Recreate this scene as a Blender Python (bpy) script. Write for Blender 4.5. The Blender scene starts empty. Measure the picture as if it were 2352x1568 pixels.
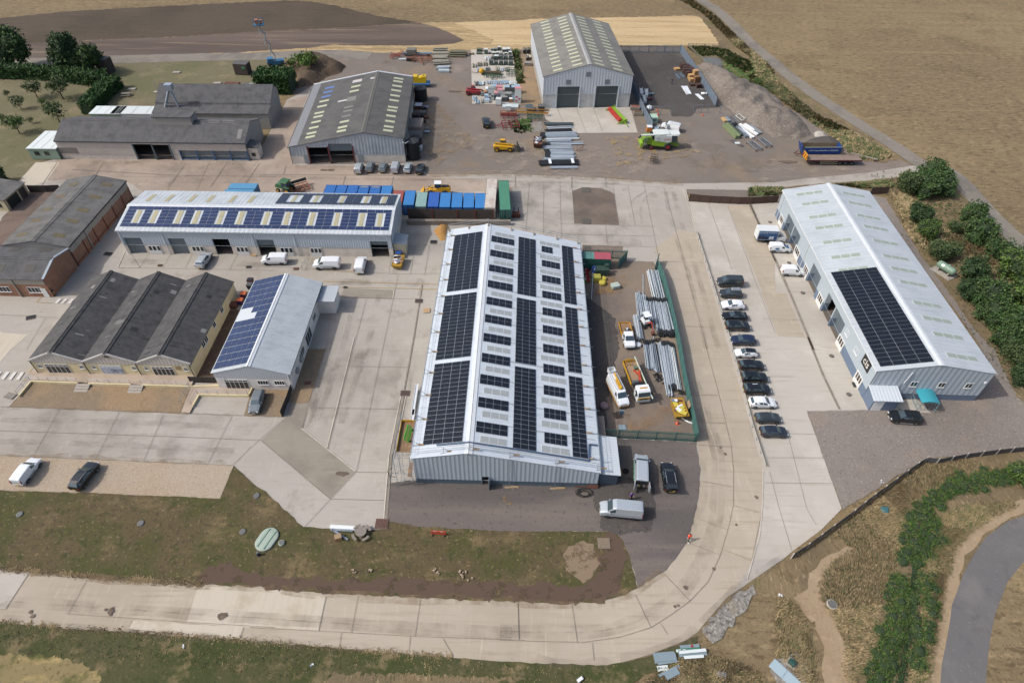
import bpy,math,random
from mathutils import Vector,Matrix
random.seed(7)
R=math.radians
sc=bpy.context.scene
COL=sc.collection
SUN_AZ,SUN_EL=R(11),R(46)
# ------------------------------------------------------------------ survey: photograph -> metres on the site
CAMH,FPX,PITCH,ROLL=80.0,1457.0,R(44.594),R(1.006)
_fw=Vector((0,math.cos(PITCH),-math.sin(PITCH)));_up=Vector((0,math.sin(PITCH),math.cos(PITCH)));_rt=Vector((1,0,0))
CR=_rt*math.cos(ROLL)+_up*math.sin(ROLL);CU=_up*math.cos(ROLL)-_rt*math.sin(ROLL);CF=_fw
CAM=Vector((0,0,CAMH))
TX={'1':0,'2':574.2,'3':1148.4,'4':1720.4};TY={'A':0,'B':373.2,'C':775.2,'E':1137.5}
def ray(t,x,y):
 if t=='D':u,v=x,y
 elif t=='S':u,v=x/1.7415,y/1.7415
 else:u,v=TX[t[1]]+x*.27463,TY[t[0]]+y*.27463
 return(CR*((u-1176)/FPX)-CU*((v-784)/FPX)+CF)
def P(t,x,y,z=0.0):
 d=ray(t,x,y)
 return CAM+d*((z-CAMH)/d.z)
 # ------------------------------------------------------------------ mesh collector
class MB:
 def __init__(s):s.v=[];s.f=[];s.mi=[];s.m=0;s.M=None;s.sm=[]
 def add(s,vs,fs,smooth=False):
  n=len(s.v)
  for p in vs:
   p=Vector(p)
   s.v.append(s.M@p if s.M else p)
  for f in fs:s.f.append([n+i for i in f]);s.mi.append(s.m);s.sm.append(smooth)
  return s
 def poly(s,pts):return s.add(pts,[list(range(len(pts)))])
 def box(s,c,d,rz=0,tilt=None):
  hx,hy,hz=d[0]/2,d[1]/2,d[2]/2
  m=Matrix.Translation(Vector(c))@(tilt if tilt else Matrix.Rotation(rz,4,'Z'))
  vs=[m@Vector((x*hx,y*hy,z*hz))for z in(-1,1)for x,y in((-1,-1),(1,-1),(1,1),(-1,1))]
  return s.add(vs,[[3,2,1,0],[4,5,6,7],[0,1,5,4],[1,2,6,5],[2,3,7,6],[3,0,4,7]])
 def bx(s,x0,x1,y0,y1,z0,z1):return s.box(((x0+x1)/2,(y0+y1)/2,(z0+z1)/2),(abs(x1-x0),abs(y1-y0),abs(z1-z0)))
 def tube(s,a,b,r,n=6,r2=None,cap=True):
  a,b=Vector(a),Vector(b);d=(b-a)
  if d.length<1e-6:return s
  d.normalize();u=d.orthogonal().normalized();w=d.cross(u);r2=r if r2 is None else r2
  vs=[a+(u*math.cos(t)+w*math.sin(t))*r for t in[2*math.pi*i/n for i in range(n)]]
  vs+=[b+(u*math.cos(t)+w*math.sin(t))*r2 for t in[2*math.pi*i/n for i in range(n)]]
  s.add(vs,[[i,(i+1)%n,n+(i+1)%n,n+i]for i in range(n)],True)
  if cap:s.add(vs,[list(range(n))[::-1],list(range(n,2*n))])
  return s
 def path(s,pts,r,n=6):
  for a,b in zip(pts,pts[1:]):s.tube(a,b,r,n)
  return s
 def lathe(s,c,prof,n=16,ax='Z'):
  c=Vector(c);vs=[]
  for r,h in prof:
   for i in range(n):
    t=2*math.pi*i/n;p=Vector((r*math.cos(t),r*math.sin(t),h))
    if ax=='Y':p=Vector((p.x,p.z,p.y))
    if ax=='X':p=Vector((p.z,p.x,p.y))
    vs.append(c+p)
  k=len(prof)
  fs=[[j*n+i,j*n+(i+1)%n,(j+1)*n+(i+1)%n,(j+1)*n+i]for j in range(k-1)for i in range(n)]
  s.add(vs,fs,True)
  s.add(vs,[list(range(n))[::-1],list(range((k-1)*n,k*n))])
  return s
 def loft(s,rings,cap=True,closed=True,smooth=False):
  n=len(rings[0]);vs=[p for r in rings for p in r]
  fs=[[j*n+i,j*n+(i+1)%n,(j+1)*n+(i+1)%n,(j+1)*n+i]for j in range(len(rings)-1)for i in range(n if closed else n-1)]
  s.add(vs,fs,smooth)
  if cap:s.add(vs,[list(range(n))[::-1],list(range((len(rings)-1)*n,len(rings)*n))])
  return s
 def prism(s,pts,h0,h1,ax='Y'):
  def q(p,h):return(p[0],h,p[1])if ax=='Y' else((p[0],p[1],h)if ax=='Z' else(h,p[0],p[1]))
  a=[q(p,h0)for p in pts];b=[q(p,h1)for p in pts];n=len(pts)
  s.add(a+b,[list(range(n)),list(range(n,2*n))[::-1]]+[[(i+1)%n,i,n+i,n+(i+1)%n]for i in range(n)])
  return s
 def mesh(s,name,mats):
  me=bpy.data.meshes.new(name)
  me.from_pydata([tuple(p)for p in s.v],[],s.f)
  for m in(mats if isinstance(mats,(list,tuple))else[mats]):me.materials.append(m)
  me.polygons.foreach_set('material_index',s.mi);me.polygons.foreach_set('use_smooth',s.sm)
  import bmesh
  b=bmesh.new();b.from_mesh(me);bmesh.ops.recalc_face_normals(b,faces=b.faces[:]);b.to_mesh(me);b.free()
  me.update();return me
 def build(s,name,mats,parent=None,loc=None,label=None):
  o=bpy.data.objects.new(name,s.mesh(name,mats));COL.objects.link(o)
  if parent:o.parent=parent
  if loc is not None:o.location=loc
  if label:o['label']=label
  return o
def tag(o,label=None,cat=None,group=None,kind=None):
 if label:o['label']=label
 if cat:o['category']=cat
 if group:o['group']=group
 if kind:o['kind']=kind
 return o
def thing(name,label,cat,loc=(0,0,0),rz=0,group=None):
 o=bpy.data.objects.new(name,None);COL.objects.link(o);o.location=loc;o.rotation_euler=(0,0,rz);o.empty_display_size=.3
 return tag(o,label,cat,group)
def dup(o,parent=None):
 c=o.copy();COL.objects.link(c)
 if parent:c.parent=parent
 for ch in o.children:dup(ch,c)
 return c
 # ------------------------------------------------------------------ materials
def lin(h,k=1.0):
 h=h.lstrip('#');r=[int(h[i:i+2],16)/255 for i in(0,2,4)]
 return tuple(min(.95,k*(c/12.92 if c<=.04045 else((c+.055)/1.055)**2.4))for c in r)+(1,)
_mc={}
K=.72
def nmat(name):
 m=bpy.data.materials.new(name);m.use_nodes=True;nt=m.node_tree;b=nt.nodes['Principled BSDF']
 return m,nt,b
def noise(nt,vec,scale,detail=3,rough=.6,sx=1,sy=1,sz=1,rz=0,dist=0):
 mp=nt.nodes.new('ShaderNodeMapping');mp.inputs['Scale'].default_value=(sx,sy,sz);mp.inputs['Rotation'].default_value=(0,0,rz)
 nt.links.new(vec,mp.inputs['Vector'])
 n=nt.nodes.new('ShaderNodeTexNoise');n.inputs['Scale'].default_value=scale;n.inputs['Detail'].default_value=detail;n.inputs['Roughness'].default_value=rough
 n.inputs['Distortion'].default_value=dist
 nt.links.new(mp.outputs[0],n.inputs['Vector'])
 return n.outputs['Fac']
def mix(nt,fac,a,b,lo=.4,hi=.6,amt=1.0):
 mr=nt.nodes.new('ShaderNodeMapRange');mr.interpolation_type='SMOOTHSTEP'
 mr.inputs['From Min'].default_value=lo;mr.inputs['From Max'].default_value=hi;mr.inputs['To Max'].default_value=amt
 nt.links.new(fac,mr.inputs['Value'])
 mx=nt.nodes.new('ShaderNodeMix');mx.data_type='RGBA'
 nt.links.new(mr.outputs[0],mx.inputs[0])
 for i,c in((6,a),(7,b)):
  if isinstance(c,tuple):mx.inputs[i].default_value=c
  else:nt.links.new(c,mx.inputs[i])
 return mx.outputs[2]
def drift_mat(name,hexc,scale,lo,hi,amt,**kw):
 m,nt,b=nmat(name);tc=nt.nodes.new('ShaderNodeTexCoord').outputs['Object'];mr=nt.nodes.new('ShaderNodeMapRange');mr.interpolation_type='SMOOTHSTEP'
 mr.inputs['From Min'].default_value=lo;mr.inputs['From Max'].default_value=hi;mr.inputs['To Max'].default_value=amt
 nt.links.new(noise(nt,tc,scale,6,.65,**kw),mr.inputs['Value']);nt.links.new(mr.outputs[0],b.inputs['Alpha']);b.inputs['Base Color'].default_value=lin(hexc,K);b.inputs['Roughness'].default_value=.95;b.inputs['Specular IOR Level'].default_value=.1
 return m
def gmat(name,base,layers,bump=.3,bscale=3.,k=K,rough=.95):
 """layered ground: layers = (hex, scale, lo, hi, amount, {noise kwargs})"""
 m,nt,b=nmat(name)
 tc=nt.nodes.new('ShaderNodeTexCoord').outputs['Object']
 c=lin(base,k)
 for L in layers:
  kw=L[5]if len(L)>5 else{}
  f=noise(nt,tc,L[1],**kw);c=mix(nt,f,c,lin(L[0],k),L[2],L[3],L[4])
 nt.links.new(c,b.inputs['Base Color'])if not isinstance(c,tuple)else setattr(b.inputs['Base Color'],'default_value',c)
 b.inputs['Roughness'].default_value=rough;b.inputs['Specular IOR Level'].default_value=.2
 if bump:
  bp=nt.nodes.new('ShaderNodeBump');bp.inputs['Strength'].default_value=bump;bp.inputs['Distance'].default_value=.15
  nt.links.new(noise(nt,tc,bscale,6,.7),bp.inputs['Height']);nt.links.new(bp.outputs[0],b.inputs['Normal'])
 return m
def mat(name,hexc,rough=.6,metal=0,dirt=None,damt=.35,dscale=1.2,stripe=None,k=K,coat=0,spec=.5,bump=0,streak=None):
 """painted / metal / plastic surface; dirt = hex of a worn, patchy second colour; stripe=(axis, period m, depth, hex or None)"""
 if name in _mc:return _mc[name]
 m,nt,b=nmat(name);_mc[name]=m
 tc=nt.nodes.new('ShaderNodeTexCoord').outputs['Object']
 c=lin(hexc,k);b.inputs['Roughness'].default_value=rough;b.inputs['Metallic'].default_value=metal;b.inputs['Specular IOR Level'].default_value=spec
 b.inputs['Coat Weight'].default_value=coat
 if dirt:
  c=mix(nt,noise(nt,tc,dscale,5,.65),c,lin(dirt,k),.38,.72,damt)
  c=mix(nt,noise(nt,tc,dscale*9,3,.6),c,lin(dirt,k),.5,.75,damt*.6)
 if streak:
  sx_,sy_=streak;c=mix(nt,noise(nt,tc,1.0,4,.6,sx_,sy_,1),c,lin(dirt or '#8f8f8c',k),.5,.72,.55)
 if stripe:
  ax,per,dep,hx=stripe
  sp=nt.nodes.new('ShaderNodeSeparateXYZ');nt.links.new(tc,sp.inputs[0])
  mu=nt.nodes.new('ShaderNodeMath');mu.operation='MULTIPLY';mu.inputs[1].default_value=2*math.pi/per;nt.links.new(sp.outputs[ax],mu.inputs[0])
  sn=nt.nodes.new('ShaderNodeMath');sn.operation='SINE';nt.links.new(mu.outputs[0],sn.inputs[0])
  if hx:c=mix(nt,sn.outputs[0],c,lin(hx,k),.5,1.0,.6)
  bp=nt.nodes.new('ShaderNodeBump');bp.inputs['Strength'].default_value=.35;bp.inputs['Distance'].default_value=dep
  nt.links.new(sn.outputs[0],bp.inputs['Height']);nt.links.new(bp.outputs[0],b.inputs['Normal'])
 elif bump:
  bp=nt.nodes.new('ShaderNodeBump');bp.inputs['Strength'].default_value=bump;bp.inputs['Distance'].default_value=.05
  nt.links.new(noise(nt,tc,6,5,.7),bp.inputs['Height']);nt.links.new(bp.outputs[0],b.inputs['Normal'])
 if isinstance(c,tuple):b.inputs['Base Color'].default_value=c
 else:nt.links.new(c,b.inputs['Base Color'])
 return m
 # ------------------------------------------------------------------ camera, light, sky
cd=bpy.data.cameras.new('camera');co=bpy.data.objects.new('camera',cd);COL.objects.link(co);sc.camera=co
cd.sensor_fit='HORIZONTAL';cd.sensor_width=36;cd.lens=36*FPX/2352;cd.clip_end=6000;cd.clip_start=1
co.matrix_world=Matrix((CR.to_4d(),CU.to_4d(),(-CF).to_4d(),(0,0,0,1))).transposed()if False else Matrix(((CR.x,CU.x,-CF.x,0),(CR.y,CU.y,-CF.y,0),(CR.z,CU.z,-CF.z,CAMH),(0,0,0,1)))
w=bpy.data.worlds.new('World');sc.world=w;w.use_nodes=True
nt=w.node_tree;sky=nt.nodes.new('ShaderNodeTexSky');sky.sky_type='NISHITA';sky.sun_disc=False
sdir=Vector((-math.cos(SUN_AZ)*math.cos(SUN_EL),-math.sin(SUN_AZ)*math.cos(SUN_EL),math.sin(SUN_EL)))
sky.sun_elevation=SUN_EL;sky.sun_rotation=math.atan2(sdir.x,sdir.y);sky.air_density=1.0;sky.dust_density=4.0;sky.ozone_density=1.0
nt.links.new(sky.outputs[0],nt.nodes['Background'].inputs[0]);nt.nodes['Background'].inputs[1].default_value=.15
sl=bpy.data.lights.new('sun','SUN');sl.energy=2.5;sl.angle=R(1.5);sl.color=(1,.98,.945)
so=bpy.data.objects.new('sun',sl);COL.objects.link(so);so.rotation_euler=sdir.to_track_quat('Z','Y').to_euler();so.location=(0,0,150)
sc.view_settings.view_transform='Standard';sc.view_settings.look='None';sc.view_settings.exposure=.34;sc.view_settings.gamma=1
sc.cycles.max_bounces=5;sc.cycles.diffuse_bounces=3;sc.cycles.glossy_bounces=3;sc.cycles.transmission_bounces=4;sc.cycles.transparent_max_bounces=6
ru=random.uniform
# ================================================================== GROUND
def pts(s,z=0.0):
 """'A1 x,y x,y B2 x,y' -> points on the ground"""
 out=[];t=None;tl=[]
 for tok in s.split():
  if ',' in tok:x,y=tok.split(',');out.append(P(t,float(x),float(y),z));tl.append(t)
  else:t=tok
 i=1
 while i<len(out)-1:
  d1=out[i]-out[i-1];d2=out[i+1]-out[i]
  if tl[i]!=tl[i+1]and d1.length>.01 and d2.length>.01 and d1.normalized().dot(d2.normalized())<-.5 and min(d1.length,d2.length)<25:out.pop(i);tl.pop(i);i=max(1,i-1)
  else:i+=1
 return out
def rough(pl,jit,step=1.2):
 if not jit:return pl
 out=[]
 for a,b in zip(pl,pl[1:]+pl[:1]):
  n=max(1,min(60,int((b-a).length/step)))
  for i in range(n):
   p=a.lerp(b,i/n);out.append(p+Vector((ru(-jit,jit),ru(-jit,jit),0)))
 return out
_lv=[0]
def sheet(name,s,m,lev,jit=0.0,step=1.2,kind='structure'):
 pl=rough(pts(s)if isinstance(s,str)else s,jit,step)
 _lv[0]+=.0011;z=.012*lev*.7+_lv[0]-.02;from mathutils.geometry import delaunay_2d_cdt as cdt;q=cdt([p.to_2d()for p in pl],[],[list(range(len(pl)))],1,1e-4);mb=MB();mb.add([(p.x,p.y,z)for p in q[0]],q[2])
 return tag(mb.build(name,m),kind=kind)
def ribbon(name,s,wid,m,lev,jit=.1,step=2.0):
 c=pts(s)if isinstance(s,str)else s;q=[]
 for i in range(len(c)-1):
  p0=c[max(i-1,0)];p1=c[i];p2=c[i+1];p3=c[min(i+2,len(c)-1)]
  n=max(2,int((p2-p1).length/step))
  for k in range(n):
   t=k/n;q.append(.5*((2*p1)+(p2-p0)*t+(2*p0-5*p1+4*p2-p3)*t*t+(3*p1-p0-3*p2+p3)*t**3))
 q.append(c[-1]);mb=MB();vs=[];_lv[0]+=.0011
 for i,p in enumerate(q):
  d=(q[min(i+1,len(q)-1)]-q[max(i-1,0)]).normalized();nn=Vector((-d.y,d.x,0));wv=wid if not isinstance(wid,tuple)else wid[0]+(wid[1]-wid[0])*i/(len(q)-1)
  for sgn in(-1,1):
   e=p+nn*sgn*(wv/2+ru(-jit,jit));vs.append((e.x,e.y,.012*lev*.7+_lv[0]-.02))
 mb.add(vs,[[2*i,2*i+2,2*i+3,2*i+1]for i in range(len(q)-1)])
 return tag(mb.build(name,m),kind='structure')
HZ={'sx':.22,'sy':1.6}
stubble=gmat('stubble','#847358',[('#948161',.018,.42,.62,.8,{'detail':4}),('#72624a',.25,.52,.7,.5,{'sx':.05,'sy':1.1,'rz':-.75,'detail':4}),('#a48f68',.3,.55,.72,.5,{'sx':.04,'sy':1.2,'rz':-.1,'detail':4}),('#72634a',.06,.5,.68,.6,{'detail':5,'sx':.6}),('#aa9671',1.1,.5,.68,.6,{'sx':.4,'detail':6,'rz':.12}),('#574935',1.2,.5,.68,.7,{'sx':.4,'detail':6,'rz':.12}),('#463a2b',2.6,.54,.72,.6),('#b5a17a',2.3,.6,.74,.5)],.7,2.4)
plough=gmat('ploughed_soil','#5c5144',[('#4f463a',.04,.4,.65,.8),('#6c5f4f',.3,.5,.7,.35,HZ),('#463c32',1.3,.5,.7,.6),('#8a7a66',1.9,.6,.72,.4)],.6,1.6)
worked=gmat('worked_soil','#6e6158',[('#5e524b',.06,.4,.6,.8,{'sx':.15,'sy':1.5,'rz':.05}),('#94826c',.2,.52,.68,.6,{'sx':.12,'sy':1.6,'rz':.05}),('#5a4e45',1.4,.5,.7,.5)],.5,1.6)
golden=gmat('golden_stubble','#bda47c',[('#cfb88f',.06,.4,.6,.8,{'sx':.2,'sy':1.5}),('#9f8762',.3,.5,.7,.7,{'sx':.1,'sy':2}),('#b49263',1.5,.5,.7,.6,{'sx':.4})],.4,2)
straw=gmat('straw_edge','#b39b74',[('#94805f',.2,.45,.65,.8,{'sx':.2,'sy':1.4}),('#d0b88c',.7,.5,.68,.7,{'sx':.3}),('#7b6a52',1.6,.55,.7,.7)],.5,2)
lawn=gmat('dry_lawn','#777057',[('#6b6a4c',.05,.42,.62,.8),('#8d8064',.14,.5,.7,.7),('#5f6140',.3,.58,.74,.6),('#5a5440',1.5,.5,.7,.5),('#9b8d6e',2.4,.58,.72,.4)],.4,3)
verge=gmat('verge_grass','#63573f',[('#50522f',.12,.42,.6,.85,{'detail':5}),('#857355',.22,.52,.68,.65,{'detail':5,'sx':.7}),('#414a27',.6,.53,.68,.8,{'detail':5}),('#4a4033',1.6,.5,.68,.65,{'detail':5}),('#a3906f',2.2,.58,.7,.55,{'detail':5})],.7,3)
greenv=gmat('green_verge','#575539',[('#474d2b',.12,.42,.6,.9,{'detail':5}),('#8b7a5c',.3,.52,.66,.7,{'detail':5}),('#3e4628',1.3,.5,.68,.7,{'detail':5}),('#a08c68',2.0,.6,.72,.5,{'detail':5})],.7,3)
drygr=gmat('dry_grass','#786a52',[('#8f7c5e',.15,.44,.62,.8,{'detail':5}),('#6c5d45',.3,.5,.68,.8,{'detail':5}),('#6a6944',.11,.57,.7,.75),('#b8a27d',1.2,.55,.7,.7,{'detail':5,'sx':2.2,'sy':.7,'rz':.5}),('#574935',1.5,.52,.7,.7,{'detail':5,'sx':2.2,'sy':.7,'rz':.5})],.8,2.5)
barepath=gmat('bare_path','#a59175',[('#957f63',.2,.45,.65,.8),('#b7a184',.8,.5,.7,.6),('#8a7355',2.2,.56,.72,.6)],.4,3)
earth=gmat('bare_earth','#6d5a4b',[('#5a4a3f',.15,.42,.62,.8),('#84705e',.5,.52,.7,.6),('#4b3f36',1.8,.52,.7,.6),('#b0a08a',3.2,.64,.72,.7)],.6,3)
CK=dict(detail=6,rough=.65)
concrete=gmat('concrete','#b2aba1',[('#a39b90',.035,.42,.62,.8,CK),('#c0b9ae',.07,.5,.68,.7,CK),('#958c81',.2,.54,.7,.7,CK),('#a49a8c',1.3,.5,.72,.5,{'sx':.2,'sy':1.6,'detail':5}),('#c6bfb4',1.5,.55,.74,.4,{'sx':1.6,'sy':.25,'detail':5}),('#877c6f',.5,.64,.76,.5,CK)],.12,4)
newconc=gmat('new_concrete','#c0b9ae',[('#b2aa9f',.05,.42,.62,.8,CK),('#cdc6bb',.12,.5,.7,.6,CK),('#afa595',1.2,.52,.72,.6,{'sx':.12,'sy':1.6,'detail':5}),('#a1988a',.4,.62,.76,.5,CK)],.1,4)
sandconc=gmat('road_concrete','#b8ac9b',[('#ab9f8d',.05,.4,.62,.8,CK),('#c5b9a5',.1,.5,.7,.7,CK),('#a3957f',.9,.5,.72,.6,{'sx':.12,'sy':2,'detail':5,'rz':-.05}),('#d2c3ab',1.3,.56,.74,.5,{'sx':2,'sy':.14,'detail':5,'rz':.1}),('#94826b',.35,.64,.76,.5,CK)],.1,4)
paleconc=gmat('pale_concrete','#c8beac',[('#bfb4a2',.9,.48,.7,.8,{'sx':2.2,'sy':.12,'detail':5,'rz':.1}),('#b5a68e',.2,.52,.7,.7,CK)],.1,4)
greyconc=gmat('grey_concrete','#989083',[('#857d72',.1,.42,.64,.8,CK),('#a59c8f',.9,.5,.72,.6,{'sx':.25,'sy':1.6,'detail':5,'rz':.7})],.1,4)
oldconc=gmat('old_concrete','#aa9a8b',[('#9a8a7c',.06,.42,.62,.8,CK),('#b9aa9a',.1,.5,.68,.7,CK),('#8a7c6f',.3,.56,.72,.6,CK),('#968678',1.5,.54,.72,.5)],.15,4)
dirt=gmat('dirt_yard','#857a71',[('#777068',.025,.42,.6,.8,CK),('#93806b',.05,.5,.68,.8,CK),('#9f9285',.12,.56,.72,.6,CK),('#5f5650',.2,.58,.74,.6,CK),('#a79a8b',2.5,.6,.72,.5),('#5d534b',1.9,.55,.72,.4)],.35,3)
gravel=gmat('gravel','#8d847c',[('#80776f',.05,.42,.62,.8,CK),('#98897a',.15,.52,.7,.6,CK),('#b8aca0',3.2,.58,.7,.7),('#5c524c',2.8,.56,.7,.6)],.6,3.5)
darkgr=gmat('dark_gravel','#5b5652',[('#4c4846',.06,.42,.62,.8,CK),('#736a62',.12,.54,.7,.7,CK),('#8a8178',2.6,.6,.73,.5),('#3e3a38',1.6,.54,.7,.5)],.4,3.5)
tarmac=gmat('tarmac','#736b66',[('#605b58',.07,.42,.6,.85,{'detail':6,'sx':.35,'sy':1.8}),('#85796f',.1,.52,.7,.6,{'detail':6,'sx':.25,'sy':2}),('#7e736a',.12,.52,.7,.7,{'detail':6,'sx':.4,'sy':1.4}),('#8f867d',2.8,.62,.74,.5),('#4a4644',1.5,.56,.72,.5)],.35,4)
asphalt=gmat('asphalt','#6f6d6c',[('#7f7b78',.12,.45,.65,.7,CK),('#5f5c5d',.4,.52,.7,.5,CK),('#9c9690',3.0,.62,.73,.5)],.3,4)
track_m=gmat('track','#8a8378',[('#77716a',.12,.45,.65,.8,CK),('#9d958a',.3,.54,.7,.6,CK),('#b3a892',1.2,.62,.74,.5)],.3,3)
tangr=gmat('tan_gravel','#b0a08c',[('#a8937a',.08,.42,.62,.7,CK),('#cbbda8',4.5,.52,.7,.6),('#8a7762',4.0,.54,.7,.6)],.4,5)
brgr=gmat('brown_gravel','#8b7b67',[('#a08768',.09,.42,.6,.8,CK),('#84715c',.14,.52,.7,.7,CK),('#b7a386',3.0,.58,.7,.5),('#6a5844',2.6,.56,.7,.5)],.5,3.5)
comp=gmat('compound_dirt','#8a7c6d',[('#766b63',.06,.4,.6,.9,CK),('#9d866a',.09,.54,.7,.7,CK),('#5f5752',.15,.58,.72,.7,CK),('#a79a8b',2.6,.6,.72,.5)],.4,3)
pebble=gmat('pebbles','#8f8a82',[('#b7b1a8',2.4,.5,.64,.8),('#57534d',2.2,.52,.66,.8),('#9a8b70',.4,.55,.7,.5)],.9,3.5)
pondw=mat('pond_water','#6f6a5e',rough=.12,dirt='#5e5848',spec=.5)
mb=MB();mb.poly([(-2500,-300,-.03),(2500,-300,-.03),(2500,4000,-.03),(-2500,4000,-.03)])
tag(mb.build('ground',stubble),kind='structure')
sheet('ploughed_field','A1 -400,205 0,155 520,100 1050,70 1700,35 2300,12 A2 300,5 500,15 700,45 900,95 1100,140 1300,170 1400,190 1200,205 760,235 0,270 A1 1900,283 1480,310 840,335 480,350 0,380 -400,400',plough,1,.5)
sheet('worked_soil_strip','A1 -400,400 0,380 480,350 840,335 1480,310 1900,283 A2 0,270 760,235 1200,205 1400,190 1560,230 1700,290 1800,340 1700,372 1500,385 1100,385 850,385 740,378 500,405 0,440 A1 2000,446 950,480 0,512 -400,525',worked,2,.5)
sheet('straw_strip','A1 -400,520 0,507 950,474 2000,440 A2 0,434 500,400 700,374 850,383 1100,383 1500,383 1720,366 1800,340 1740,305 1560,230 1420,190 1700,188 2030,330 2020,372 A3 0,372 250,372 250,420 0,405 A2 1850,420 1300,445 740,432 0,447 A1 2300,449 950,485 0,518 -400,530',straw,3,.4)
sheet('golden_field','A2 1700,189 2300,168 A3 260,160 900,150 1300,140 1560,132 1670,140 1750,240 1830,340 1845,382 980,386 250,378 0,376 A2 2020,372 2030,335 1890,270',golden,4,.35)
sheet('lawn','A1 -400,560 0,540 940,510 2300,480 A2 330,480 320,560 380,770 0,775 A1 1500,905 520,1290 330,1362 150,1528 B1 60,200 -400,330',lawn,1,.2)
ribbon('farm_track','A1 -400,545 0,530 480,512 940,500 1500,485 2300,472 A2 0,472 400,458 720,450 1000,470',6.5,track_m,5,.25)
sheet('dirt_yard','A2 330,490 600,432 740,428 1300,440 1850,415 2300,400 A3 250,395 1000,400 1510,400 1570,480 1700,590 1950,650 2300,810 A4 0,660 250,850 500,1000 700,1150 800,1240 900,1330 1100,1350 1260,1330 1380,1395 1000,1460 0,1540 A3 1530,1560 700,1510 0,1480 A2 1470,1478 1400,1400 300,1400 380,700 300,600',dirt,2,.5)
sheet('concrete_yard','A1 -700,1500 150,1530 340,1360 530,1318 2100,1345 A2 90,1250 310,835 430,775 530,715 600,800 480,1380 1300,1366 1470,1440 1480,1460 2300,1458 A3 370,1470 700,1480 880,1490 1200,1515 1530,1535 2300,1525 A4 500,1490 1000,1445 1350,1388 1480,1375 1560,1430 1300,1490 1150,1502 600,1535 0,1560 B3 2300,235 1560,225 1575,325 2090,352 2300,338 B4 400,338 1100,1500 C4 1010,610 485,618 775,1430 E4 600,290 365,465 300,520 0,725 E3 2050,750 1900,850 1650,1140 1550,1210 1250,1330 1000,1400 850,1425 450,1410 0,1385 E2 1000,1300 0,1215 E1 1700,1190 1060,1140 550,1110 0,1060 -700,1010',concrete,3)
# concrete of other ages and tones, laid as sheets of their own
sheet('road','E1 -700,560 0,612 600,665 1100,705 1700,745 2300,770 E2 260,790 900,830 1450,855 2300,890 E3 600,905 850,885 1000,850 1150,775 1360,645 1500,480 1560,390 1620,200 C3 1660,1300 1680,1100 1650,880 1500,400 B3 1340,850 1290,720 1500,560 1640,590 1880,1330 C3 2110,830 2200,1100 2190,1430 E3 2170,330 2110,560 1990,760 1850,900 1650,1140 1550,1210 1250,1330 1000,1400 850,1425 450,1410 0,1385 E2 1000,1300 0,1215 E1 1700,1190 1060,1140 550,1110 0,1060 -700,1010',sandconc,4,.06)
sheet('car_park','B3 1580,335 2090,355 C4 745,602 485,618 775,1430 E4 600,290 365,465 300,520 0,725 E3 2050,750 C3 2110,1860 2195,1430 2200,1100 B3 1640,590',newconc,5)
sheet('forecourt','B4 10,345 230,330 1000,1480 C4 1000,606 745,602 620,330 490,0 B4 530,1560 300,960',newconc,6)
sheet('old_yard','A1 300,1400 530,1322 2100,1350 A2 90,1255 320,840 480,800 330,1260 360,1380 1400,1400 1480,1470 2300,1462 B3 0,160 100,210 0,290 B2 2190,240 1200,240 0,255 B1 1200,250 1060,160 560,140 200,170 A1 200,1540',oldconc,4,.15)
sheet('concrete_patch','B1 150,165 300,0 500,0 390,160 300,190 200,190',paleconc,5,.05)
sheet('concrete_patch','B1 -200,1380 40,1425 235,1440 90,1568 C1 0,210 -200,200',paleconc,5,.05)
sheet('concrete_patch','E1 1660,757 2300,785 E2 260,795 640,850 575,1133 0,1105 E1 1560,1062',paleconc,6,.04)
sheet('concrete_patch','E1 1110,1040 1290,1055 2040,1100 2010,1185 1700,1162 1280,1135 1080,1112',paleconc,6,.08)
sheet('concrete_patch','E1 -700,550 0,614 250,640 50,948 0,945 -700,900',newconc,6)
sheet('concrete_patch','C2 300,675 95,860 670,1350 882,1125',greyconc,5)
sheet('concrete_patch','C2 330,548 490,552 435,765 300,668',greyconc,5)
sheet('concrete_patch','B2 790,1050 1205,1068 1195,1143 755,1128',greyconc,5)
sheet('concrete_patch','B4 100,1085 310,1100 520,1568 C4 470,0 410,0 B4 240,1450',sandconc,7)
sheet('concrete_patch','B3 1905,360 2085,358 2300,800 2300,1090 2190,1080',sandconc,7)
sheet('concrete_patch','C3 1950,1405 E3 1950,85 2190,150 2110,545 1860,450',sandconc,7)
sheet('asphalt_patch','B3 605,240 690,210 850,217 955,262 993,525 622,512',gmat('asphalt_old','#7d7065',[('#6c6259',.15,.42,.62,.8,CK),('#90836f',.5,.54,.72,.5,CK)],.2,4),5,.08)
sheet('asphalt_patch','B3 690,690 1025,702 1022,750 680,735',gmat('asphalt_older','#85786c',[('#75695f',.2,.42,.62,.8,CK)],.2,4),5,.08)
sheet('front_verge','E1 -700,560 0,612 600,665 1100,705 1700,745 2300,770 E2 260,790 900,830 1450,855 2300,890 E3 600,905 850,885 1000,850 1150,775 1100,560 1030,380 960,300 850,300 E2 2300,300 1370,250 1140,205 1090,290 450,268 130,-30 C2 0,1190 C1 1955,1073 1840,1345 1500,1330 800,1300 0,1275 -700,1250',verge,6,.12,.7)
sheet('earth_strip','E1 1600,720 1750,600 1900,545 2200,600 E2 0,650 400,690 1300,700 1900,720 2300,740 E3 500,745 700,745 830,600 880,310 960,305 1030,380 1060,600 1020,790 850,875 600,898 0,882 E2 1450,848 900,822 260,775 0,750 E1 2200,762 1700,740',drift_mat('bare_earth2','#67564a',.5,.3,.48,.92),7,.5,.7)
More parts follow.
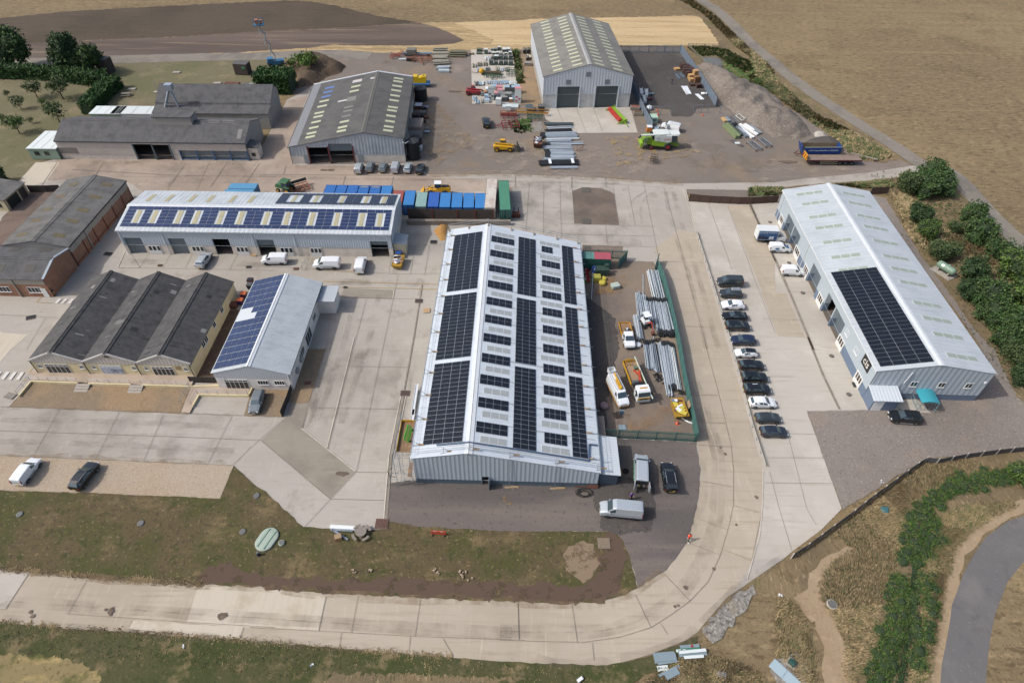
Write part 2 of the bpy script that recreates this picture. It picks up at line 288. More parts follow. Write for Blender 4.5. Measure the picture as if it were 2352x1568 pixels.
sheet('bare_patch','E3 520,500 560,420 650,392 760,420 830,520 820,600 730,740 640,690 570,600',drift_mat('bare_tan','#93806a',.7,.34,.52,.9),8,.5,.6)
sheet('tarmac','C2 1165,1215 1380,1190 C3 0,1200 760,1100 815,840 1640,875 C3 1675,1100 1660,1319 E3 1620,200 1560,390 1500,480 1360,645 1155,770 1100,560 1030,380 960,300 850,300 0,300 E2 1370,255 1140,210',tarmac,8,.1,.6)
sheet('tarmac_patch','C3 300,1235 800,1110 1300,1230 1290,1480 E3 1260,300 1000,330 850,290 830,160 C3 800,1450 760,1260',darkgr,9,.2,.4)
sheet('compound_ground','B3 600,735 1060,745 1057,825 1285,830 1310,900 1500,1568 C3 1560,400 1635,865 1300,850 700,830 700,0 B3 640,900',comp,6,.1)
sheet('compound_shaded_gravel','B3 680,1100 800,1180 960,1300 1000,1560 C3 940,300 880,600 900,760 700,830 700,0',darkgr,7,.25,.5)  # dark gravel, with the shed's shade also painted into its tone
sheet('gravel_parking','C1 -700,945 0,988 1955,1073 1840,1345 1500,1330 800,1300 0,1275 -700,1250',tangr,7,.05)
sheet('gravel_bed','C1 270,372 1600,402 1505,635 75,580',brgr,7,.06)
sheet('gravel_bay','C1 2110,425 2300,420 C2 345,425 285,664 0,660 C1 2040,655',brgr,7,.05)
sheet('gravel_margin','C2 480,98 630,98 490,548 320,545',brgr,7,.05)
sheet('soil_strip','B1 1880,1240 2040,1230 C1 1800,280 1830,372 1600,345 1640,250',earth,7,.1)
sheet('earth_yard','B1 -300,720 0,490 100,380 250,245 520,205 600,130 560,300 0,720',gmat('earth_yard','#7d6d62',[('#695b53',.2,.42,.62,.8,CK),('#93836f',.4,.56,.72,.6,CK)],.4,3),7,.2)
sheet('barn_compound','A3 1000,440 1510,440 1840,900 1640,915 1600,975 1440,975 1420,915 1230,905 1180,850 1090,650',darkgr,4,.2)
sheet('barn_apron','A3 360,905 1090,898 1152,1112 600,1116 380,1000',newconc,5)
sheet('storage_pad','A2 1848,418 2190,418 2240,720 2262,872 1858,872',newconc,5)
sheet('gravel_strip','A2 2195,418 A3 260,440 350,900 120,1000 A2 2262,872 2240,720',brgr,4,.3)
sheet('gravel_patch','A3 260,1040 350,1000 370,1090 250,1110',pebble,4,.5)
sheet('gravel_yard','C4 485,618 1010,610 1240,520 1870,520 2060,300 B4 1900,1480 1000,260 1140,300 1250,480 1400,720 1560,940 1700,1130 1900,1410 2050,1568 C4 2240,500 2400,600 2400,920 1470,1018 780,1440',gravel,4,.12)
sheet('slab','C4 1225,520 1400,515 1520,632 1180,612',newconc,6)
sheet('scrub','B4 0,215 280,215 990,240 1150,270 1250,480 1400,720 1560,940 1700,1130 1900,1410 2050,1568 C4 2240,500 2410,610 2420,820 B4 2460,820 2200,600 2000,430 1850,270 1700,110 1560,60 1300,120 700,185',drygr,5,.3)
sheet('dirt_shoulder','B3 1565,228 2300,238 B4 280,225 280,325 B3 2300,330 2090,340 1580,262',dirt,4,.2)
sheet('track_verge','A3 1440,0 1620,0 1800,100 2000,300 2290,560 A4 0,405 350,680 700,960 1000,1150 1200,1290 1240,1340 1100,1362 880,1340 800,1240 700,1150 500,1000 250,850 0,660 A3 1950,650 1700,590 1560,480 1500,390 1840,385 1750,240 1640,110',drygr,5,.4)
sheet('grass_bank','C4 2500,930 1470,1040 E4 900,170 370,540 280,560 0,735 E3 2050,770 1900,860 1650,1150 1550,1220 1250,1345 900,1500 700,1700 E4 2600,1700',drygr,2,.2)
sheet('roadside_verge','E1 -700,1010 0,1060 550,1110 1060,1140 1700,1190 E2 0,1215 1000,1300 E3 0,1385 450,1410 850,1425 1000,1400 1250,1335 1550,1215 1660,1180 1560,1420 1200,1500 900,1700 E1 -700,1800',greenv,3,.15,.7)
sheet('dry_patch','E1 -700,1330 100,1330 500,1350 720,1420 840,1480 780,1800 -700,1800',gmat('thin_straw','#8f7f5a',[('#b09b6c',.5,.46,.64,.9,{'detail':5,'sx':.5}),('#5f6038',.35,.5,.66,.9,{'detail':5}),('#574a36',1.6,.54,.7,.7)],.6,3),4,.3,.3)
sheet('dry_patch','E2 700,1480 1500,1500 2300,1540 E3 300,1640 E2 500,1700',drygr,4,.3,.3)
sheet('stubble_field','E4 2700,330 2400,430 2200,530 2060,750 1980,1000 1930,1300 1890,1700 2900,1700',stubble,4,.2)
ribbon('lane_road','E4 2700,150 2400,290 2190,400 2010,620 1900,880 1840,1150 1790,1500 1770,1750',4.6,asphalt,6,.1)
ribbon('bare_path','E4 2600,30 2250,110 1950,270 1750,470 1690,700 1650,1000 1590,1300 1510,1700',(1.6,2.2),barepath,5,.25,1)
ribbon('bare_path','E4 900,460 720,540 610,640 560,760 600,960 700,1200 745,1450 750,1800',(1.4,3.6),barepath,5,.3,1)
ribbon('bare_path','E4 430,820 500,900 600,1020',2.6,barepath,6,.3,1)
sheet('pebble_bank','E3 2100,745 2130,820 2070,920 1960,1060 1870,1180 1800,1255 1690,1130 1780,1000 1880,890',pebble,7,.3,.6)
sheet('pebble_bed','E4 200,1400 300,1330 400,1320 480,1420 470,1600 250,1640 170,1480',pebble,7,.3,.6)
ribbon('field_lane','A3 1600,-60 1690,10 1830,100 1960,220 2080,350 2300,540 A4 160,490 300,605 500,760 750,930 1000,1090 1200,1215 1400,1350 1560,1440 B4 1640,60 1760,150 1900,310 2050,470 2200,610 2420,820',4.6,track_m,7,.12)
sheet('pond','A3 1680,480 1860,490 1880,560 1740,560',pondw,7,.15)
# joints, drains and markings in the paving
jm=MB();jp=MB()
def line(m,s,wd,z=.1):
 pl=pts(s)if isinstance(s,str)else s
 for a,b in zip(pl,pl[1:]):
  d=(b-a);d.normalize();n=Vector((-d.y,d.x,0))*wd/2
  m.add([(q.x,q.y,z)for q in(a-n,b-n,b+n,a+n)],[[0,1,2,3]])
for s in('C2 435,765 655,30','C2 650,940 888,0 B2 975,1140','C2 890,1120 1130,0 B2 1195,1150 1240,940','C2 300,670 885,1125 1165,1130','C2 90,860 670,1350','C2 885,1125 E2 455,265','C2 300,668 0,925 C1 1950,1065','C2 670,1350 1125,1362','C2 720,240 1325,250','C2 560,590 1260,600','C1 -300,775 0,780 1400,828 2175,860','C1 -200,575 0,578 2290,663','C1 75,580 265,375','C1 0,985 1950,1070','C2 1165,1215 1125,1530','C2 475,625 432,768','C1 1940,660 1740,1050','C1 1000,620 800,1020','C1 500,600 280,990','C1 1370,640 1200,1035','B2 150,870 1240,935 1600,930','B2 755,1130 1430,1145','B2 1245,700 1640,690','B2 1380,700 1340,940','B2 1500,700 1460,950','B1 990,880 2300,905','B1 1170,880 1250,755','B1 1360,885 1430,760','B1 1550,885 1610,765','B1 1920,895 1985,770','B1 1170,880 1090,755','B2 460,905 490,800','B3 245,170 215,580','B3 365,160 362,600','B3 500,160 512,640','B3 598,165 622,510','B3 940,180 995,525','B3 1068,195 1130,530','B3 1195,150 1310,720 1330,830','B3 1370,210 1480,610 1730,1568','B3 510,515 1280,535','B3 510,600 1290,620','B3 880,525 900,695 1305,710','B3 0,160 930,180 1370,210','B3 235,342 365,345','B3 365,378 500,380','B3 1330,830 1700,838','B3 1490,1370 1780,1380','C3 1580,480 1820,485','C3 1690,710 1890,718','C3 1700,0 1830,480 1930,900 1950,1100 1950,1400 E3 1910,270 1840,500 1740,720 1590,880 1440,990 1260,1105 1000,1185 700,1228 400,1222 0,1210','C3 1660,900 1940,915','C3 1680,1200 1950,1250','E3 1620,180 1905,290','E3 1560,390 1840,500','E3 1360,645 1590,885','E3 1130,830 1260,1105','E3 600,905 645,1228','E3 150,885 160,1210','E3 1950,85 2190,150','E3 1860,450 2110,548','E3 1340,1070 1400,1160','E3 770,1230 785,1380','E2 2240,890 2250,1210','E2 1425,860 1380,1178','E2 905,835 848,1150','E2 635,845 575,1130','E2 765,1150 748,1262','E2 1340,1180 1330,1300','E2 1612,1195 1700,1345','E2 0,1103 575,1133 1380,1178 2300,1212','E1 560,990 1500,1055 2300,1105','E1 250,640 50,950','E1 735,690 570,990','E1 -200,940 50,950','E1 1110,1040 1080,1100','E1 2040,1100 2010,1185','C4 30,330 380,328','C4 140,800 580,810','C4 150,1005 640,1008','C4 120,1215 690,1220','C4 320,800 480,1430 E4 560,250','C4 170,1120 250,1430 E4 355,460','C4 110,1430 E4 0,640','B4 330,1080 560,1090','B4 120,1310 450,1320','C4 590,80 770,90','B4 0,790 190,795','B4 30,440 200,420','B3 1905,365 2110,930 2300,1430','B3 1740,340 1940,900','A1 480,1360 340,1568','A1 870,1350 740,1568','A1 600,1420 1480,1470 2300,1480','A1 1540,1390 1480,1470 1400,1568','A1 1900,1360 1760,1568','A1 2170,1370 2030,1568','A2 0,1460 300,1465 1430,1470','A2 300,1390 280,1460','A2 800,1470 770,1568','A2 1200,1480 1180,1568','A2 110,1160 330,1160','B2 0,110 1300,150 2300,130','B1 560,120 1480,120','B1 1480,120 1400,240','B1 1750,0 1640,240','B1 2150,0 1990,170','A3 125,1460 130,1568','A3 600,1480 600,1568','A3 880,1490 890,1568','B1 650,870 520,1040','B1 0,1275 490,1300','B1 380,1300 220,1568','B1 640,915 790,920','A3 480,910 540,1060','A3 640,910 720,1110','A3 780,905 860,1110','A2 1850,590 2210,590','A2 2050,420 2080,870','B4 160,360 240,330'):
 line(jm,s,.04 if s[1]=='4' else.055 if s[0]in 'BCE' else.11,.118)
line(jm,'B3 2085,348 2300,830',.42,.122);line(jm,'B4 10,345 200,770 370,1160 540,1568',.42,.122);line(jm,'C4 490,0 620,320 755,600',.42,.122)
line(jm,'C2 1180,1010 1285,490',.3,.122);line(jm,'C2 1290,440 1370,0 B2 1440,1024',.22,.122);line(jm,'C2 1180,1010 1140,1530',.3,.122)
tag(jm.build('paving_joints',gmat('joint','#8b8276',[('#a0978a',.8,.45,.65,.8)],0)),kind='structure')
for s in('C2 1158,1010 1262,490','C2 1202,1010 1305,490','C2 1160,1010 1118,1530','B2 1205,1066 1195,1143','C1 265,385 75,575','B3 1530,222 1640,590','B3 1547,222 1655,580','C2 640,940 872,0','C2 430,760 880,1120','C3 2200,1100 2190,1430 E3 2170,330 2065,700','B1 1050,740 985,880','B1 1165,880 990,883'):line(jp,s,.14,.124)
tag(jp.build('kerb_lines',gmat('pale_joint','#d2c8b8',[('#b9ae9e',.8,.45,.65,.8)],0)),kind='structure')
ym=MB()
for s in('B1 445,1178 302,1170 345,1125','B2 600,995 1580,1020','B2 590,1040 1570,1062','C1 285,240 245,290','C1 190,358 225,360','B2 600,900 980,930','B2 500,800 600,900'):line(ym,s,.1,.128)
tag(ym.build('yellow_lines',gmat('yellow_paint','#c9a95a',[('#b9a68a',.9,.45,.6,.9)],0)),kind='structure')
zm=MB()
for s in('B1 495,1140 520,1142 485,1180 460,1178','B1 545,1142 570,1144 535,1180 512,1180','B1 597,1143 622,1145 592,1183 567,1182','C1 0,288 20,290 -30,352 -60,350','C1 55,288 85,290 35,355 5,352','C1 118,290 145,292 97,357 70,355','C1 180,292 207,293 162,358 132,357'):
 zm.poly([(p.x,p.y,.13)for p in pts(s)])
tag(zm.build('crossing_stripes',gmat('white_paint','#d9d6cf',[('#b9b2a6',1.5,.5,.7,.7)],0)),kind='structure')
# oil stains and tyre marks on the road
st=MB()
def blob(t,x,y,r,z=.132,ry=None):
 c=P(t,x,y);vs=[]
 for i in range(14):
  a=2*math.pi*i/14;k=ru(.65,1.15);vs.append((c.x+r*k*math.cos(a),c.y+(ry or r)*k*math.sin(a),z))
 st.poly(vs)
for a in(('E1',930,970,.45,.132,.6),('E1',885,955,.2),('E1',1860,1010,.6,.132,.5),('E1',258,975,.25),('E1',275,1010,.3),('C2',770,1140,1.0,.132,.45),('C3',1880,975,.25),('C3',1840,920,.2),('C4',60,1335,.3),('E3',1785,615,.25),('E3',1550,770,.3),('E3',1460,930,.2),('E3',1490,920,.2),('E3',1975,247,.2),('A2',610,1425,.9,.132,.5),('A2',670,1425,1.1,.132,.5),('A2',1705,768,2.2,.132,.6),('A4',330,1355,3,.132,.8)):blob(*a)
tag(st.build('stains',gmat('stain','#6d6055',[('#857868',.9,.45,.65,.6)],0)),kind='structure')
# worn-in dirt: thin broken films of dust, rubber and silt lying where they collect
tyre_d=drift_mat('tyre_dust','#857a6b',.35,.38,.75,.28,sx=.6,sy=.6);silt=drift_mat('silt','#a08a6c',.35,.38,.7,.5);dust=drift_mat('pale_dust','#b9ac9b',.3,.42,.72,.45);damp=drift_mat('dark_film','#7a7166',.16,.4,.78,.32)
for s,wd,m in(('C3 1560,300 1700,700 1790,1000 1780,1400 E3 1760,250 1640,560 1420,860 1100,1040 700,1120 0,1110',.9,tyre_d),('C3 1620,300 1760,700 1850,1000 1850,1400 E3 1820,250 1700,590 1470,910 1120,1090 700,1170 0,1160',.9,tyre_d),('E3 100,1130 E2 1500,1090 600,1040 0,1000 E1 1200,945 0,860',.8,tyre_d),('E3 100,1180 E2 1500,1150 600,1085 0,1045 E1 1200,985 0,905',.8,tyre_d),('B3 1090,480 1080,390 1130,300 1250,230',.5,tyre_d),('B3 1185,490 1175,390 1215,300 1330,220',.5,tyre_d),('B3 1380,250 1450,560 1560,900 1650,1250 1720,1560',1.0,tyre_d),('B3 1450,250 1530,560 1640,900 1740,1250 1820,1560',1.0,tyre_d),('C1 0,690 700,700 1500,730 2100,770',1.0,tyre_d),('C1 0,870 700,890 1500,925 1950,950',1.0,tyre_d),('C2 760,720 900,300 1000,0 B2 1080,1100',1.0,tyre_d),('C2 560,700 720,250 800,0 B2 870,1150',1.0,tyre_d),('A2 200,1490 900,1500 1700,1510 A3 200,1520 1000,1540',1.4,tyre_d),('A4 0,1540 500,1510 1000,1470 1300,1425',1.2,tyre_d)):
 ribbon('tyre_tracks',s,wd,m,13,.05)
for s,wd,m in(('E1 0,625 600,678 1100,718 1700,760 2300,785',.9,silt),('E2 260,800 900,845 1450,868 2300,905 E3 600,918 850,895 1000,862 1150,790 1360,655',1.2,silt),('E1 0,1045 550,1098 1060,1128 1700,1178 E2 0,1200 1000,1287',1.1,damp),('E2 1000,1287 1900,1340 E3 450,1395 850,1410 1000,1385 1250,1315 1550,1195 1650,1125',1.3,damp),('C3 1645,600 1690,880 1700,1100 1690,1300 E3 1640,200 1580,380 1520,470',1.2,damp),('E3 1700,1080 1850,880 2050,720 E4 0,700 300,500',1.0,damp),('A2 1480,1468 2300,1470 A3 370,1480 880,1500 1200,1522 1530,1540',1.6,silt),('A2 1480,1455 2300,1450 A3 370,1462 880,1480 1200,1505',1.5,dust),('A4 0,1512 500,1485 1000,1440 1300,1395',1.5,dust),('B3 1660,600 1780,980 1915,1420',.8,damp),('C2 1215,1010 1320,480 1400,0',.8,damp),('B1 640,900 480,1100',1.2,damp),('C2 700,0 540,560 480,760',.8,damp),('C1 0,590 800,605 2000,655',.6,silt),('C1 0,978 900,1010 1900,1055',.7,silt),('B2 650,1000 1100,1010 1500,1010',1.6,damp),('B1 1100,830 1700,850 2250,860',1.8,damp),('A1 560,1345 1500,1365 2050,1370',1.8,damp),('A2 380,1400 900,1410 1400,1420',1.8,damp)):
 ribbon('dirt_film',s,wd,m,14,.3)
for s,m in(('B3 0,170 900,190 1200,700 900,720 500,640 200,600',damp),('C2 520,90 1300,100 1150,1050 500,700',damp),('C1 0,585 2200,670 1900,1040 0,970',damp),('A2 700,700 1450,760 1900,1200 1500,1420 1450,900',silt),('A2 1500,1100 2200,1150 A3 900,1250 1500,1480 100,1430',dust),('A3 900,1150 1500,1130 1700,1280 1000,1400',drift_mat('spilt_straw','#b39a6c',.45,.46,.66,.6)),('B3 870,930 1060,950 1040,1100 800,1100',drift_mat('sand_spill','#a98559',.3,.38,.68,.6)),('C3 1050,640 1450,560 1500,800 1100,780',drift_mat('sand_spill2','#a68865',.3,.4,.7,.6)),('C3 30,1330 110,1330 100,1420 30,1400',drift_mat('sand_spill3','#b08750',.8,.4,.7,.6)),('A4 150,1330 900,1420 600,1470 0,1430',dust),('A3 1500,1150 2300,1300 2200,1450 1500,1400',damp),('A1 600,1350 2000,1370 2200,1540 400,1540',damp)):
 sheet('dirt_film',s,m,15,.5,1.5)
 # ================================================================== BUILDINGS
glass=mat('window_glass','#2b3236',rough=.12,spec=.6)
glassr=mat('window_glass_reddish','#4a3f3a',rough=.15,spec=.6)
upvc=mat('white_frame','#e6e6e4',rough=.5)
panelg=mat('panel_glass','#232a40',rough=.22,spec=.5,stripe=(0,.36,.0,'#2b3148'))
panelb=mat('panel_glass_blue','#28365a',rough=.25,spec=.45,dirt='#34466e',damt=.6,dscale=.5)
panelk=mat('panel_glass_black','#1d2128',rough=.22,spec=.5)
alu=mat('aluminium','#b9bdc2',rough=.4,metal=.5)
railm=mat('panel_gap','#b0b5bb',rough=.5,metal=.3)
gutter=mat('gutter','#3c4046',rough=.6)
interior=mat('interior_floor','#6b6259',rough=.9)
class Bd:
 """a building on its own axes: a runs across the ridge, b along it"""
 def __init__(s,name,label,x,y,yaw,A,L,prof,ridgex=False):
  s.root=thing(name,label,'building',(x,y,0),R(yaw));s.A,s.L,s.prof,s.rx=A,L,prof,ridgex
  s.M=Matrix.Translation((x,y,0))@Matrix.Rotation(R(yaw),4,'Z');s.Mi=s.M.inverted()
 def l(s,a,b,z):return Vector((b,a,z))if s.rx else Vector((a,b,z))
 def top(s,a):
  for(a0,z0),(a1,z1)in zip(s.prof,s.prof[1:]):
   if a0-1e-6<=a<=a1+1e-6:return z0+(z1-z0)*(a-a0)/(a1-a0)
  return s.prof[-1][1]
 def rp(s,k,b,t,n=0.0):
  (a0,z0),(a1,z1)=s.prof[k],s.prof[k+1];d=math.hypot(a1-a0,z1-z0);na,nz=-(z1-z0)/d,(a1-a0)/d
  return s.l(a0+(a1-a0)*t+na*n,b,z0+(z1-z0)*t+nz*n)
 def _lr(s,t,x,y):
  d=s.Mi.to_3x3()@ray(t,x,y);return s.Mi@CAM,d
 def rhit(s,k,t,x,y):
  c,d=s._lr(t,x,y);o=s.rp(k,0,0);u=s.rp(k,1,0)-o;v=s.rp(k,0,1)-o;n=u.cross(v)
  p=c+d*((o-c).dot(n)/d.dot(n));return(p-o).dot(u),(p-o).dot(v)/v.length_squared
 def wp(s,w,q,z,out=0.0):
  if w=='F':return s.l(q,-out,z)
  if w=='B':return s.l(q,s.L+out,z)
  if w=='L':return s.l(-out,q,z)
  return s.l(s.A+out,q,z)
 def whit(s,w,t,x,y):
  c,d=s._lr(t,x,y);o=s.wp(w,0,0);u=s.wp(w,1,0)-o;n=u.cross(Vector((0,0,1)))
  p=c+d*((o-c).dot(n)/d.dot(n));return(p-o).dot(u),p.z
 def wtop(s,w,q):return s.top(q)if w in 'FB' else(s.prof[0][1]if w=='L' else s.prof[-1][1])
 def wlen(s,w):return s.A if w in 'FB' else s.L
 def wall(s,name,w,m,z0,z1,ops=(),out=0.0,rev=.35,label=None,q0=0.0,q1=None):
  """a sheet of wall from z0 to z1 (None = roof line) with real openings (qa, qb, za, zb)"""
  full=sorted(o[:2]for o in ops if z1 is not None and o[2]<=z0+.01 and o[3]>=z1-.01)
  if full:
   e=q0;q1=s.wlen(w)if q1 is None else q1;rest=[o for o in ops if tuple(o[:2])not in full]
   for qa,qb in full+[(q1,None)]:
    if qa-e>.02:s.wall(name,w,m,z0,z1,[o for o in rest if o[0]>e and o[1]<qa],out,rev,label,e,qa)
    e=qb
   mb=MB()
   for qa,qb in full:
    for q in(qa,qb):
     mb=MB();mb.poly([s.wp(w,q,z0,out),s.wp(w,q,z1,out),s.wp(w,q,z1,out-rev),s.wp(w,q,z0,out-rev)]);mb.build('door_reveal',m,s.root)
   return
  q1=s.wlen(w)if q1 is None else q1;br={q0,q1}
  if w in 'FB':br|={a for a,_ in s.prof if q0<a<q1}
  for o in ops:br|={min(max(o[0],q0),q1),min(max(o[1],q0),q1)}
  br=sorted(br);mb=MB()
  for qa,qb in zip(br,br[1:]):
   if qb-qa<1e-4:continue
   ta,tb=(s.wtop(w,qa),s.wtop(w,qb))if z1 is None else(min(z1,s.wtop(w,qa)),min(z1,s.wtop(w,qb)))
   cuts=sorted((o[2],o[3])for o in ops if o[0]<(qa+qb)/2<o[1]);z=z0
   for za,zb in cuts:
    za,zb=max(za,z0),max(zb,z0)
    if za>z+1e-4:mb.poly([s.wp(w,qa,z,out),s.wp(w,qb,z,out),s.wp(w,qb,min(za,tb),out),s.wp(w,qa,min(za,ta),out)])
    z=max(z,zb)
   if z<max(ta,tb)-1e-3:mb.poly([s.wp(w,qa,z,out),s.wp(w,qb,z,out),s.wp(w,qb,tb,out),s.wp(w,qa,ta,out)])
  zt=99 if z1 is None else z1
  for qa,qb,za,zb in[o[:4]for o in ops]:
   za,zb2=max(za,z0),min(zb,zt)
   if zb2<=za:continue
   for q in(qa,qb):mb.poly([s.wp(w,q,za,out),s.wp(w,q,zb2,out),s.wp(w,q,zb2,out-rev),s.wp(w,q,za,out-rev)])
   if zb<=zt:mb.poly([s.wp(w,qa,zb,out),s.wp(w,qb,zb,out),s.wp(w,qb,zb,out-rev),s.wp(w,qa,zb,out-rev)])
  if z0>.05:
   mb.poly([s.wp(w,q0,z0,out),s.wp(w,q1,z0,out),s.wp(w,q1,z0,out-.06),s.wp(w,q0,z0,out-.06)])
  return mb.build(name,m,s.root,label=label)
 def wbox(s,mb,w,qa,qb,za,zb,o0,o1):
  pa=[s.wp(w,q,z,o)for o in(o0,o1)for q,z in((qa,za),(qb,za),(qb,zb),(qa,zb))]
  mb.add(pa,[[0,1,2,3],[7,6,5,4],[0,4,5,1],[1,5,6,2],[2,6,7,3],[3,7,4,0]])
 def roof(s,m,ov=.25,ve=.15,th=.14,label=None):
  mb=MB();n=len(s.prof)-1
  for k in range(n):
   (a0,z0),(a1,z1)=s.prof[k],s.prof[k+1];ln=math.hypot(a1-a0,z1-z0)
   t0=-ov/ln if k==0 else 0;t1=1+ov/ln if k==n-1 else 1
   r=[s.rp(k,b,t,h)for h in(0.02,th)for b,t in((-ve,t0),(s.L+ve,t0),(s.L+ve,t1),(-ve,t1))]
   mb.add(r,[[0,1,2,3],[7,6,5,4],[0,4,5,1],[1,5,6,2],[2,6,7,3],[3,7,4,0]])
  return mb.build('roof',m,s.root,label=label)
 def ridge(s,k,m,w=.3,th=.2,parent=None):
  mb=MB()
  for kk,ta,tb in((k,1-w/max(.1,(s.prof[k+1][0]-s.prof[k][0])),1),(k+1,0,w/max(.1,s.prof[k+2][0]-s.prof[k+1][0]))):
   r=[s.rp(kk,b,t,h)for h in(.1,th)for b,t in((-.2,ta),(s.L+.2,ta),(s.L+.2,tb),(-.2,tb))]
   mb.add(r,[[0,1,2,3],[7,6,5,4],[0,4,5,1],[1,5,6,2],[2,6,7,3],[3,7,4,0]])
  return mb.build('ridge_cap',m,parent or s.root)
 def slab(s,mb,k,b0,b1,t0,t1,n0,n1):
  r=[s.rp(k,b,t,h)for h in(n0,n1)for b,t in((b0,t0),(b1,t0),(b1,t1),(b0,t1))]
  mb.add(r,[[0,1,2,3],[7,6,5,4],[0,4,5,1],[1,5,6,2],[2,6,7,3],[3,7,4,0]])
 def rect(s,k,*px):
  h=[s.rhit(k,*p)for p in px];h.sort();
  bs=sorted(q[0]for q in h);ts=sorted(q[1]for q in h);n=len(h)//2
  return sum(bs[:n])/n,sum(bs[n:])/n,sum(ts[:n])/n,sum(ts[n:])/n
 def skylight(s,k,b0,b1,t0,t1,m,seg=1,fr=None,label=None):
  mb=MB()
  for i in range(seg):
   w=(t1-t0)/seg;g=w*.03 if seg>1 else 0
   s.slab(mb,k,b0,b1,t0+w*i+g,t0+w*(i+1)-g,.1,.165)
  o=mb.build('skylight',m,s.root,label=label)
  if fr:
   f=MB();s.slab(f,k,b0-.08,b1+.08,t0,t1,.1,.155);f.build('frame',fr,o)
  return o
 def array(s,k,b0,b1,t0,t1,nb,nt,m,gap=.075,each=False,frame=None):
  """a block of solar panels: rails below, one slab of glass per panel"""
  f=MB();s.slab(f,k,b0,b1,t0,t1,.15,.19);(a0,z0),(a1,z1)=s.prof[k],s.prof[k+1];ln=math.hypot(a1-a0,z1-z0)
  gt=gap/ln
  if each:
   for i in range(nb):
    for j in range(nt):
     p=MB();db,dt=(b1-b0)/nb,(t1-t0)/nt
     s.slab(p,k,b0+db*i+gap/2,b0+db*(i+1)-gap/2,t0+dt*j+gt/2,t0+dt*(j+1)-gt/2,.2,.23);p.build('solar_panel',m,s.root)
   return f.build('mounting_rails',frame or railm,s.root)
  g=MB();db,dt=(b1-b0)/nb,(t1-t0)/nt
  for i in range(nb):
   for j in range(nt):s.slab(g,k,b0+db*i+gap/2,b0+db*(i+1)-gap/2,t0+dt*j+gt/2,t0+dt*(j+1)-gt/2,.2,.23)
  o=g.build('solar_array',m,s.root);f.build('mounting_rails',frame or railm,o);return o
 def door(s,w,qa,qb,za,zb,m,depth=.25,name='roller_door',th=.06,label=None):
  mb=MB();s.wbox(mb,w,qa,qb,za,zb,-depth,-depth-th);return mb.build(name,m,s.root,label=label)
 def window(s,w,qa,qb,za,zb,nx=2,out=.07,fr=None,gl=None,bar=.07,top=0,name='window'):
  mb=MB();W=qb-qa
  s.wbox(mb,w,qa,qb,za,za+bar,-.02,out);s.wbox(mb,w,qa,qb,zb-bar,zb,-.02,out)
  for i in range(nx+1):
   q=qa+(W-bar)*i/nx;s.wbox(mb,w,q,q+bar,za+bar,zb-bar,-.02,out)
  if top:s.wbox(mb,w,qa+bar,qb-bar,zb-top,zb-top+bar,-.02,out)
  s.wbox(mb,w,qa-.05,qb+.05,za-.06,za,-.02,out+.06)
  o=mb.build(name,fr or upvc,s.root);g=MB();s.wbox(g,w,qa+bar*.5,qb-bar*.5,za+bar*.5,zb-bar*.5,-.01,out-.03);g.build('pane',gl or glass,o);return o
 def pipe(s,w,q,z0,z1,m,r=.07,name='downpipe'):
  mb=MB();mb.tube(s.wp(w,q,z0,.14),s.wp(w,q,z1,.14),r,6);return mb.build(name,m,s.root)
 def gutters(s,m,ends=('L','R')):
  for w in ends:
   mb=MB();z=s.wtop(w,0)-.05;s.wbox(mb,w,-.1,s.L+.1,z-.14,z,.2,.34);mb.build('gutter',m,s.root)
 def floor(s,z=.14):
  mb=MB();mb.poly([s.l(.3,.3,z),s.l(s.A-.3,.3,z),s.l(s.A-.3,s.L-.3,z),s.l(.3,s.L-.3,z)]);mb.build('floor',interior,s.root)
def clad(nm,hx,axis,per=.62,dep=.05,hx2=None,**kw):return mat(nm+str(axis),hx,rough=.55,stripe=(axis,per,dep,hx2),**kw)
whiteroof=mat('white_sheet_roof','#d3dbe2',rough=.5,stripe=(1,.55,.03,'#c6cfd7'),dirt='#aab2b5',damt=.3,dscale=.3,streak=(.12,1.6))
whiteroof_x=mat('white_sheet_roof_x','#ccd2d6',rough=.5,stripe=(0,.9,.04,'#b4bbc0'),dirt='#9a9f9f',damt=.4,dscale=.3,streak=(1.6,.12))
cisroof=mat('pale_sheet_roof','#c6ccd0',rough=.5,stripe=(1,.95,.03,'#b6bdc2'),dirt='#a2a9ac',damt=.35,dscale=.25,streak=(.12,1.3))
white=mat('white_paint','#dfe3e6',rough=.5,dirt='#bfc3c4',damt=.25)
whitesky=mat('white_skylight','#a3a8a6',rough=.35,dirt='#b7bcba',damt=.5,dscale=3)
beige=mat('beige_skylight','#b9b08c',rough=.4,dirt='#9c946f',damt=.5,dscale=2)
cream=mat('cream_skylight','#c6c8a6',rough=.4,dirt='#aab089',damt=.4,dscale=2)
fibre=mat('fibre_cement_roof','#73716e',rough=.95,streak=(.15,1.2),dirt='#4b4a49',damt=.75,dscale=.5,stripe=(1,.35,.03,'#5f5d5c'))
fibre_x=mat('fibre_cement_roof_x','#626161',rough=.95,streak=(1.2,.15),dirt='#424245',damt=.75,dscale=.5,stripe=(0,.35,.03,'#555454'))
fibred=mat('dark_fibre_roof','#5a5857',rough=.95,streak=(.15,1.4),dirt='#363636',damt=.8,dscale=.8,stripe=(1,.3,.03,'#4b4a49'))
fibre_far=mat('grey_fibre_roof','#88857e',rough=.95,streak=(.12,1.0),dirt='#66645e',damt=.7,dscale=.35,stripe=(1,.4,.03,'#7a7771'))
fibre_b=mat('barn_fibre_roof','#63625f',rough=.95,streak=(.12,1.0),dirt='#474645',damt=.7,dscale=.3,stripe=(1,.4,.03,'#575654'))
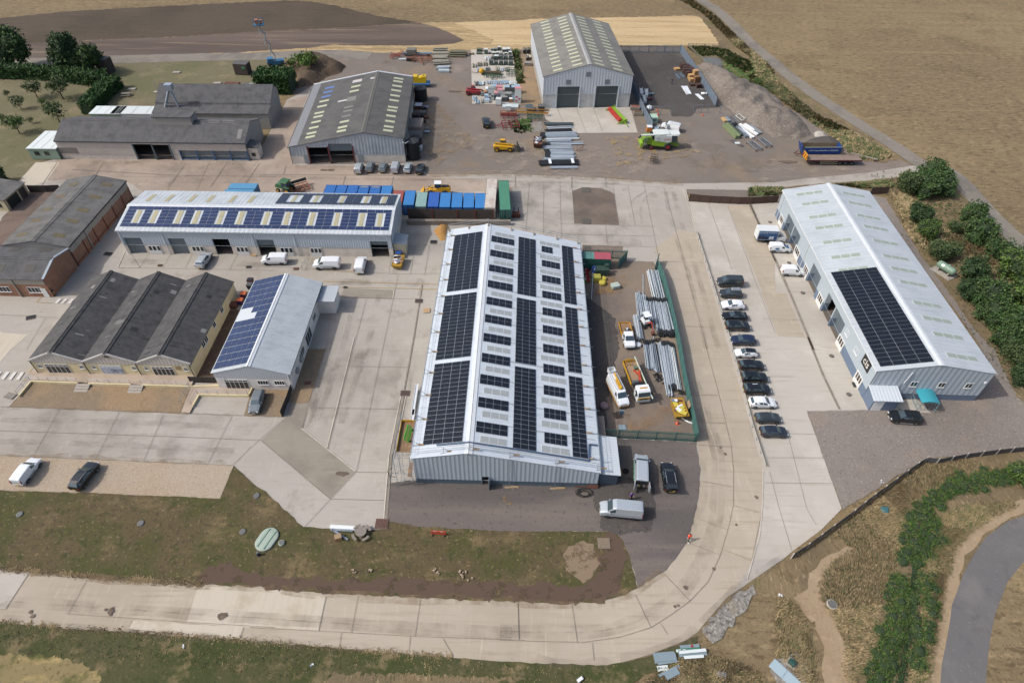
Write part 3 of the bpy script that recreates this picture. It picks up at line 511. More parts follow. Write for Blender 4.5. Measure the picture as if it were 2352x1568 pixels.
gclad0=clad('grey_cladding','#b0bcc5',0,hx2='#d0dae1');gclad1=clad('grey_cladding','#b0bcc5',1,hx2='#d0dae1')  # paler stripe colour paints a highlight along each rib
lclad0=clad('pale_cladding','#b4c0c8',0,.4,.04,'#a5b1b9');lclad1=clad('pale_cladding','#b4c0c8',1,.4,.04,'#a5b1b9')
fclad0=clad('barn_cladding','#ced4db',0,.8,.05,'#b6bcc4');fclad1=clad('barn_cladding','#c3cad2',1,.8,.05,'#b4bbc4')
shut=mat('roller_shutter','#66727a',rough=.5,stripe=(2,.25,.02,'#5c676f'))
shutd=mat('dark_roller_shutter','#4d585c',rough=.5,stripe=(2,.3,.02,'#465053'))
bluebase=mat('blue_grey_base','#6d7e94',rough=.6,dirt='#62728a',damt=.3)
darkbase=mat('slate_base','#586873',rough=.6)
render_=mat('cream_render','#e6dccf',rough=.85,dirt='#b9ab98',damt=.45,dscale=.5)
yellowr=mat('yellow_render','#e6d7ad',rough=.85,dirt='#c0ad7e',damt=.35,dscale=.4)
whiter=mat('white_render','#e8e3dd',rough=.85,dirt='#c2bab0',damt=.3,dscale=.4)
brick=None
m_,nt_,b_=nmat('brickwork');tc_=nt_.nodes.new('ShaderNodeTexCoord');cb_=nt_.nodes.new('ShaderNodeCombineXYZ');sp_=nt_.nodes.new('ShaderNodeSeparateXYZ');ad_=nt_.nodes.new('ShaderNodeMath')
nt_.links.new(tc_.outputs['Object'],sp_.inputs[0]);nt_.links.new(sp_.outputs[0],ad_.inputs[0]);nt_.links.new(sp_.outputs[1],ad_.inputs[1]);nt_.links.new(ad_.outputs[0],cb_.inputs[0]);nt_.links.new(sp_.outputs[2],cb_.inputs[1])
bk_=nt_.nodes.new('ShaderNodeTexBrick');bk_.inputs['Scale'].default_value=1;bk_.inputs['Brick Width'].default_value=.45;bk_.inputs['Row Height'].default_value=.16;bk_.inputs['Mortar Size'].default_value=.015
bk_.inputs['Color1'].default_value=lin('#a5755a',K);bk_.inputs['Color2'].default_value=lin('#8c5e47',K);bk_.inputs['Mortar'].default_value=lin('#a08b7a',K)
nt_.links.new(cb_.outputs[0],bk_.inputs['Vector']);nt_.links.new(mix(nt_,noise(nt_,tc_.outputs['Object'],.5,4),bk_.outputs['Color'],lin('#b58d70',K),.5,.75,.5),b_.inputs['Base Color']);b_.inputs['Roughness'].default_value=.9;brick=m_
conc_w=mat('concrete_wall','#a8a49d',rough=.9,dirt='#8c8780',damt=.5,dscale=.4)
redoxide=mat('red_oxide_steel','#6e2d2c',rough=.7)
wood=mat('timber','#a08a6e',rough=.8,dirt='#967350',damt=.5)
woodd=mat('dark_timber','#4b4039',rough=.9,dirt='#3a322d',damt=.6,dscale=2)
rust=mat('rusty_steel','#6b4334',rough=.9,dirt='#4a2f27',damt=.6,dscale=2)
galv=mat('galvanised_steel','#a9b3bc',rough=.4,metal=.55,dirt='#8c969f',damt=.4,dscale=1.5)
black=mat('black_rubber','#1e1f21',rough=.8)
blackp=mat('black_plastic','#26292c',rough=.5)
# ---- main shed: white roof, black arrays, scaffold rails
b=Bd('workshop_shed','large white roofed shed covered in black solar panels with grey gable and scaffold rails',-13.6,51.41,-.61,26.33,54.96,[(0,6.13),(7.9,7.71),(26.33,3.82)]);main=b
dq=b.whit('F','C2',1943,1225)[0],b.whit('F','C2',2000,1225)[0]
ops=[(dq[0],dq[1],0,2.1)]
b.wall('wall','F',gclad0,1.15,None,ops,.06,label='grey ribbed gable wall');b.wall('base_wall','F',darkbase,0,1.2,ops)
for w in 'BLR':b.wall('wall',w,gclad1 if w!='B' else gclad0,0,None)
b.roof(whiteroof,.2,.1,.12);b.ridge(0,white,.5);b.gutters(white,('L',));b.gutters(gutter,('R',));b.floor()
mb=MB();q0,q1=dq;b.wbox(mb,'F',q1,q1+.06,.1,2.1,.05,1.0);b.wbox(mb,'F',q0-.08,q0,0,2.15,.06,.12);mb.build('door',mat('grey_door','#8f9aa2',rough=.5),b.root)
for k,d in((0,(('B2',1718,617),('B2',1948,580),('B2',1900,1055),('B2',1640,1093))),(0,(('B2',1632,1123),('B2',1898,1088),('C2',1848,160),('C2',1553,197))),(0,(('C2',1547,230),('C2',1842,195),('C2',1777,870),('C2',1447,908)))):
 r=b.rect(k,*d);b.array(k,*r,18,4,panelk)
for d,n in(((('B3',155,625),('B3',297,655),('B3',298,1132),('B3',140,1103)),3),((('B3',137,1135),('B3',298,1163),('C3',298,240),('C3',125,210)),3),((('C3',122,245),('C3',298,273),('C3',298,955),('C3',103,925)),3),((('B3',513,698),('B3',605,718),('B3',638,1198),('B3',538,1180)),2),((('B3',541,1210),('B3',642,1228),('C3',680,305),('C3',568,287)),2),((('C3',570,325),('C3',683,342),('C3',732,1018),('C3',605,1000)),2)):
 r=b.rect(1,*d);b.array(1,*r,18,n,panelk)
def series(k,first,last,n,h,fn):
 r0,r1=b.rect(k,*first),b.rect(k,*last)
 for i in range(n):
  f=i/(n-1);q=[r0[j]+(r1[j]-r0[j])*f for j in range(4)];c=(q[0]+q[1])/2;fn(k,c-h/2,c+h/2,q[2],q[3],i)
series(1,(('B2',2018,622),('B2',2210,655),('B2',2205,697),('B2',2014,662)),(('C2',1890,708),('C2',2152,747),('C2',2150,828),('C2',1887,785)),11,1.95,lambda k,a,c,d,e,i:b.array(k,a,c,d,e,2,4,panelk))
def third(k,a,c,d,e,i):b.array(k,a,c,d,e if i else d+(e-d)*.62,2,4 if i else 3,panelk)
series(1,(('B3',345,703),('B3',493,733),('B3',493,780),('B3',345,747)),(('C3',367,800),('C3',556,830),('C3',558,907),('C3',367,875)),11,1.95,third)
series(1,(('B2',2050,590),('B2',2210,620),('B2',2208,640),('B2',2048,608)),(('C2',1925,830),('C2',2147,862),('C2',2145,905),('C2',1922,872)),12,1.1,lambda k,a,c,d,e,i:b.skylight(k,a,c,d,e,whitesky,3,white))
series(1,(('B3',328,662),('B3',495,695),('B3',495,717),('B3',328,685)),(('C3',346,908),('C3',578,945),('C3',578,988),('C3',346,950)),12,1.1,lambda k,a,c,d,e,i:b.skylight(k,a,c,d,e,whitesky,3,white))
# cable tray along the front of the roof
c0=[b.rhit(0,'C2',1565,906),b.rhit(0,'C2',1830,882)];c1=[b.rhit(1,'C3',0,920),b.rhit(1,'C3',740,1035),b.rhit(1,'C3',742,900),b.rhit(1,'C3',812,908)]
mb=MB();mb.path([b.rp(0,q,t,.24)for q,t in c0]+[b.rp(1,q,t,.24)for q,t in c1],.13,5);mb.build('cable_tray',mat('cable_blue','#566a86',rough=.5,metal=.3),b.root)
for q in(.2,.4,.62,.8):
 pass
mb=MB()
for i in range(11):
 q=5.5+i*4.3;mb.tube(b.rp(1,q,.08,.17),b.rp(1,q,.98,.17),.025,4)
mb.build('cable',mat('cable_grey','#5a6068',rough=.6),b.root)
# lean-to on the right of the gable
mb=MB();mb.bx(26.4,29.2,.5,6.4,0,2.75);mb.build('side_porch',mat('porch_wall','#566573',rough=.6),b.root)
mb=MB();mb.add([(26.35,.2,3.15),(29.5,.2,2.8),(29.5,7.0,2.8),(26.35,7.0,3.15),(26.35,.2,3.27),(29.5,.2,2.92),(29.5,7.0,2.92),(26.35,7.0,3.27)],[[0,1,2,3],[7,6,5,4],[0,4,5,1],[1,5,6,2],[2,6,7,3],[3,7,4,0]]);mb.build('porch_roof',mat('porch_roof','#cfd6da',rough=.5,stripe=(1,.5,.02,'#c2c9cd')),b.root)
mb=MB();mb.bx(26.5,28.0,7.2,11.4,2.2,2.4);mb.bx(26.5,26.6,7.2,11.4,0,2.2);mb.bx(27.9,28,7.2,11.4,0,2.2);mb.build('lean_to',mat('weathered_board','#8e867c',rough=.9,dirt='#6b5448',damt=.5),b.root)
# ---- pale unit with the sign
b=Bd('industrial_unit','long pale roofed industrial unit with one black solar array and a cis sign',58.33,69.3,-.87,18.41,54.07,[(0,6.5),(9.2,8.28),(18.41,6.65)]);cis=b
def cq(t,x,y):return b.whit('L',t,x,y)[0]
rd=[(cq('B4',350,607),cq('B4',292,537)),(cq('B4',400,705),cq('B4',345,638)),(cq('B4',556,1075),cq('B4',490,965)),(cq('B4',686,1290),cq('B4',615,1208)),(cq('B4',755,1455),cq('B4',668,1347))]
wu=[(cq('B4',277,535),cq('B4',251,476)),(cq('B4',412,802),cq('B4',376,740)),(cq('B4',480,962),cq('B4',452,895)),(cq('B4',602,1205),cq('B4',567,1132)),(cq('B4',778,1562),cq('B4',735,1483)),(cq('C4',922,415),cq('C4',878,328))]
rd=[(min(p),max(p))for p in rd];wu=[(min(p),max(p))for p in wu]
ops=[(p[0],p[1],0,4.6)for p in rd]
b.wall('wall','L',lclad1,2.0,None,ops,.06,1.1,'pale ribbed long wall');b.wall('base_wall','L',bluebase,0,2.05,ops,0,1.0)
b.wall('wall','F',clad('cis_gable','#b3bec7',0,.9,.05,'#d3dce3'),1.4,None,(),.06);b.wall('base_wall','F',bluebase,0,1.45)
for w in 'RB':b.wall('wall',w,lclad1,0,None)
b.roof(cisroof,.25,.12,.12);b.ridge(0,white,.45);b.gutters(white);b.floor()
for i,p in enumerate(rd):
 b.door('L',p[0],p[1],3.2 if i==3 else 0,4.6,shut,1.0,label='half raised roller door' if i==3 else None)
for p in wu:
 mb=MB();b.wbox(mb,'L',p[0],p[1],.05,2.4,.05,.1);o=mb.build('entrance_door',upvc,b.root)
 g=MB();W=p[1]-p[0]
 for f0,f1 in((.12,.3),(.38,.62),(.7,.86)):b.wbox(g,'L',p[0]+W*f0,p[0]+W*f1,1.0,2.2,.09,.12)
 g.build('pane',glassr,o)
for q in(cq('B4',440,850),52.5):b.pipe('L',q,0,6.3,white)
for px in((('B4',832,1360),('B4',858,1410)),(('B4',905,1510),('C4',938,100))):
 a,c=b.whit('L',*px[0]),b.whit('L',*px[1]);q0,q1=sorted((a[0],c[0]));b.window('L',q0+.1,q1-.1,3.55,4.7,2,gl=whitesky)
for px in((1378,1438),(1617,1678),(1850,1912)):
 a,c=b.whit('F','C4',px[0],340),b.whit('F','C4',px[1],340);b.window('F',a[0],c[0],3.2,4.35,2,.13)
mb=MB();q=b.whit('F','C4',1340,300)[0];mb.tube(b.wp('F',q,4.0,.2),b.wp('F',q+.3,6.6,.2),.08);mb.build('flue',white,b.root)
for px in(('C4',1972,371),):
 q,z=b.whit('F',*px);mb=MB();b.wbox(mb,'F',q-.15,q+.15,z-.15,z+.15,.06,.3);mb.build('security_light',white,b.root)
r=b.rect(0,('B4',683,923),('B4',1063,883),('C4',1548,208),('C4',1092,248));b.array(0,*r,25,4,panelk,.06,True,mat('rail_pale','#b4bac0',rough=.5,metal=.3))
for i,(x,y)in enumerate(((388,265),(435,345),(495,455),(545,545),(610,665),(680,790),(740,900))):
 w_=225+i*5;r=b.rect(0,('B4',x,y),('B4',x+w_,y-23),('B4',x+w_+6,y-7),('B4',x+7,y+17));b.skylight(0,(r[0]+r[1])/2-.5,(r[0]+r[1])/2+.5,r[2],r[3],mat('pale_skylight','#a3ad9f',rough=.4,dirt='#929c8e',damt=.5),3,white)
for t,x,y,x2,y2 in(('B4',770,248,970,300),('B4',822,328,1028,382),('B4',893,435,1103,490),('B4',950,527,1167,582),('B4',1027,645,1250,702),('B4',1108,770,1337,830),('B4',1177,875,1410,935),('B4',1248,987,1488,1048),('B4',1362,1160,1612,1225),('B4',1440,1288,1697,1352),('B4',1527,1420,1795,1490),('C4',1640,133,1915,203)):
 h0,h1=b.rhit(1,t,x+5,y+8),b.rhit(1,t,x2-4,y2-9);c=(h0[0]+h1[0])/2;b.skylight(1,c-.5,c+.5,h0[1],h1[1],_mc['pale_skylight'],3,white)
def letters(txt,size,M,m,parent,name='lettering',ext=.01,sx=1.0):
 cu=bpy.data.curves.new(name,'FONT');cu.body=txt;cu.size=size;cu.extrude=ext;cu.align_x='CENTER';cu.align_y='CENTER';cu.resolution_u=2
 t=bpy.data.objects.new(name,cu);COL.objects.link(t)
 me=bpy.data.meshes.new_from_object(t);bpy.data.objects.remove(t);me.transform(M@Matrix.Diagonal((sx,1,1,1)));me.materials.clear();me.materials.append(m)
 o=bpy.data.objects.new(name,me);COL.objects.link(o);o.parent=parent;return o
def wallM(b,w,q,z,out):
 o=b.wp(w,q,z,out);u=(b.wp(w,1,0)-b.wp(w,0,0));n=b.wp(w,0,0,1)-b.wp(w,0,0);v=Vector((0,0,1))
 if u.cross(v).dot(n)<0:u=-u
 return Matrix(((u.x,v.x,n.x,o.x),(u.y,v.y,n.y,o.y),(u.z,v.z,n.z,o.z),(0,0,0,1)))
mb=MB();a=b.whit('L','C4',965,190);c=b.whit('L','C4',1010,240);q0,q1=sorted((a[0],c[0]));qm=(q0+q1)/2;zm=(a[1]+c[1])/2
b.wbox(mb,'L',qm-1.35,qm+1.35,zm-1.0,zm+1.0,.06,.16);sg=mb.build('sign_board',mat('sign_black','#26282a',rough=.5),b.root)
letters('cis',1.9,wallM(b,'L',qm,zm+.1,.17),mat('sign_white','#e8e4d8',rough=.5),sg,ext=.02)
# porch of the unit
bm_=Bd.l
p0=b.Mi@P('C4',1015,607);p1=b.Mi@P('C4',1205,615)
mb=MB();mb.bx(.05,p1.x,p0.y,-.02,0,2.5);mb.build('porch',bluebase,b.root)
mb=MB();mb.add([(-.15,p0.y-.3,2.55),(p1.x+.4,p0.y-.3,2.55),(p1.x+.4,.0,3.1),(-.15,.0,3.1),(-.15,p0.y-.3,2.7),(p1.x+.4,p0.y-.3,2.7),(p1.x+.4,.0,3.25),(-.15,.0,3.25)],[[0,1,2,3],[7,6,5,4],[0,4,5,1],[1,5,6,2],[2,6,7,3],[3,7,4,0]]);mb.build('porch_roof',mat('porch_roof_white','#d2d9df',rough=.5,stripe=(0,.55,.03,'#bfc7ce')),b.root)
mb=MB();mb.bx(.3,1.9,p0.y-.06,p0.y+.02,.05,2.2);mb.build('entrance_door',upvc,b.root)
# ---- far barn
b=Bd('grain_barn','tall grey barn with two dark roller doors and rows of skylights',7.64,176.35,4.27,24.84,41.71,[(0,9.04),(12.42,12.21),(24.84,9.04)]);far=b
dr=[tuple(sorted((b.whit('F','A3',x0,903)[0],b.whit('F','A3',x1,903)[0])))for x0,x1 in((472,652),(788,968))]
ops=[(p[0],p[1],0,6.2)for p in dr]
b.wall('wall','F',fclad0,4.0,None,ops,.08,.4,'pale ribbed gable wall');b.wall('base_wall','F',mat('barn_panels','#cfcfcc',rough=.9,dirt='#9a9a97',damt=.5,dscale=.6),0,4.05,ops)
for w in 'RB':b.wall('wall',w,fclad1,0,None)
b.wall('wall','L',fclad1,2.8,None,(),.08);b.wall('base_wall','L',conc_w,0,2.85)
b.roof(fibre_far,.3,.15,.15);b.ridge(0,mat('pale_ridge','#aeaeab',rough=.9,dirt='#8d8c88',damt=.5),.55);b.gutters(gutter);b.floor()
for p in dr:b.door('F',p[0],p[1],0,6.2,shutd,.3)
for q in[dr[0][0]-.35,dr[0][1]+.05,dr[1][0]-.35,dr[1][1]+.05]:
 mb=MB();b.wbox(mb,'F',q,q+.3,0,6.2,.0,.25);mb.build('door_jamb',fclad1,b.root)
for px in(('A3',741,622),('A3',573,687),('A3',897,685)):
 q,z=b.whit('F',*px);mb=MB();b.wbox(mb,'F',q-.65,q+.65,z-.65,z+.65,.05,.15);mb.build('louvre_vent',mat('vent_grey','#7d878a',rough=.6,stripe=(2,.2,.03,'#6c7679')),b.root)
q,z=b.whit('F','A3',453,875);mb=MB();b.wbox(mb,'F',q-.6,q+.6,.05,2.2,.05,.14);mb.build('side_door',fclad1,b.root)
def rows(k,f0,f1,n,h,m):
 r0,r1=b.rect(k,*f0),b.rect(k,*f1)
 for i in range(n):
  f=i/(n-1);c=(r0[0]+r0[1])/2*(1-f)+(r1[0]+r1[1])/2*f;b.skylight(k,c-h/2,c+h/2,r0[2]*(1-f)+r1[2]*f,r0[3]*(1-f)+r1[3]*f,m)
rows(0,(('A3',338,190),('A3',408,178),('A3',410,186),('A3',340,203)),(('A3',445,590),('A3',522,574),('A3',525,586),('A3',443,602)),15,.9,cream)
rows(0,(('A3',480,158),('A3',548,140),('A3',550,150),('A3',480,168)),(('A3',608,546),('A3',688,530),('A3',690,542),('A3',606,560)),15,.9,cream)
rows(1,(('A3',638,138),('A3',705,155),('A3',706,164),('A3',637,148)),(('A3',792,528),('A3',868,545),('A3',870,556),('A3',790,538)),15,.9,cream)
rows(1,(('A3',773,175),('A3',838,192),('A3',840,200),('A3',775,184)),(('A3',946,573),('A3',1022,590),('A3',1026,600),('A3',948,583)),15,.9,cream)
# ---- grey barn in the middle of the yard
b=Bd('grey_barn','grey asbestos roofed barn with two open doorways and water tanks along its side',-55.33,142.67,3.53,27.98,36.57,[(0,4.38),(18.5,7.96),(27.98,6.43)]);gb=b
g0=sorted((b.whit('F','A2',510,1362)[0],b.whit('F','A2',675,1358)[0]));g1=sorted((b.whit('F','A2',682,1358)[0],b.whit('F','A2',875,1355)[0]))
ops=[(g0[0],g0[1],0,4.3),(g1[0],g1[1],0,5.2)]
b.wall('wall','F',clad('barn_sheet','#b4babf',0,.8,.05,'#a0a6ab',dirt='#7f868c',damt=.5,dscale=.4),2.2,None,ops,.06,.3,'grey sheeted gable wall');b.wall('base_wall','F',render_,0,2.25,ops)
b.wall('wall','R',clad('barn_side','#8b8b88',1,.8,.05,'#7d7d7a'),2.2,None,(),.06);b.wall('base_wall','R',render_,0,2.25)
for w in 'LB':b.wall('wall',w,clad('barn_side','#8b8b88',1,.8,.05,'#7d7d7a'),0,None)
b.roof(fibre_b,.3,.2,.14);b.ridge(0,mat('mossy_ridge','#65635f',rough=.95,dirt='#7b786f',damt=.5,dscale=2),.5);b.gutters(gutter);b.floor()
b.door('F',g1[0],g1[1],3.2,5.2,shut,.2,label='roller door rolled most of the way up')
for q in(g0[0]-.2,g0[1]-.05,g1[1]):
 mb=MB();b.wbox(mb,'F',q,q+.28,0,4.6,.02,.2);mb.build('door_post',redoxide,b.root)
for px in((480,1310,500),(930,1290,950)):
 q=b.whit('F','A2',px[0]-18,1360)[0];q2=b.whit('F','A2',px[0]+22,1360)[0];mb=MB();b.wbox(mb,'F',q,q2,.1,2.4,.07,.13);mb.build('side_door',mat('zinc_door','#8f979c',rough=.5),b.root)
mb=MB();b.wbox(mb,'F',0,.3,0,4.3,.1,.25);b.pipe('F',.1,0,4.3,gutter);mb=MB();b.slab(mb,0,0,36.5,0,.12,.15,.17);mb.build('eave_strip',mat('pale_eave','#85868a',rough=.9,dirt='#75767a',damt=.4),b.root)
mb=MB();b.slab(mb,0,36.35,36.8,0,1,.12,.3);b.slab(mb,1,36.35,36.8,0,1,.12,.3);mb.build('verge_trim',white,b.root)
def sky1(k,t,x,y,w,dy,h,m):
 h0,h1=b.rhit(k,t,x,y),b.rhit(k,t,x+w,y+dy);c=(h0[0]+h1[0])/2;b.skylight(k,c-h/2,c+h/2,min(h0[1],h1[1]),max(h0[1],h1[1]),m)
blues=mat('blue_skylight','#5a78b8',rough=.4,dirt='#7089b8',damt=.5);greys=mat('grey_skylight','#7d7b76',rough=.7);pinks=mat('pale_patch','#c3bdba',rough=.7)
for i,(x,y)in enumerate(((627,748),(612,784),(597,822),(580,860),(563,903),(540,958),(530,990),(512,1035),(494,1082),(475,1128),(463,1160))):sky1(0,'A2',x+3,y-4,78,-12,1.0,blues if i<3 else cream)
for x,y,h,m in((858,692,1.7,pinks),(846,737,1,cream),(832,776,1,cream),(808,842,2.7,greys),(735,858,.9,pinks),(786,910,.9,greys),(778,942,.9,greys),(765,985,.9,greys),(750,1032,1,cream),(735,1078,1,cream),(725,1110,1,cream),(1005,668,1,pinks)):sky1(0,'A2',x+3,y-4,76 if x<1000 else 42,-12,h,m)
for x,y in((1203,656),(1197,681),(1190,719),(1182,756),(1173,799),(1165,839),(1155,896),(1148,924),(1138,969),(1130,1014),(1120,1059),(1113,1091)):sky1(1,'A2',x,y,80,12,1.0,cream)
# ---- row of white-roofed units with solar strips
b=Bd('unit_row','long row of small units with a white roof and blue solar panels between skylights',-79.57,105.02,.29,14.19,54.87,[(0,5.8),(7.0,7.08),(14.19,5.9)],True);su=b
def sq(t,x,y):return b.whit('L',t,x,y)[0]
dd=[(sq('B1',1088,744),sq('B1',1230,744),0),(sq('B1',1452,750),sq('B1',1590,752),0),(sq('B1',1815,758),sq('B1',1955,760),9),(sq('B2',88,765),sq('B2',232,768),2.4),(sq('B2',1025,792),sq('B2',1170,796),2.9)]
ops=[(a,c,0,4.0)for a,c,_ in dd]
b.wall('wall','L',clad('unit_cladding','#bac4cd',0,.5,.05,'#a4aeb8'),2.3,None,ops,.08,.35,'ribbed grey upper wall');b.wall('base_wall','L',render_,0,2.35,ops)
for w in 'BFR':b.wall('wall',w,clad('unit_gable','#c3cad1',1,.5,.05,'#9fa6ad'),2.3,None,(),.08);b.wall('base_wall',w,render_,0,2.35)
b.roof(whiteroof_x,.35,.15,.12);b.ridge(0,white,.5);b.gutters(white);b.floor()
for a,c,z in dd:
 if z<5:b.door('L',a,c,z,4.0,shut,.25,label=None if z==0 else 'roller door rolled part way up')
for x0,x1,t,y in((1262,1362,'B1',752),(1625,1722,'B1',758),(1992,2090,'B1',762),(268,370,'B2',770),(520,612,'B2',787)):
 a,c=sq(t,x0,y),sq(t,x1,y);W=c-a;mb=MB();b.wbox(mb,'L',a,c,.05,2.15,.05,.12);o=mb.build('entrance_door',upvc,b.root);g=MB()
 for f0,f1 in((.05,.28),(.38,.62),(.74,.95)):b.wbox(g,'L',a+W*f0,a+W*f1,1.0,2.0,.11,.14)
 g.build('pane',glass,o)
for t,x,y in(('B1',1425,755),('B1',2160,764),('B2',410,775),('B1',1072,742)):b.pipe('L',sq(t,x,y),0,5.7,white)
h0=b.rhit(0,'B1',1000,545);h1=b.rhit(0,'B2',1160,568);h2=b.rhit(0,'B1',1088,375);h3=b.rhit(0,'B2',1190,397)
b0,b1,t0,t1=(h0[0]+h2[0])/2,(h1[0]+h3[0])/2,(h0[1]+h1[1])/2,(h2[1]+h3[1])/2;dc=(b1-b0)/32;dt=(t1-t0)/6
b.array(0,b0,b1,t0,t0+dt,32,1,panelb,.1,False,alu);b.array(0,b0,b1,t1-dt,t1,32,1,panelb,.1,False,alu)
bays=[1,3,6,8.1,11,13.4,16.5,19,22,25,28,30.2];e=0
for v in bays+[32]:
 n=max(1,round(v-e))
 if v-e>.5:b.array(0,b0+dc*(v-n if e==0 and 0 else e),b0+dc*v,t0+dt,t1-dt,n,4,panelb,.1,False,alu)
 if v<32:b.skylight(0,b0+dc*(v+.28),b0+dc*(v+.78),t0+dt*1.1,t1-dt*1.1,beige,2)
 e=v+1.1
h0=b.rhit(1,'B2',215,352);h1=b.rhit(1,'B2',1203,366);h2=b.rhit(1,'B2',268,266);h3=b.rhit(1,'B2',1240,276)
b0,b1,ta,tb=(h0[0]+h2[0])/2,(h1[0]+h3[0])/2,(h0[1]+h1[1])/2,(h2[1]+h3[1])/2;ta,tb=min(ta,tb),max(ta,tb);dc=(b1-b0)/17;dt=(tb-ta)/6
b.array(1,b0,b1,ta,ta+dt,17,1,panelg,.09,False,alu);b.array(1,b0,b1,tb-dt,tb,17,1,panelg,.09,False,alu);e=0
for v,wd in((1.3,2.0),(4.6,1.6),(8.6,1.1),(12.0,1.3),(14.7,1.0),(17,0)):
 if v-e>.4:b.array(1,b0+dc*e,b0+dc*v,ta+dt,tb-dt,max(1,round(v-e)),4,panelg,.09,False,alu)
 if wd:b.skylight(1,b0+dc*(v+wd*.35),b0+dc*(v+wd*.35+.5),ta+dt*1.1,tb-dt*1.1,beige,1)
 e=v+wd
for x in(1262,1420,1615,1768,1955,2115):
 h=b.rhit(1,'B1',x,303);b.skylight(1,h[0]-.45,h[0]+.45,.25,.75,beige,1)
mb=MB();mb.bx(55.0,57.4,.6,3.4,0,2.9);mb.build('lean_to',mat('lean_to_cream','#c9bfa6',rough=.85),b.root)
mb=MB();mb.add([(54.95,.3,3.3),(57.7,.3,2.95),(57.7,3.8,2.95),(54.95,3.8,3.3),(54.95,.3,3.42),(57.7,.3,3.07),(57.7,3.8,3.07),(54.95,3.8,3.42)],[[0,1,2,3],[7,6,5,4],[0,4,5,1],[1,5,6,2],[2,6,7,3],[3,7,4,0]]);mb.build('lean_to_roof',mat('lean_to_roof','#9ea5ab',rough=.6),b.root)
# ---- three-gabled cream workshop
W3=26.76/3
b=Bd('cream_workshop','cream rendered workshop under three dark corrugated gable roofs',-79.8,71.52,-.34,26.76,21.22,[(0,3.15),(W3/2,5.13),(W3,3.15),(W3*1.5,5.13),(W3*2,3.15),(W3*2.5,5.13),(W3*3,3.15)]);tr=b
b.wall('wall','F',yellowr,0,2.75);b.wall('gable_sheeting','F',clad('gable_sheet','#c6c0b9',0,.6,.04,'#a9a39c'),2.7,None,(),.08)
for w in 'LRB':b.wall('wall',w,yellowr,0,None)
b.roof(fibred,.2,.12,.12)
for k in(0,2,4):b.ridge(k,fibred,.3)
for k in range(6):
 mb=MB();b.slab(mb,k,-.2,.02,0,1,-.1,.2);mb.build('verge_trim',mat('worn_white','#c9c5be',rough=.8,dirt='#a09a92',damt=.5),b.root)
def fq(x,y,t='C1'):return b.whit('F',t,x,y)[0]
for x0,x1,y,sg in((415,605,288,0),(868,1045,296,1),(1297,1472,305,0)):
 a,c=fq(x0,y),fq(x1,y);b.window('F',a,c,.15,2.35,5,.08,gl=glass if not sg else mat('poster_film','#b3bcc8',rough=.4),top=.5,name='shopfront')
 if sg:
  o=MB();b.wbox(o,'F',a+1.2,c-.15,.62,1.75,.09,.11);pn=o.build('window_sign',mat('poster_film2','#aab6c4',rough=.5),b.root)
  letters('STEEL BUILD',.42,wallM(b,'F',(a+c)/2+.95,1.25,.115),mat('sign_grey','#5b6070',rough=.6),pn,ext=.004,sx=.85)
  lg=MB();qq=a+1.55
  for pa in(((0,.95),(.35,1.3),(.42,1.18),(.2,.95)),((.2,.5),(.42,.9),(.5,.5)),((.55,1.3),(1.1,1.0),(1.0,.9),(.5,1.2)),((.62,1.0),(1.25,.5),(1.0,.5),(.55,.92))):lg.poly([b.wp('F',qq+p[0],p[1]+.25,.118)for p in pa])
  lg.build('logo',mat('sign_plum','#4a3f52',rough=.6),pn)
for x0,x1,y in((312,352,232),(658,695,236),(765,800,240),(1098,1135,245),(1203,1238,248),(1533,1570,256)):
 a,z=b.whit('F','C1',x0,y);c,_=b.whit('F','C1',x1,y);b.window('F',a,c,1.45,2.3,1,.06,top=.35)
for x0,x1,t,y in((1845,1862,'B1',1232),(1775,1805,'B1',1355),(1712,1735,'B1',1480),(1690,1712,'B1',1520)):
 h=b.whit('R',t,(x0+x1)/2,y);b.window('R',h[0]-.55,h[0]+.55,h[1]-.55,h[1]+.55,2,.06)
q,z=b.whit('F','C1',892,155);mb=MB();b.wbox(mb,'F',q-.35,q+.35,z-.15,z+.15,.08,.2);mb.build('vent',mat('vent_brown','#4a4038',rough=.8),b.root)
q,z=b.whit('F','C1',1488,253);mb=MB();b.wbox(mb,'F',q-.4,q+.4,z-.4,z+.4,.02,.07);mb.build('wall_plaque',mat('plaque','#a18a66',rough=.7),b.root)
for x,y in((325,290),(757,292),(1185,302),(1632,325)):b.pipe('F',fq(x,y),0,3.0,gutter)
random.seed(11)
for i in range(46):
 k=random.randrange(6);bb=ru(1,19.5);t=ru(.1,.85);v=random.random()
 mb=MB();b.slab(mb,k,bb,bb+random.choice((.15,.2,.25,.9)),t,min(.97,t+ru(.08,.3)),.12,.137+.001*i/46)
 mb.build('roof_patch',(mat('patch_dark','#2f2f30',rough=.9),mat('patch_pale','#8b8a86',rough=.9),mat('patch_mid','#6e6d6b',rough=.9))[0 if v<.62 else 1 if v<.8 else 2],b.root)
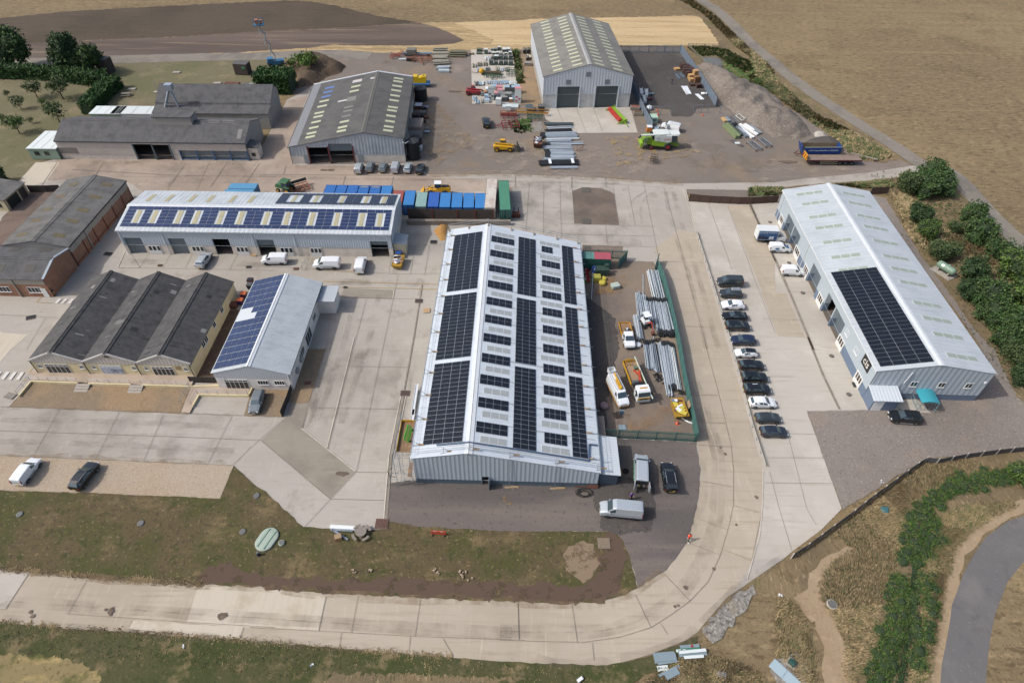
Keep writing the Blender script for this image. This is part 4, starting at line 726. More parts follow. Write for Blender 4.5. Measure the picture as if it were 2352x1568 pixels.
 # ---- white office with blue panels
b=Bd('white_office','white rendered office with blue solar panels on its left roof slope',-48.19,68.75,.08,12.23,23.14,[(0,3.95),(6.2,5.72),(12.23,3.95)]);of=b
b.wall('wall','F',whiter,0,2.95);b.wall('gable_sheeting','F',clad('office_gable','#c0c6cb',0,.4,.04,'#aab0b5'),2.9,None,(),.08)
for w in 'LRB':b.wall('wall',w,whiter,0,None)
b.roof(mat('grey_white_roof','#c0c7ca',rough=.5,stripe=(1,.4,.03,'#b0b7ba'),dirt='#979e9f',damt=.4,dscale=.4,streak=(.15,1.5)),.3,.15,.12);b.ridge(0,white,.35);b.gutters(gutter,('R',))
r=b.rect(0,('B2',48,985),('B2',285,952),('C1',2070,225),('C1',1790,268));db=(r[1]-r[0])/14;dt_=(r[3]-r[2])/5
for j in range(5):
 for i in range(14):
  if j<3 and i in(8,7)and not(j==2 and i==8):continue
  p=MB();b.slab(p,0,r[0]+db*i+.05,r[0]+db*(i+1)-.05,r[2]+dt_*j+.006,r[2]+dt_*(j+1)-.006,.2,.23);p.build('solar_panel',panelb,b.root)
mb=MB();b.slab(mb,0,r[0],r[1],r[2],r[3],.15,.19);mb.build('mounting_rails',mat('rail_white','#c9ced2',rough=.5),b.root)
a,c=b.whit('F','C1',1890,393)[0],b.whit('F','C1',2085,398)[0];b.window('F',a,c,.15,2.4,5,.08,top=.5,name='shopfront')
for t,x0,x1,y in(('C2',55,145,350),('C2',195,280,350)):
 a,z=b.whit('F',t,x0,y);c,_=b.whit('F',t,x1,y);b.window('F',a,c,1.3,2.3,4,.07)
q,z=b.whit('F','C1',1848,337);mb=MB();b.wbox(mb,'F',q-.55,q+.55,z-.35,z+.35,.02,.08);mb.build('sign_board',white,b.root)
for t,x,y,hw,z0,z1 in(('B2',530,1270,.9,1.4,2.5),('B2',485,1440,1.6,.2,2.7),('B2',428,1545,.9,1.4,2.5),('C2',418,100,1.0,1.4,2.5)):
 q,z=b.whit('R',t,x,y);b.window('R',q-hw,q+hw,z0,z1,3,.07)
for t,x,y in(('C2',402,125),('C2',368,218)):
 q,z=b.whit('R',t,x,y);mb=MB();b.wbox(mb,'R',q-.45,q+.45,1.3,2.1,.02,.45);mb.build('air_conditioner',mat('ac_grey','#a9a9a5',rough=.6,stripe=(2,.12,.02,'#8d8d89')),b.root)
b.pipe('F',12.1,0,3.9,white)
ex0=b.Mi@P('B2',720,1262);ex1=b.Mi@P('B2',748,1140)
mb=MB();mb.bx(12.25,ex0.x,ex0.y,23.0,0,3.0);mb.build('side_extension',whiter,b.root)
mb=MB();mb.bx(12.2,ex0.x+.3,ex0.y-.3,23.2,3.02,3.2);mb.build('extension_roof',mat('ext_roof','#b7bdc1',rough=.5,stripe=(1,.5,.03,'#a5abaf')),b.root)
mb=MB();mb.bx(ex0.x+.01,ex0.x+.07,ex0.y+.8,ex0.y+2.2,.05,2.2);mb.build('entrance_door',upvc,b.root)
# ---- brick workshop and its front wing
b=Bd('brick_workshop','long brick workshop with a grey asbestos roof beside the unit row',-100.33,100.71,-.49,12.83,24.74,[(0,4.74),(6.4,5.88),(12.83,4.74)]);bw=b
b.wall('wall','R',brick,0,3.2);b.wall('upper_sheeting','R',clad('brick_sheet','#a39d93',1,.6,.04,'#958f86'),3.15,None,(),.06)
for w in 'FB':b.wall('wall',w,conc_w,0,None)
b.wall('wall','L',brick,0,None)
b.roof(fibre,.25,.15,.13,'grey lichen spotted sheets');b.ridge(0,fibre,.6);b.gutters(gutter)
for q in(0,4.2,8.4,12.6,16.8,21,24.6):
 mb=MB();b.wbox(mb,'R',q-.09,q+.09,0,3.4,0,.12);mb.build('steel_post',redoxide,b.root)
mb=MB();b.wbox(mb,'R',0,24.7,.55,.65,0,.09);mb.build('steel_rail',redoxide,b.root);b.pipe('R',5.9,0,4.7,conc_w,.14)
moss=mat('mossy_skylight','#6d6349',rough=.9,dirt='#574f3a',damt=.6)
for k,L_ in((0,((615,188),(512,288),(400,397),(310,488),(190,607))),(1,((897,190),(797,293),(693,402),(608,494),(497,614)))):
 for x,y in L_:
  h=b.rhit(k,'B1',x,y);b.skylight(k,h[0]-.6,h[0]+.6,h[1]-.17,h[1]+.17,moss)
c0=P('B1',438,1118);c1=b.M@Vector((12.83,0,0));L2=c1.y-c0.y-.12
b=Bd('brick_wing','brick front wing with corrugated roof and big grey sliding door in its gable',c1.x-28,c1.y-L2-.15,-.49,L2,28,[(0,4.3),(L2*.5,5.6),(L2,4.5)],True);bx_=b
h0=b.whit('R','B1',655,880)[0],b.whit('R','B1',522,1028)[0];h0=sorted(h0);ops=[(max(h0[0],.3),min(h0[1],L2-.35),0,4.0)]
b.wall('wall','R',brick,0,3.0);b.wall('upper_sheeting','R',conc_w,2.95,None,(),.04)
mb=MB();b.wbox(mb,'R',ops[0][0],ops[0][1],.05,4.3,.07,.14);mb.build('sliding_door',mat('zinc_grey','#8d99a4',rough=.6,dirt='#7f8b96',damt=.4),b.root)
mb=MB();b.wbox(mb,'R',ops[0][1],ops[0][1]+.25,0,4.2,.05,.2);mb.build('steel_post',redoxide,b.root)
mb=MB();b.slab(mb,0,27.9,28.35,0,1,.0,.2);b.slab(mb,1,27.9,28.35,0,1,.0,.2);mb.build('verge_trim',mat('zinc_trim','#99a3ad',rough=.6),b.root)
b.wall('wall','L',brick,0,3.1);b.wall('upper_sheeting','L',clad('wing_sheet','#a39d93',0,.6,.04,'#958f86'),3.05,None,(),.06)
for w in 'FB':b.wall('wall',w,brick,0,None)
b.roof(fibre_x,.25,.2,.13);b.ridge(0,fibre_x,.4)
for x0,x1 in((222,342),(-45,75)):
 a,z=b.whit('L','B1',x0,1045);c,_=b.whit('L','B1',x1,1045);b.window('L',a,c,1.1,2.4,4,.07)
a,c=b.whit('L','B1',385,1117)[0],b.whit('L','B1',432,1118)[0];mb=MB();b.wbox(mb,'L',a-.25,c-.3,.05,2.15,.03,.09);mb.build('entrance_door',upvc,b.root)
b.pipe('L',b.whit('L','B1',185,1112)[0],0,4.2,conc_w,.12)
for k,x,y in((1,130,733),(1,395,738),(0,255,890),(0,0,885)):
 h=b.rhit(k,'B1',x,y);b.skylight(k,h[0]-.9,h[0]+.9,h[1]-.18,h[1]+.18,mat('dark_skylight','#4e4b45',rough=.8))
 # ---- old farm range at the top left
b=Bd('farm_building','long old farm building with grey roof, open bays and a raised roof box',-112.5,143.21,.75,12.83,46.16,[(0,4.74),(6.4,7.14),(12.83,4.8)],True);fb=b
def hq(x,y):return b.whit('L','A1',x,y)[0]
o1=sorted((hq(1160,1333),hq(1315,1336)));o2=sorted((hq(1320,1336),hq(1462,1340)));o3=sorted((hq(1530,1338),hq(2085,1346)))
ops=[(o1[0],o1[1],0,4.1),(o2[0],o2[1],0,4.0),(o3[0],o3[1],.4,2.6)]
b.wall('wall','L',clad('farm_sheet','#c6bdb4',0,.5,.03,'#b6ada5',dirt='#aea49b',damt=.4,dscale=.3),1.2,None,ops,.05,.3);b.wall('base_wall','L',mat('farm_base','#d8cec3',rough=.9,dirt='#ada297',damt=.4),0,1.25,ops)
for w in 'FBR':b.wall('wall',w,conc_w,0,None)
b.roof(fibre_x,.25,.2,.14);b.ridge(0,fibre_x,.4);b.floor();b.gutters(gutter,('L',))
mb=MB();b.wbox(mb,'L',o3[0],o3[1],.4,2.6,-.3,-.36);mb.build('glazed_screen',mat('dusty_glazing','#6d777c',rough=.4,dirt='#868d8f',damt=.5),b.root)
blue_st=mat('blue_steel','#3e6a96',rough=.6)
for i in range(5):
 q=o3[0]+(o3[1]-o3[0])*i/4;mb=MB();b.wbox(mb,'L',q-.1,q+.1,0,2.7,.02,.2);mb.build('steel_post',blue_st,b.root)
mb=MB();b.wbox(mb,'L',o3[0],o3[1],.3,.42,.0,.12);mb.build('steel_rail',blue_st,b.root)
for q in(o1[0],o1[1]+.1,o2[1]):
 mb=MB();b.wbox(mb,'L',q-.15,q+.15,0,4.1,.04,.2);mb.build('door_post',mat('slate_post','#5d6a70',rough=.7),b.root)
q0,q1=sorted((hq(495,1280),hq(662,1285)));mb=MB();b.wbox(mb,'L',q0,q1,1.5,3.0,.05,.09);mb.build('louvre',mat('louvre_grey','#827d76',rough=.9,stripe=(2,.15,.02,'#6f6a63')),b.root)
h0,h1=b.rhit(0,'A1',1300,1043),b.rhit(0,'A1',1615,1040);mb=MB();mb.bx(h0[0],h1[0],5.0,8.5,5.6,8.6);mb.build('roof_box',mat('box_sheet','#a49e97',rough=.9,stripe=(0,.5,.03,'#968f88')),b.root)
mb=MB();mb.bx(h0[0]-.2,h1[0]+.2,4.8,8.7,8.6,8.8);mb.build('box_roof',fibre_x,b.root)
for x,y in((1790,1020),(1910,1020),(2005,1125)):
 h=b.rhit(0,'A1',x,y);b.skylight(0,h[0]-(1.4 if x<2000 else.5),h[0]+(1.4 if x<2000 else.5),h[1]-(.06 if x<2000 else.22),h[1]+(.06 if x<2000 else.22),greys)
mb=MB();mb.tube((h0[0]+4.2,6.8,8.8),(h0[0]+2.6,6.8,17),.05,5);mb.build('aerial',alu,b.root)
pc=b.Mi@P('A2',55,1262);mb=MB();mb.bx(46.2,48.6,.6,3.6,0,3.0);mb.build('lean_to',render_,b.root)
mb=MB();mb.add([(46.2,.3,3.7),(48.9,.3,3.1),(48.9,3.9,3.1),(46.2,3.9,3.7),(46.2,.3,3.82),(48.9,.3,3.22),(48.9,3.9,3.22),(46.2,3.9,3.82)],[[0,1,2,3],[7,6,5,4],[0,4,5,1],[1,5,6,2],[2,6,7,3],[3,7,4,0]]);mb.build('lean_to_roof',fibre_x,b.root)
mb=MB();mb.bx(46.9,47.8,.52,.6,.9,1.8);mb.build('hatch',blackp,b.root)
# rear range
g0_,g1_=P('A2',178,1080),P('A2',270,915);yw=math.degrees(math.atan2(g1_.y-g0_.y,g1_.x-g0_.x))-90;L2=(g1_-g0_).length;W2=30
ux=Vector((math.cos(R(yw)),math.sin(R(yw)),0));o=g0_-ux*W2
b=Bd('rear_barn','grey roofed farm building standing behind the long farm range',o.x,o.y,yw,L2,W2,[(0,4.2),(L2*.28,5.0),(L2*.3,5.4),(L2*.75,8.2),(L2,6.2)],True)
ops=[(L2*.05,L2*.3,0,3.8),(L2*.36,L2*.92,0,4.6)]
b.wall('wall','R',clad('rear_gable','#9a948b',1,.6,.04,'#8a847c'),0,None,ops,0,.3)
for w in 'LFB':b.wall('wall',w,conc_w,0,None)
b.roof(fibre_x,.2,.25,.14);b.floor()
b.door('R',L2*.36,L2*.92,0,4.5,mat('zinc_grey','#8d99a4',rough=.6),.1,'sliding_door');b.door('R',L2*.05,L2*.3,0,3.8,mat('dark_gate','#3c4147',rough=.7),.25,'gate')
mb=MB();fx=2.2;mb.tube((fx,L2*.2,4),(fx+3,L2*.2,9.5),.35,8);mb.tube((fx+4,L2*.2,5),(fx+3.4,L2*.2,9.6),.3,8);mb.bx(fx+2.4,fx+4.2,L2*.2-.8,L2*.2+.8,9.5,11);mb.build('chimney_duct',mat('duct','#b9c3cc',rough=.4,metal=.5),b.root)
# garage block at the left edge
g0_,g1_=P('B1',82,412),P('B1',254,264);yw=math.degrees(math.atan2(g1_.y-g0_.y,g1_.x-g0_.x))-90;L2=(g1_-g0_).length
ux=Vector((math.cos(R(yw)),math.sin(R(yw)),0));o=g0_-ux*16
b=Bd('garage_block','low grey roofed garage block with dark doors at the left edge',o.x,o.y,yw,16,L2,[(0,2.6),(8,3.8),(16,2.9)])
ops=[(.8,L2*.6,0,2.5),(L2*.66,L2*.93,0,2.5)]
b.wall('wall','R',mat('garage_cream','#c9bd9a',rough=.85),0,None,ops);b.wall('wall','F',_mc['garage_cream'],0,None);b.wall('wall','B',_mc['garage_cream'],0,None);b.wall('wall','L',_mc['garage_cream'],0,None)
b.roof(fibre,.3,.2,.13);b.door('R',.8,L2*.6,0,2.5,mat('garage_black','#23302c',rough=.6),.1,'garage_door');b.door('R',L2*.66,L2*.93,0,2.5,mat('garage_brown','#4c443d',rough=.7),.1,'garage_door')
q,z=b.whit('F','B1',12,385);b.window('F',q-.5,q+.5,1.2,2.1,2,.06,fr=blackp)
# portable cabins behind the range
def cabin(label,px,sx,sy,h,yaw,wallm,roofm):
 c=P(*px);t=thing('portable_cabin',label,'cabin',(c.x,c.y,0),R(yaw))
 mb=MB();mb.bx(-sx/2,sx/2,-sy/2,sy/2,.1,h);mb.build('wall',wallm,t);mb=MB();mb.bx(-sx/2-.15,sx/2+.15,-sy/2-.15,sy/2+.15,h,h+.15)
 for i in range(3):mb.bx(-sx/2+sx*(i+.5)/3-.05,-sx/2+sx*(i+.5)/3+.05,-sy/2,sy/2,h+.15,h+.2)
 mb.build('roof',roofm,t);return t
sage=mat('sage_green','#8ba08e',rough=.6);wr=mat('cabin_white','#dfe5e2',rough=.5)
t=cabin('sage green portable cabin with white roof at the end of the long farm building',('A1',470,1262),7,9,2.9,1,sage,wr)
for x in(-2.2,.2):
 mb=MB();mb.bx(x,x+1.2,-4.56,-4.48,1.2,2.2);w_=mb.build('window',glass,t)
cabin('pale green portable cabin with white ribbed roof near the tall hedge end',('A1',945,1010),8,4.5,2.9,1,sage,wr)
cabin('white roofed portable cabin behind the raised roof box',('A1',1165,1010),11,4.5,2.9,1,wr,mat('cabin_white2','#d5dbd8',rough=.5))
# ================================================================== TREES, HEDGES, GRASS, FENCES
random.seed(21)
def leafmat(name,a,b_,c):
 m,nt,b=nmat(name);tc=nt.nodes.new('ShaderNodeTexCoord').outputs['Object']
 cc=mix(nt,noise(nt,tc,.8,3),lin(a,1),lin(b_,1),.4,.62);cc=mix(nt,noise(nt,tc,4,2),cc,lin(c,1),.5,.72,.8)
 nt.links.new(cc,b.inputs['Base Color']);b.inputs['Roughness'].default_value=.7;b.inputs['Specular IOR Level'].default_value=.25
 b.inputs['Subsurface Weight'].default_value=0;return m
leaf_g=leafmat('leaf_green','#3f582b','#304624','#5d773c');leaf_d=leafmat('leaf_dark','#2f4527','#243820','#455e32');leaf_o=leafmat('leaf_olive','#4d5a36','#3e4c2d','#6b764c')
leaf_y=leafmat('leaf_bright','#4f682c','#3f5625','#718443');leaf_h=leafmat('hedge_green','#365228','#2b4321','#4f6d3a');leaf_br=leafmat('bramble_green','#456029','#355022','#647d38')
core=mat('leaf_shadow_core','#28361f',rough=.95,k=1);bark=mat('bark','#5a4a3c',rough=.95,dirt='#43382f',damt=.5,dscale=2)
def leaf(mb,p,s,up=.35):
 n=Vector((random.gauss(0,1),random.gauss(0,1),random.gauss(up,1))).normalized();u=n.orthogonal().normalized();a=ru(0,6.28)
 w=n.cross(u);u,w=u*math.cos(a)+w*math.sin(a),w*math.cos(a)-u*math.sin(a);k=ru(.45,.8)
 mb.add([p-u*s,p-w*s*k,p+u*s,p+w*s*k],[[0,1,2,3]])
def crown(lobes,n,ls,coref=.72):
 """leaf clumps through the outer part of several uneven lobes round a ragged inner mass"""
 mb=MB();mb.m=0;tot=sum(r[0]*r[1]for _,r in lobes)
 for c,r in lobes:
  c=Vector(c)
  for i in range(int(n*r[0]*r[1]/tot/5)):
   d=Vector((random.gauss(0,1),random.gauss(0,1),random.gauss(.15,1))).normalized();k=ru(.72,1.12);q=c+Vector((d.x*r[0]*k,d.y*r[0]*k,d.z*r[1]*k))
   if q.z<.15:continue
   mb.m=random.choices((0,2,3),(6,2,2))[0]
   for _ in range(5):leaf(mb,q+Vector((random.gauss(0,.28),random.gauss(0,.28),random.gauss(0,.2)))*(r[0]/2.0)**.5,ls*ru(.6,1.2))
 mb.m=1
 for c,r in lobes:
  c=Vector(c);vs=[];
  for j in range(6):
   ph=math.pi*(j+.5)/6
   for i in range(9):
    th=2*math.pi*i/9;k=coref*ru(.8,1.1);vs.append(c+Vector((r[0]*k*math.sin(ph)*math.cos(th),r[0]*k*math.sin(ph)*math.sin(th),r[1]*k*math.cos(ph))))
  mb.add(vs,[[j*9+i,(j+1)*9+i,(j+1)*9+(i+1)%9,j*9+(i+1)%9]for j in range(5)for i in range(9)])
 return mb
def trunk(h,r,limbs,sp):
 mb=MB();mb.tube((0,0,0),(.1,0,h),r,7,r*.6)
 for i in range(limbs):
  a=6.28*i/limbs+ru(-.4,.4);e=Vector((math.cos(a)*sp,math.sin(a)*sp,h+ru(.6,1.6)*sp*.7));mb.tube((.1,0,h*.8),e,r*.5,5,r*.2)
 return mb
def lob(n,R0,H,base):
 out=[((0,0,base+H*.5),(R0*.74,H*.5))]
 for i in range(n):
  a=6.28*i/n+ru(-.5,.5);d=R0*ru(.38,.68);out.append(((math.cos(a)*d,math.sin(a)*d,base+H*ru(.25,.72)),(R0*ru(.32,.52),H*ru(.25,.4))))
 return out
_tp=[]
def proto(kind,m,n,R0,H,base,ls,th,tr,nl,cf=.72):
 cm=crown(lob(nl,R0,H,base),n,ls,cf).mesh(kind+'_crown',[m,core,leaf_o,leaf_d]);tm=trunk(th,tr,5,R0*.45).mesh(kind+'_trunk',bark);return(cm,tm)
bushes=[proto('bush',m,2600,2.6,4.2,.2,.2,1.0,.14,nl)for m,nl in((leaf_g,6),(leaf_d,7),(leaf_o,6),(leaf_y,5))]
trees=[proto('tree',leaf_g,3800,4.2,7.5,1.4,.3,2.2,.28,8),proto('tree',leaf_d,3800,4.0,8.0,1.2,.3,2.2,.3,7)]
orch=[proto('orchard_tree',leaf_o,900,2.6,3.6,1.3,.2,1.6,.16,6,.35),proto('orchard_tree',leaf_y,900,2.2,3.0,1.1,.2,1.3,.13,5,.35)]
def plant(name,label,cat,group,pr,px,s,sz=1.0,z=0,crn=None):
 c=P(*px,z);t=thing(name,label,cat,(c.x,c.y,0),ru(0,6.28),group);t.scale=(s,s,s*sz)
 for nm,me in(('crown',pr[0]),('trunk',pr[1])):
  o=bpy.data.objects.new(nm,me);COL.objects.link(o);o.parent=t
 return t
G='bushes along the back of the pale unit'
# base pixel (ground), scale, kind, what it looks like
for px,s,k,lb in((('B4',1300,250),1.05,2,'olive bush at the left end of the clump by the track junction'),(('B4',1440,270),1.25,0,'large green bush in front of the track junction clump'),(('B4',1500,170),1.35,0,'tall green bush crowning the clump by the track junction'),(('B4',1590,260),1.15,0,'rounded green bush at the right of the track junction clump'),(('B4',1400,500),1.0,1,'dark round bush beside the gravel path behind the pale unit'),(('B4',1480,625),.85,3,'bright green bush just below the dark round one by the path'),(('B4',1850,480),1.0,0,'green bush beside the lane, upper of two touching'),(('B4',1890,650),1.2,0,'broad green bush beside the lane, lower of two touching'),(('B4',1560,800),.9,2,'low olive scrub bush left of the gas tank'),(('B4',1650,800),.7,2,'small grey olive scrub bush right above the gas tank'),(('B4',2070,800),1.05,0,'green bush next to the bend of the lane'),(('B4',2200,980),1.25,3,'large yellowish green bush at the right edge near the lane'),(('B4',1830,990),1.05,1,'dark bush immediately right of the gas tank'),(('B4',1800,1130),.9,1,'dark bluish bush below the gas tank'),(('B4',1960,1190),1.2,0,'green bush in the middle of the row behind the pale unit'),(('B4',2010,1330),1.1,0,'green bush near the middle of the row close to the gravel path'),(('B4',2280,1230),1.2,3,'yellowish bush at the frame edge below the large one'),(('B4',2180,1420),1.15,0,'green bush in the lower part of the row at right'),(('B4',2140,1530),1.0,0,'green bush near the lower end of the row by the gravel'),(('C4',2130,100),.8,1,'small dark bush by the corner of the gravel yard'),(('C4',2270,60),1.0,2,'olive bush at the right edge above the gravel yard'),(('C4',2180,190),.7,2,'low bush at the right edge behind the gable corner'),(('C4',2250,370),.75,1,'dark bush touching the right edge of the gravel yard'),(('C4',2290,1200),.8,3,'bright bush at the right edge below the dark fence'),(('B4',2290,830),.9,0,'green bush at the frame edge beside the lane'),(('B4',2290,1400),.95,0,'green bush at the right frame edge in the lower belt'),(('B4',2240,1545),.9,1,'dark bush at the lower right end of the belt'),(('B4',1700,580),.55,2,'small scrub bush alone on the dry grass')):
 plant('bush',lb,'bush',G,bushes[k],px,s*1.12,ru(.9,1.05))
G='garden trees at the top left'
for px,s,k,lb in((('A1',190,560),1.25,0,'round green tree at the far left behind the hedge'),(('A1',620,615),1.25,1,'tall dark green tree in the middle of the hedge line'),(('A1',800,620),1.0,0,'lighter green tree at the right end of the hedge line'),(('A1',700,630),.75,1,'smaller dark tree between two tall ones in the hedge line')):
 plant('tree',lb,'tree',G,trees[k],px,s,1.0)
G='young orchard trees on the lawn'
for px,s,k,lb in((('A1',315,818),1.05,0,'orchard tree with grey green crown left of the larger one'),(('A1',530,828),1.35,0,'largest orchard tree with a leaning bare trunk'),(('A1',180,915),.75,0,'small orchard tree with thin crown at the left'),(('A1',370,885),.5,1,'tiny yellowish orchard tree between larger ones'),(('A1',500,1022),1.15,0,'dense orchard tree beside the long farm building'),(('A1',165,1115),1.15,1,'bright green orchard tree at the lower left of the lawn'),(('A1',730,835),.35,0,'sapling near the inside corner of the hedge'),(('A1',70,812),.4,0,'sapling at the far left of the orchard'),(('A1',270,1032),.35,0,'sapling alone in the middle of the orchard lawn'),(('A1',30,1020),.5,1,'small leafy sapling at the left frame edge of the orchard')):
 plant('orchard_tree',lb,'tree',G,orch[k],px,s,1.0)
def hedge(name,label,pl,w,h,m,n,ls=.28,cat='hedge',kind=None,hj=.25,group=None,wj=.25,thick=.8):
 """clipped hedge along a line: ragged inner mass and leaf clumps over top and sides"""
 mb=MB();tot=sum((b-a).length for a,b in zip(pl,pl[1:]));prev=None;rings=[]
 q=[]
 for a,b in zip(pl,pl[1:]):
  k=max(1,int((b-a).length/1.5));q+=[a.lerp(b,i/k)for i in range(k)]
 q.append(pl[-1]);nn=[]
 for i,p in enumerate(q):
  d=(q[min(i+1,len(q)-1)]-q[max(i-1,0)]);d.z=0;d.normalize();nrm=Vector((-d.y,d.x,0));nn.append(nrm);hw=w/2*thick*ru(1-wj,1);hh=h*ru(1-hj,1)*.93
  rings.append([p-nrm*hw,p-nrm*hw*.95+Vector((0,0,hh)),p+nrm*hw*.95+Vector((0,0,hh)),p+nrm*hw])
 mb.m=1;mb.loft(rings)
 mb.m=0
 for _ in range(n//4):
  i=random.randrange(len(q)-1);t=random.random();p=q[i].lerp(q[i+1],t);nr=nn[i];f=random.random()*(2*h+w)
  if f<h:o=nr*-w/2+Vector((0,0,f))
  elif f<h+w:o=nr*(f-h-w/2)+Vector((0,0,h))
  else:o=nr*w/2+Vector((0,0,f-h-w))
  o*=ru(1-wj*.8,1.06)
  for _ in range(4):leaf(mb,p+o+Vector((random.gauss(0,.22),random.gauss(0,.22),random.gauss(0,.18))),ls*ru(.6,1.2))
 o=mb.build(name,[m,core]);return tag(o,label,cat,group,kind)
hedge('hedge','tall clipped hedge along the back of the orchard',[P('A1',-150,640),P('A1',300,650),P('A1',600,675),P('A1',860,715),P('A1',925,690)],3.4,3.6,leaf_h,9000,.3)
hedge('hedge','tall clipped hedge running forward towards the long farm building',[P('A1',985,725),P('A1',900,800),P('A1',830,875),P('A1',745,960)],3.6,3.4,leaf_h,8000,.3)
hedge('hedge','thick square clipped hedge block beside the earth heap',[P('A2',85,742),P('A2',370,755)],6.5,5.2,leaf_h,9000,.32)
hedge('bush','dark clipped bush at the left edge beside the garage block',[P('B1',-60,190),P('B1',45,178)],4,3.5,leaf_d,2500,.28,'bush')
def brambles(label,path,n,spread,seed):
 """a ragged bank of low bramble clumps with gaps, shoots and dead stems"""
 random.seed(seed);mb=MB();tot=len(path)-1
 for _ in range(n):
  f=random.random()*tot;i=int(f);q=path[i].lerp(path[i+1],f-i)+Vector((random.gauss(0,spread),random.gauss(0,spread),0));r=ru(.35,1.0);h=r*ru(.5,.95)
  mb.m=1;mb.lathe((q.x,q.y,0),[(r*.8,0),(r*.75,h*.5),(r*.3,h*.8)],7)
  for _ in range(int(60*r)):
   a=ru(0,6.28);k=ru(.5,1.15)*r;mb.m=random.choices((0,2,3,4),(6,2,1.5,.8))[0]
   for _ in range(4):leaf(mb,Vector((q.x+math.cos(a)*k+random.gauss(0,.12),q.y+math.sin(a)*k+random.gauss(0,.12),max(.08,h*(1.15-k/r*.55)+random.gauss(0,.1)))),ru(.05,.11))
 return tag(mb.build('bramble',[leaf_br,core,leaf_o,leaf_d,mat('dead_stem','#8a7350',rough=.9)]),label,'bramble')
brambles('green bramble bank along the ditch below the dark fence',pts('C4 2230,1130 2050,1180 1900,1220 1720,1250 1600,1320 1500,1420 E4 1410,180 1390,300 1360,420 1330,520'),210,.62,61)
brambles('green bramble bank running down to the bottom edge by the lane',pts('E4 1270,740 1255,850 1230,1000 1200,1150 1150,1320 1090,1480 1020,1650'),190,.5,62)
brambles('thin green weeds on the far side of the ditch',pts('E4 1560,220 1500,420 1470,700 1480,900 1450,1100 1400,1300 1360,1500'),70,.6,63)
hedge('ditch_weeds',None,pts('E4 1490,150 1460,300 1420,420 1390,560 1370,700 1375,900 1350,1100 1300,1350 1250,1640'),.8,.25,leaf_d,1500,.14,None,'stuff',.5)
# grass tufts: stuff
def tufts(name,poly_s,n,ms,hmin,hmax,wd=.05,seed=1,lean=.5,area=None):
 random.seed(seed);pl=pts(poly_s);x0,x1=min(p.x for p in pl),max(p.x for p in pl);y0,y1=min(p.y for p in pl),max(p.y for p in pl);mb=MB();c=0
 def inside(x,y):
  r=False;j=len(pl)-1
  for i in range(len(pl)):
   a,b=pl[i],pl[j]
   if(a.y>y)!=(b.y>y)and x<(b.x-a.x)*(y-a.y)/(b.y-a.y)+a.x:r=not r
   j=i
  return r
 ph=[(ru(x0,x1),ru(y0,y1),ru(0,6.28))for _ in range(14)]
 while c<n:
  x,y=ru(x0,x1),ru(y0,y1)
  if not inside(x,y):continue
  c+=1;hx=min(ph,key=lambda h:(h[0]-x)**2+(h[1]-y)**2);h=ru(hmin,hmax);mb.m=random.choices(range(len(ms)),[4,2,1][:len(ms)])[0]
  for _ in range(6):
   a=hx[2]+random.gauss(0,.7);l=h*ru(.3,1.0)*lean*2;bx_,by_=x+random.gauss(0,.2),y+random.gauss(0,.2);pa=a+1.57;w=wd*ru(.6,1.4)
   b0=Vector((bx_,by_,.02));e=b0+Vector((math.cos(a)*l,math.sin(a)*l,h*ru(.6,1)));sd=Vector((math.cos(pa)*w,math.sin(pa)*w,0));md=b0.lerp(e,.5)+Vector((0,0,h*.15))
   mb.add([b0-sd,b0+sd,md+sd*.8,md-sd*.8,e],[[0,1,2,3],[3,2,4]])
 return tag(mb.build(name,ms),kind='stuff')
gstraw=mat('straw_blades','#a8946f',rough=.9,k=.82);gtan=mat('tan_blades','#8a7957',rough=.9,k=.82);ggreen=mat('green_blades','#566038',rough=.9,k=.8);gbright=mat('bright_blades','#4d6a30',rough=.9,k=.8)
tufts('long_grass','C4 1470,1060 1800,1000 1900,1080 1560,1250 E4 1330,60 1290,400 1250,640 1130,760 1080,1000 1030,1300 900,1560 780,1560 800,1200 640,950 580,800 600,700 700,560 880,450 700,330 900,170',5200,[gstraw,gtan,ggreen],.2,.5,.035,3)
tufts('long_grass','E4 230,830 380,900 470,1060 540,1250 560,1560 430,1560 240,1330 230,1000',1100,[gtan,gstraw,ggreen],.2,.45,.035,4)
tufts('long_grass','E4 1530,200 1800,100 2200,60 2250,90 1900,260 1720,430 1660,700 1620,950 1560,1250 1500,1540 1330,1560 1400,1250 1450,900 1420,700 1440,450',3600,[gtan,ggreen,gstraw],.2,.45,.035,5)
tufts('long_grass','E3 1350,1460 1500,1380 1750,1350 2000,1400 2200,1500 2200,1640 1100,1640',1900,[gtan,gstraw,ggreen],.2,.45,.035,6)
tufts('long_grass','B4 1180,270 1320,280 1500,560 1650,560 1760,640 1950,720 2060,860 1700,800 1480,760 1350,640',1500,[gstraw,gtan,ggreen],.4,.9,.09,7)
tufts('track_grass','A4 0,500 120,560 350,790 560,960 780,1060 1000,1200 1200,1310 1080,1350 880,1330 740,1180 500,1010 250,830 60,650',3200,[ggreen,gtan,gstraw],.4,1.0,.12,8)
tufts('track_grass','A3 1560,400 1700,390 1900,420 2290,620 2290,790 1950,650 1850,560 1880,520 1820,470 1660,470',1600,[gbright,ggreen,gtan],.4,1.0,.12,9)
tufts('track_grass','A3 1500,0 1600,0 1780,120 1990,320 2280,580 2280,620 1980,400 1700,120',1500,[gtan,ggreen,gstraw],.4,.9,.12,10)
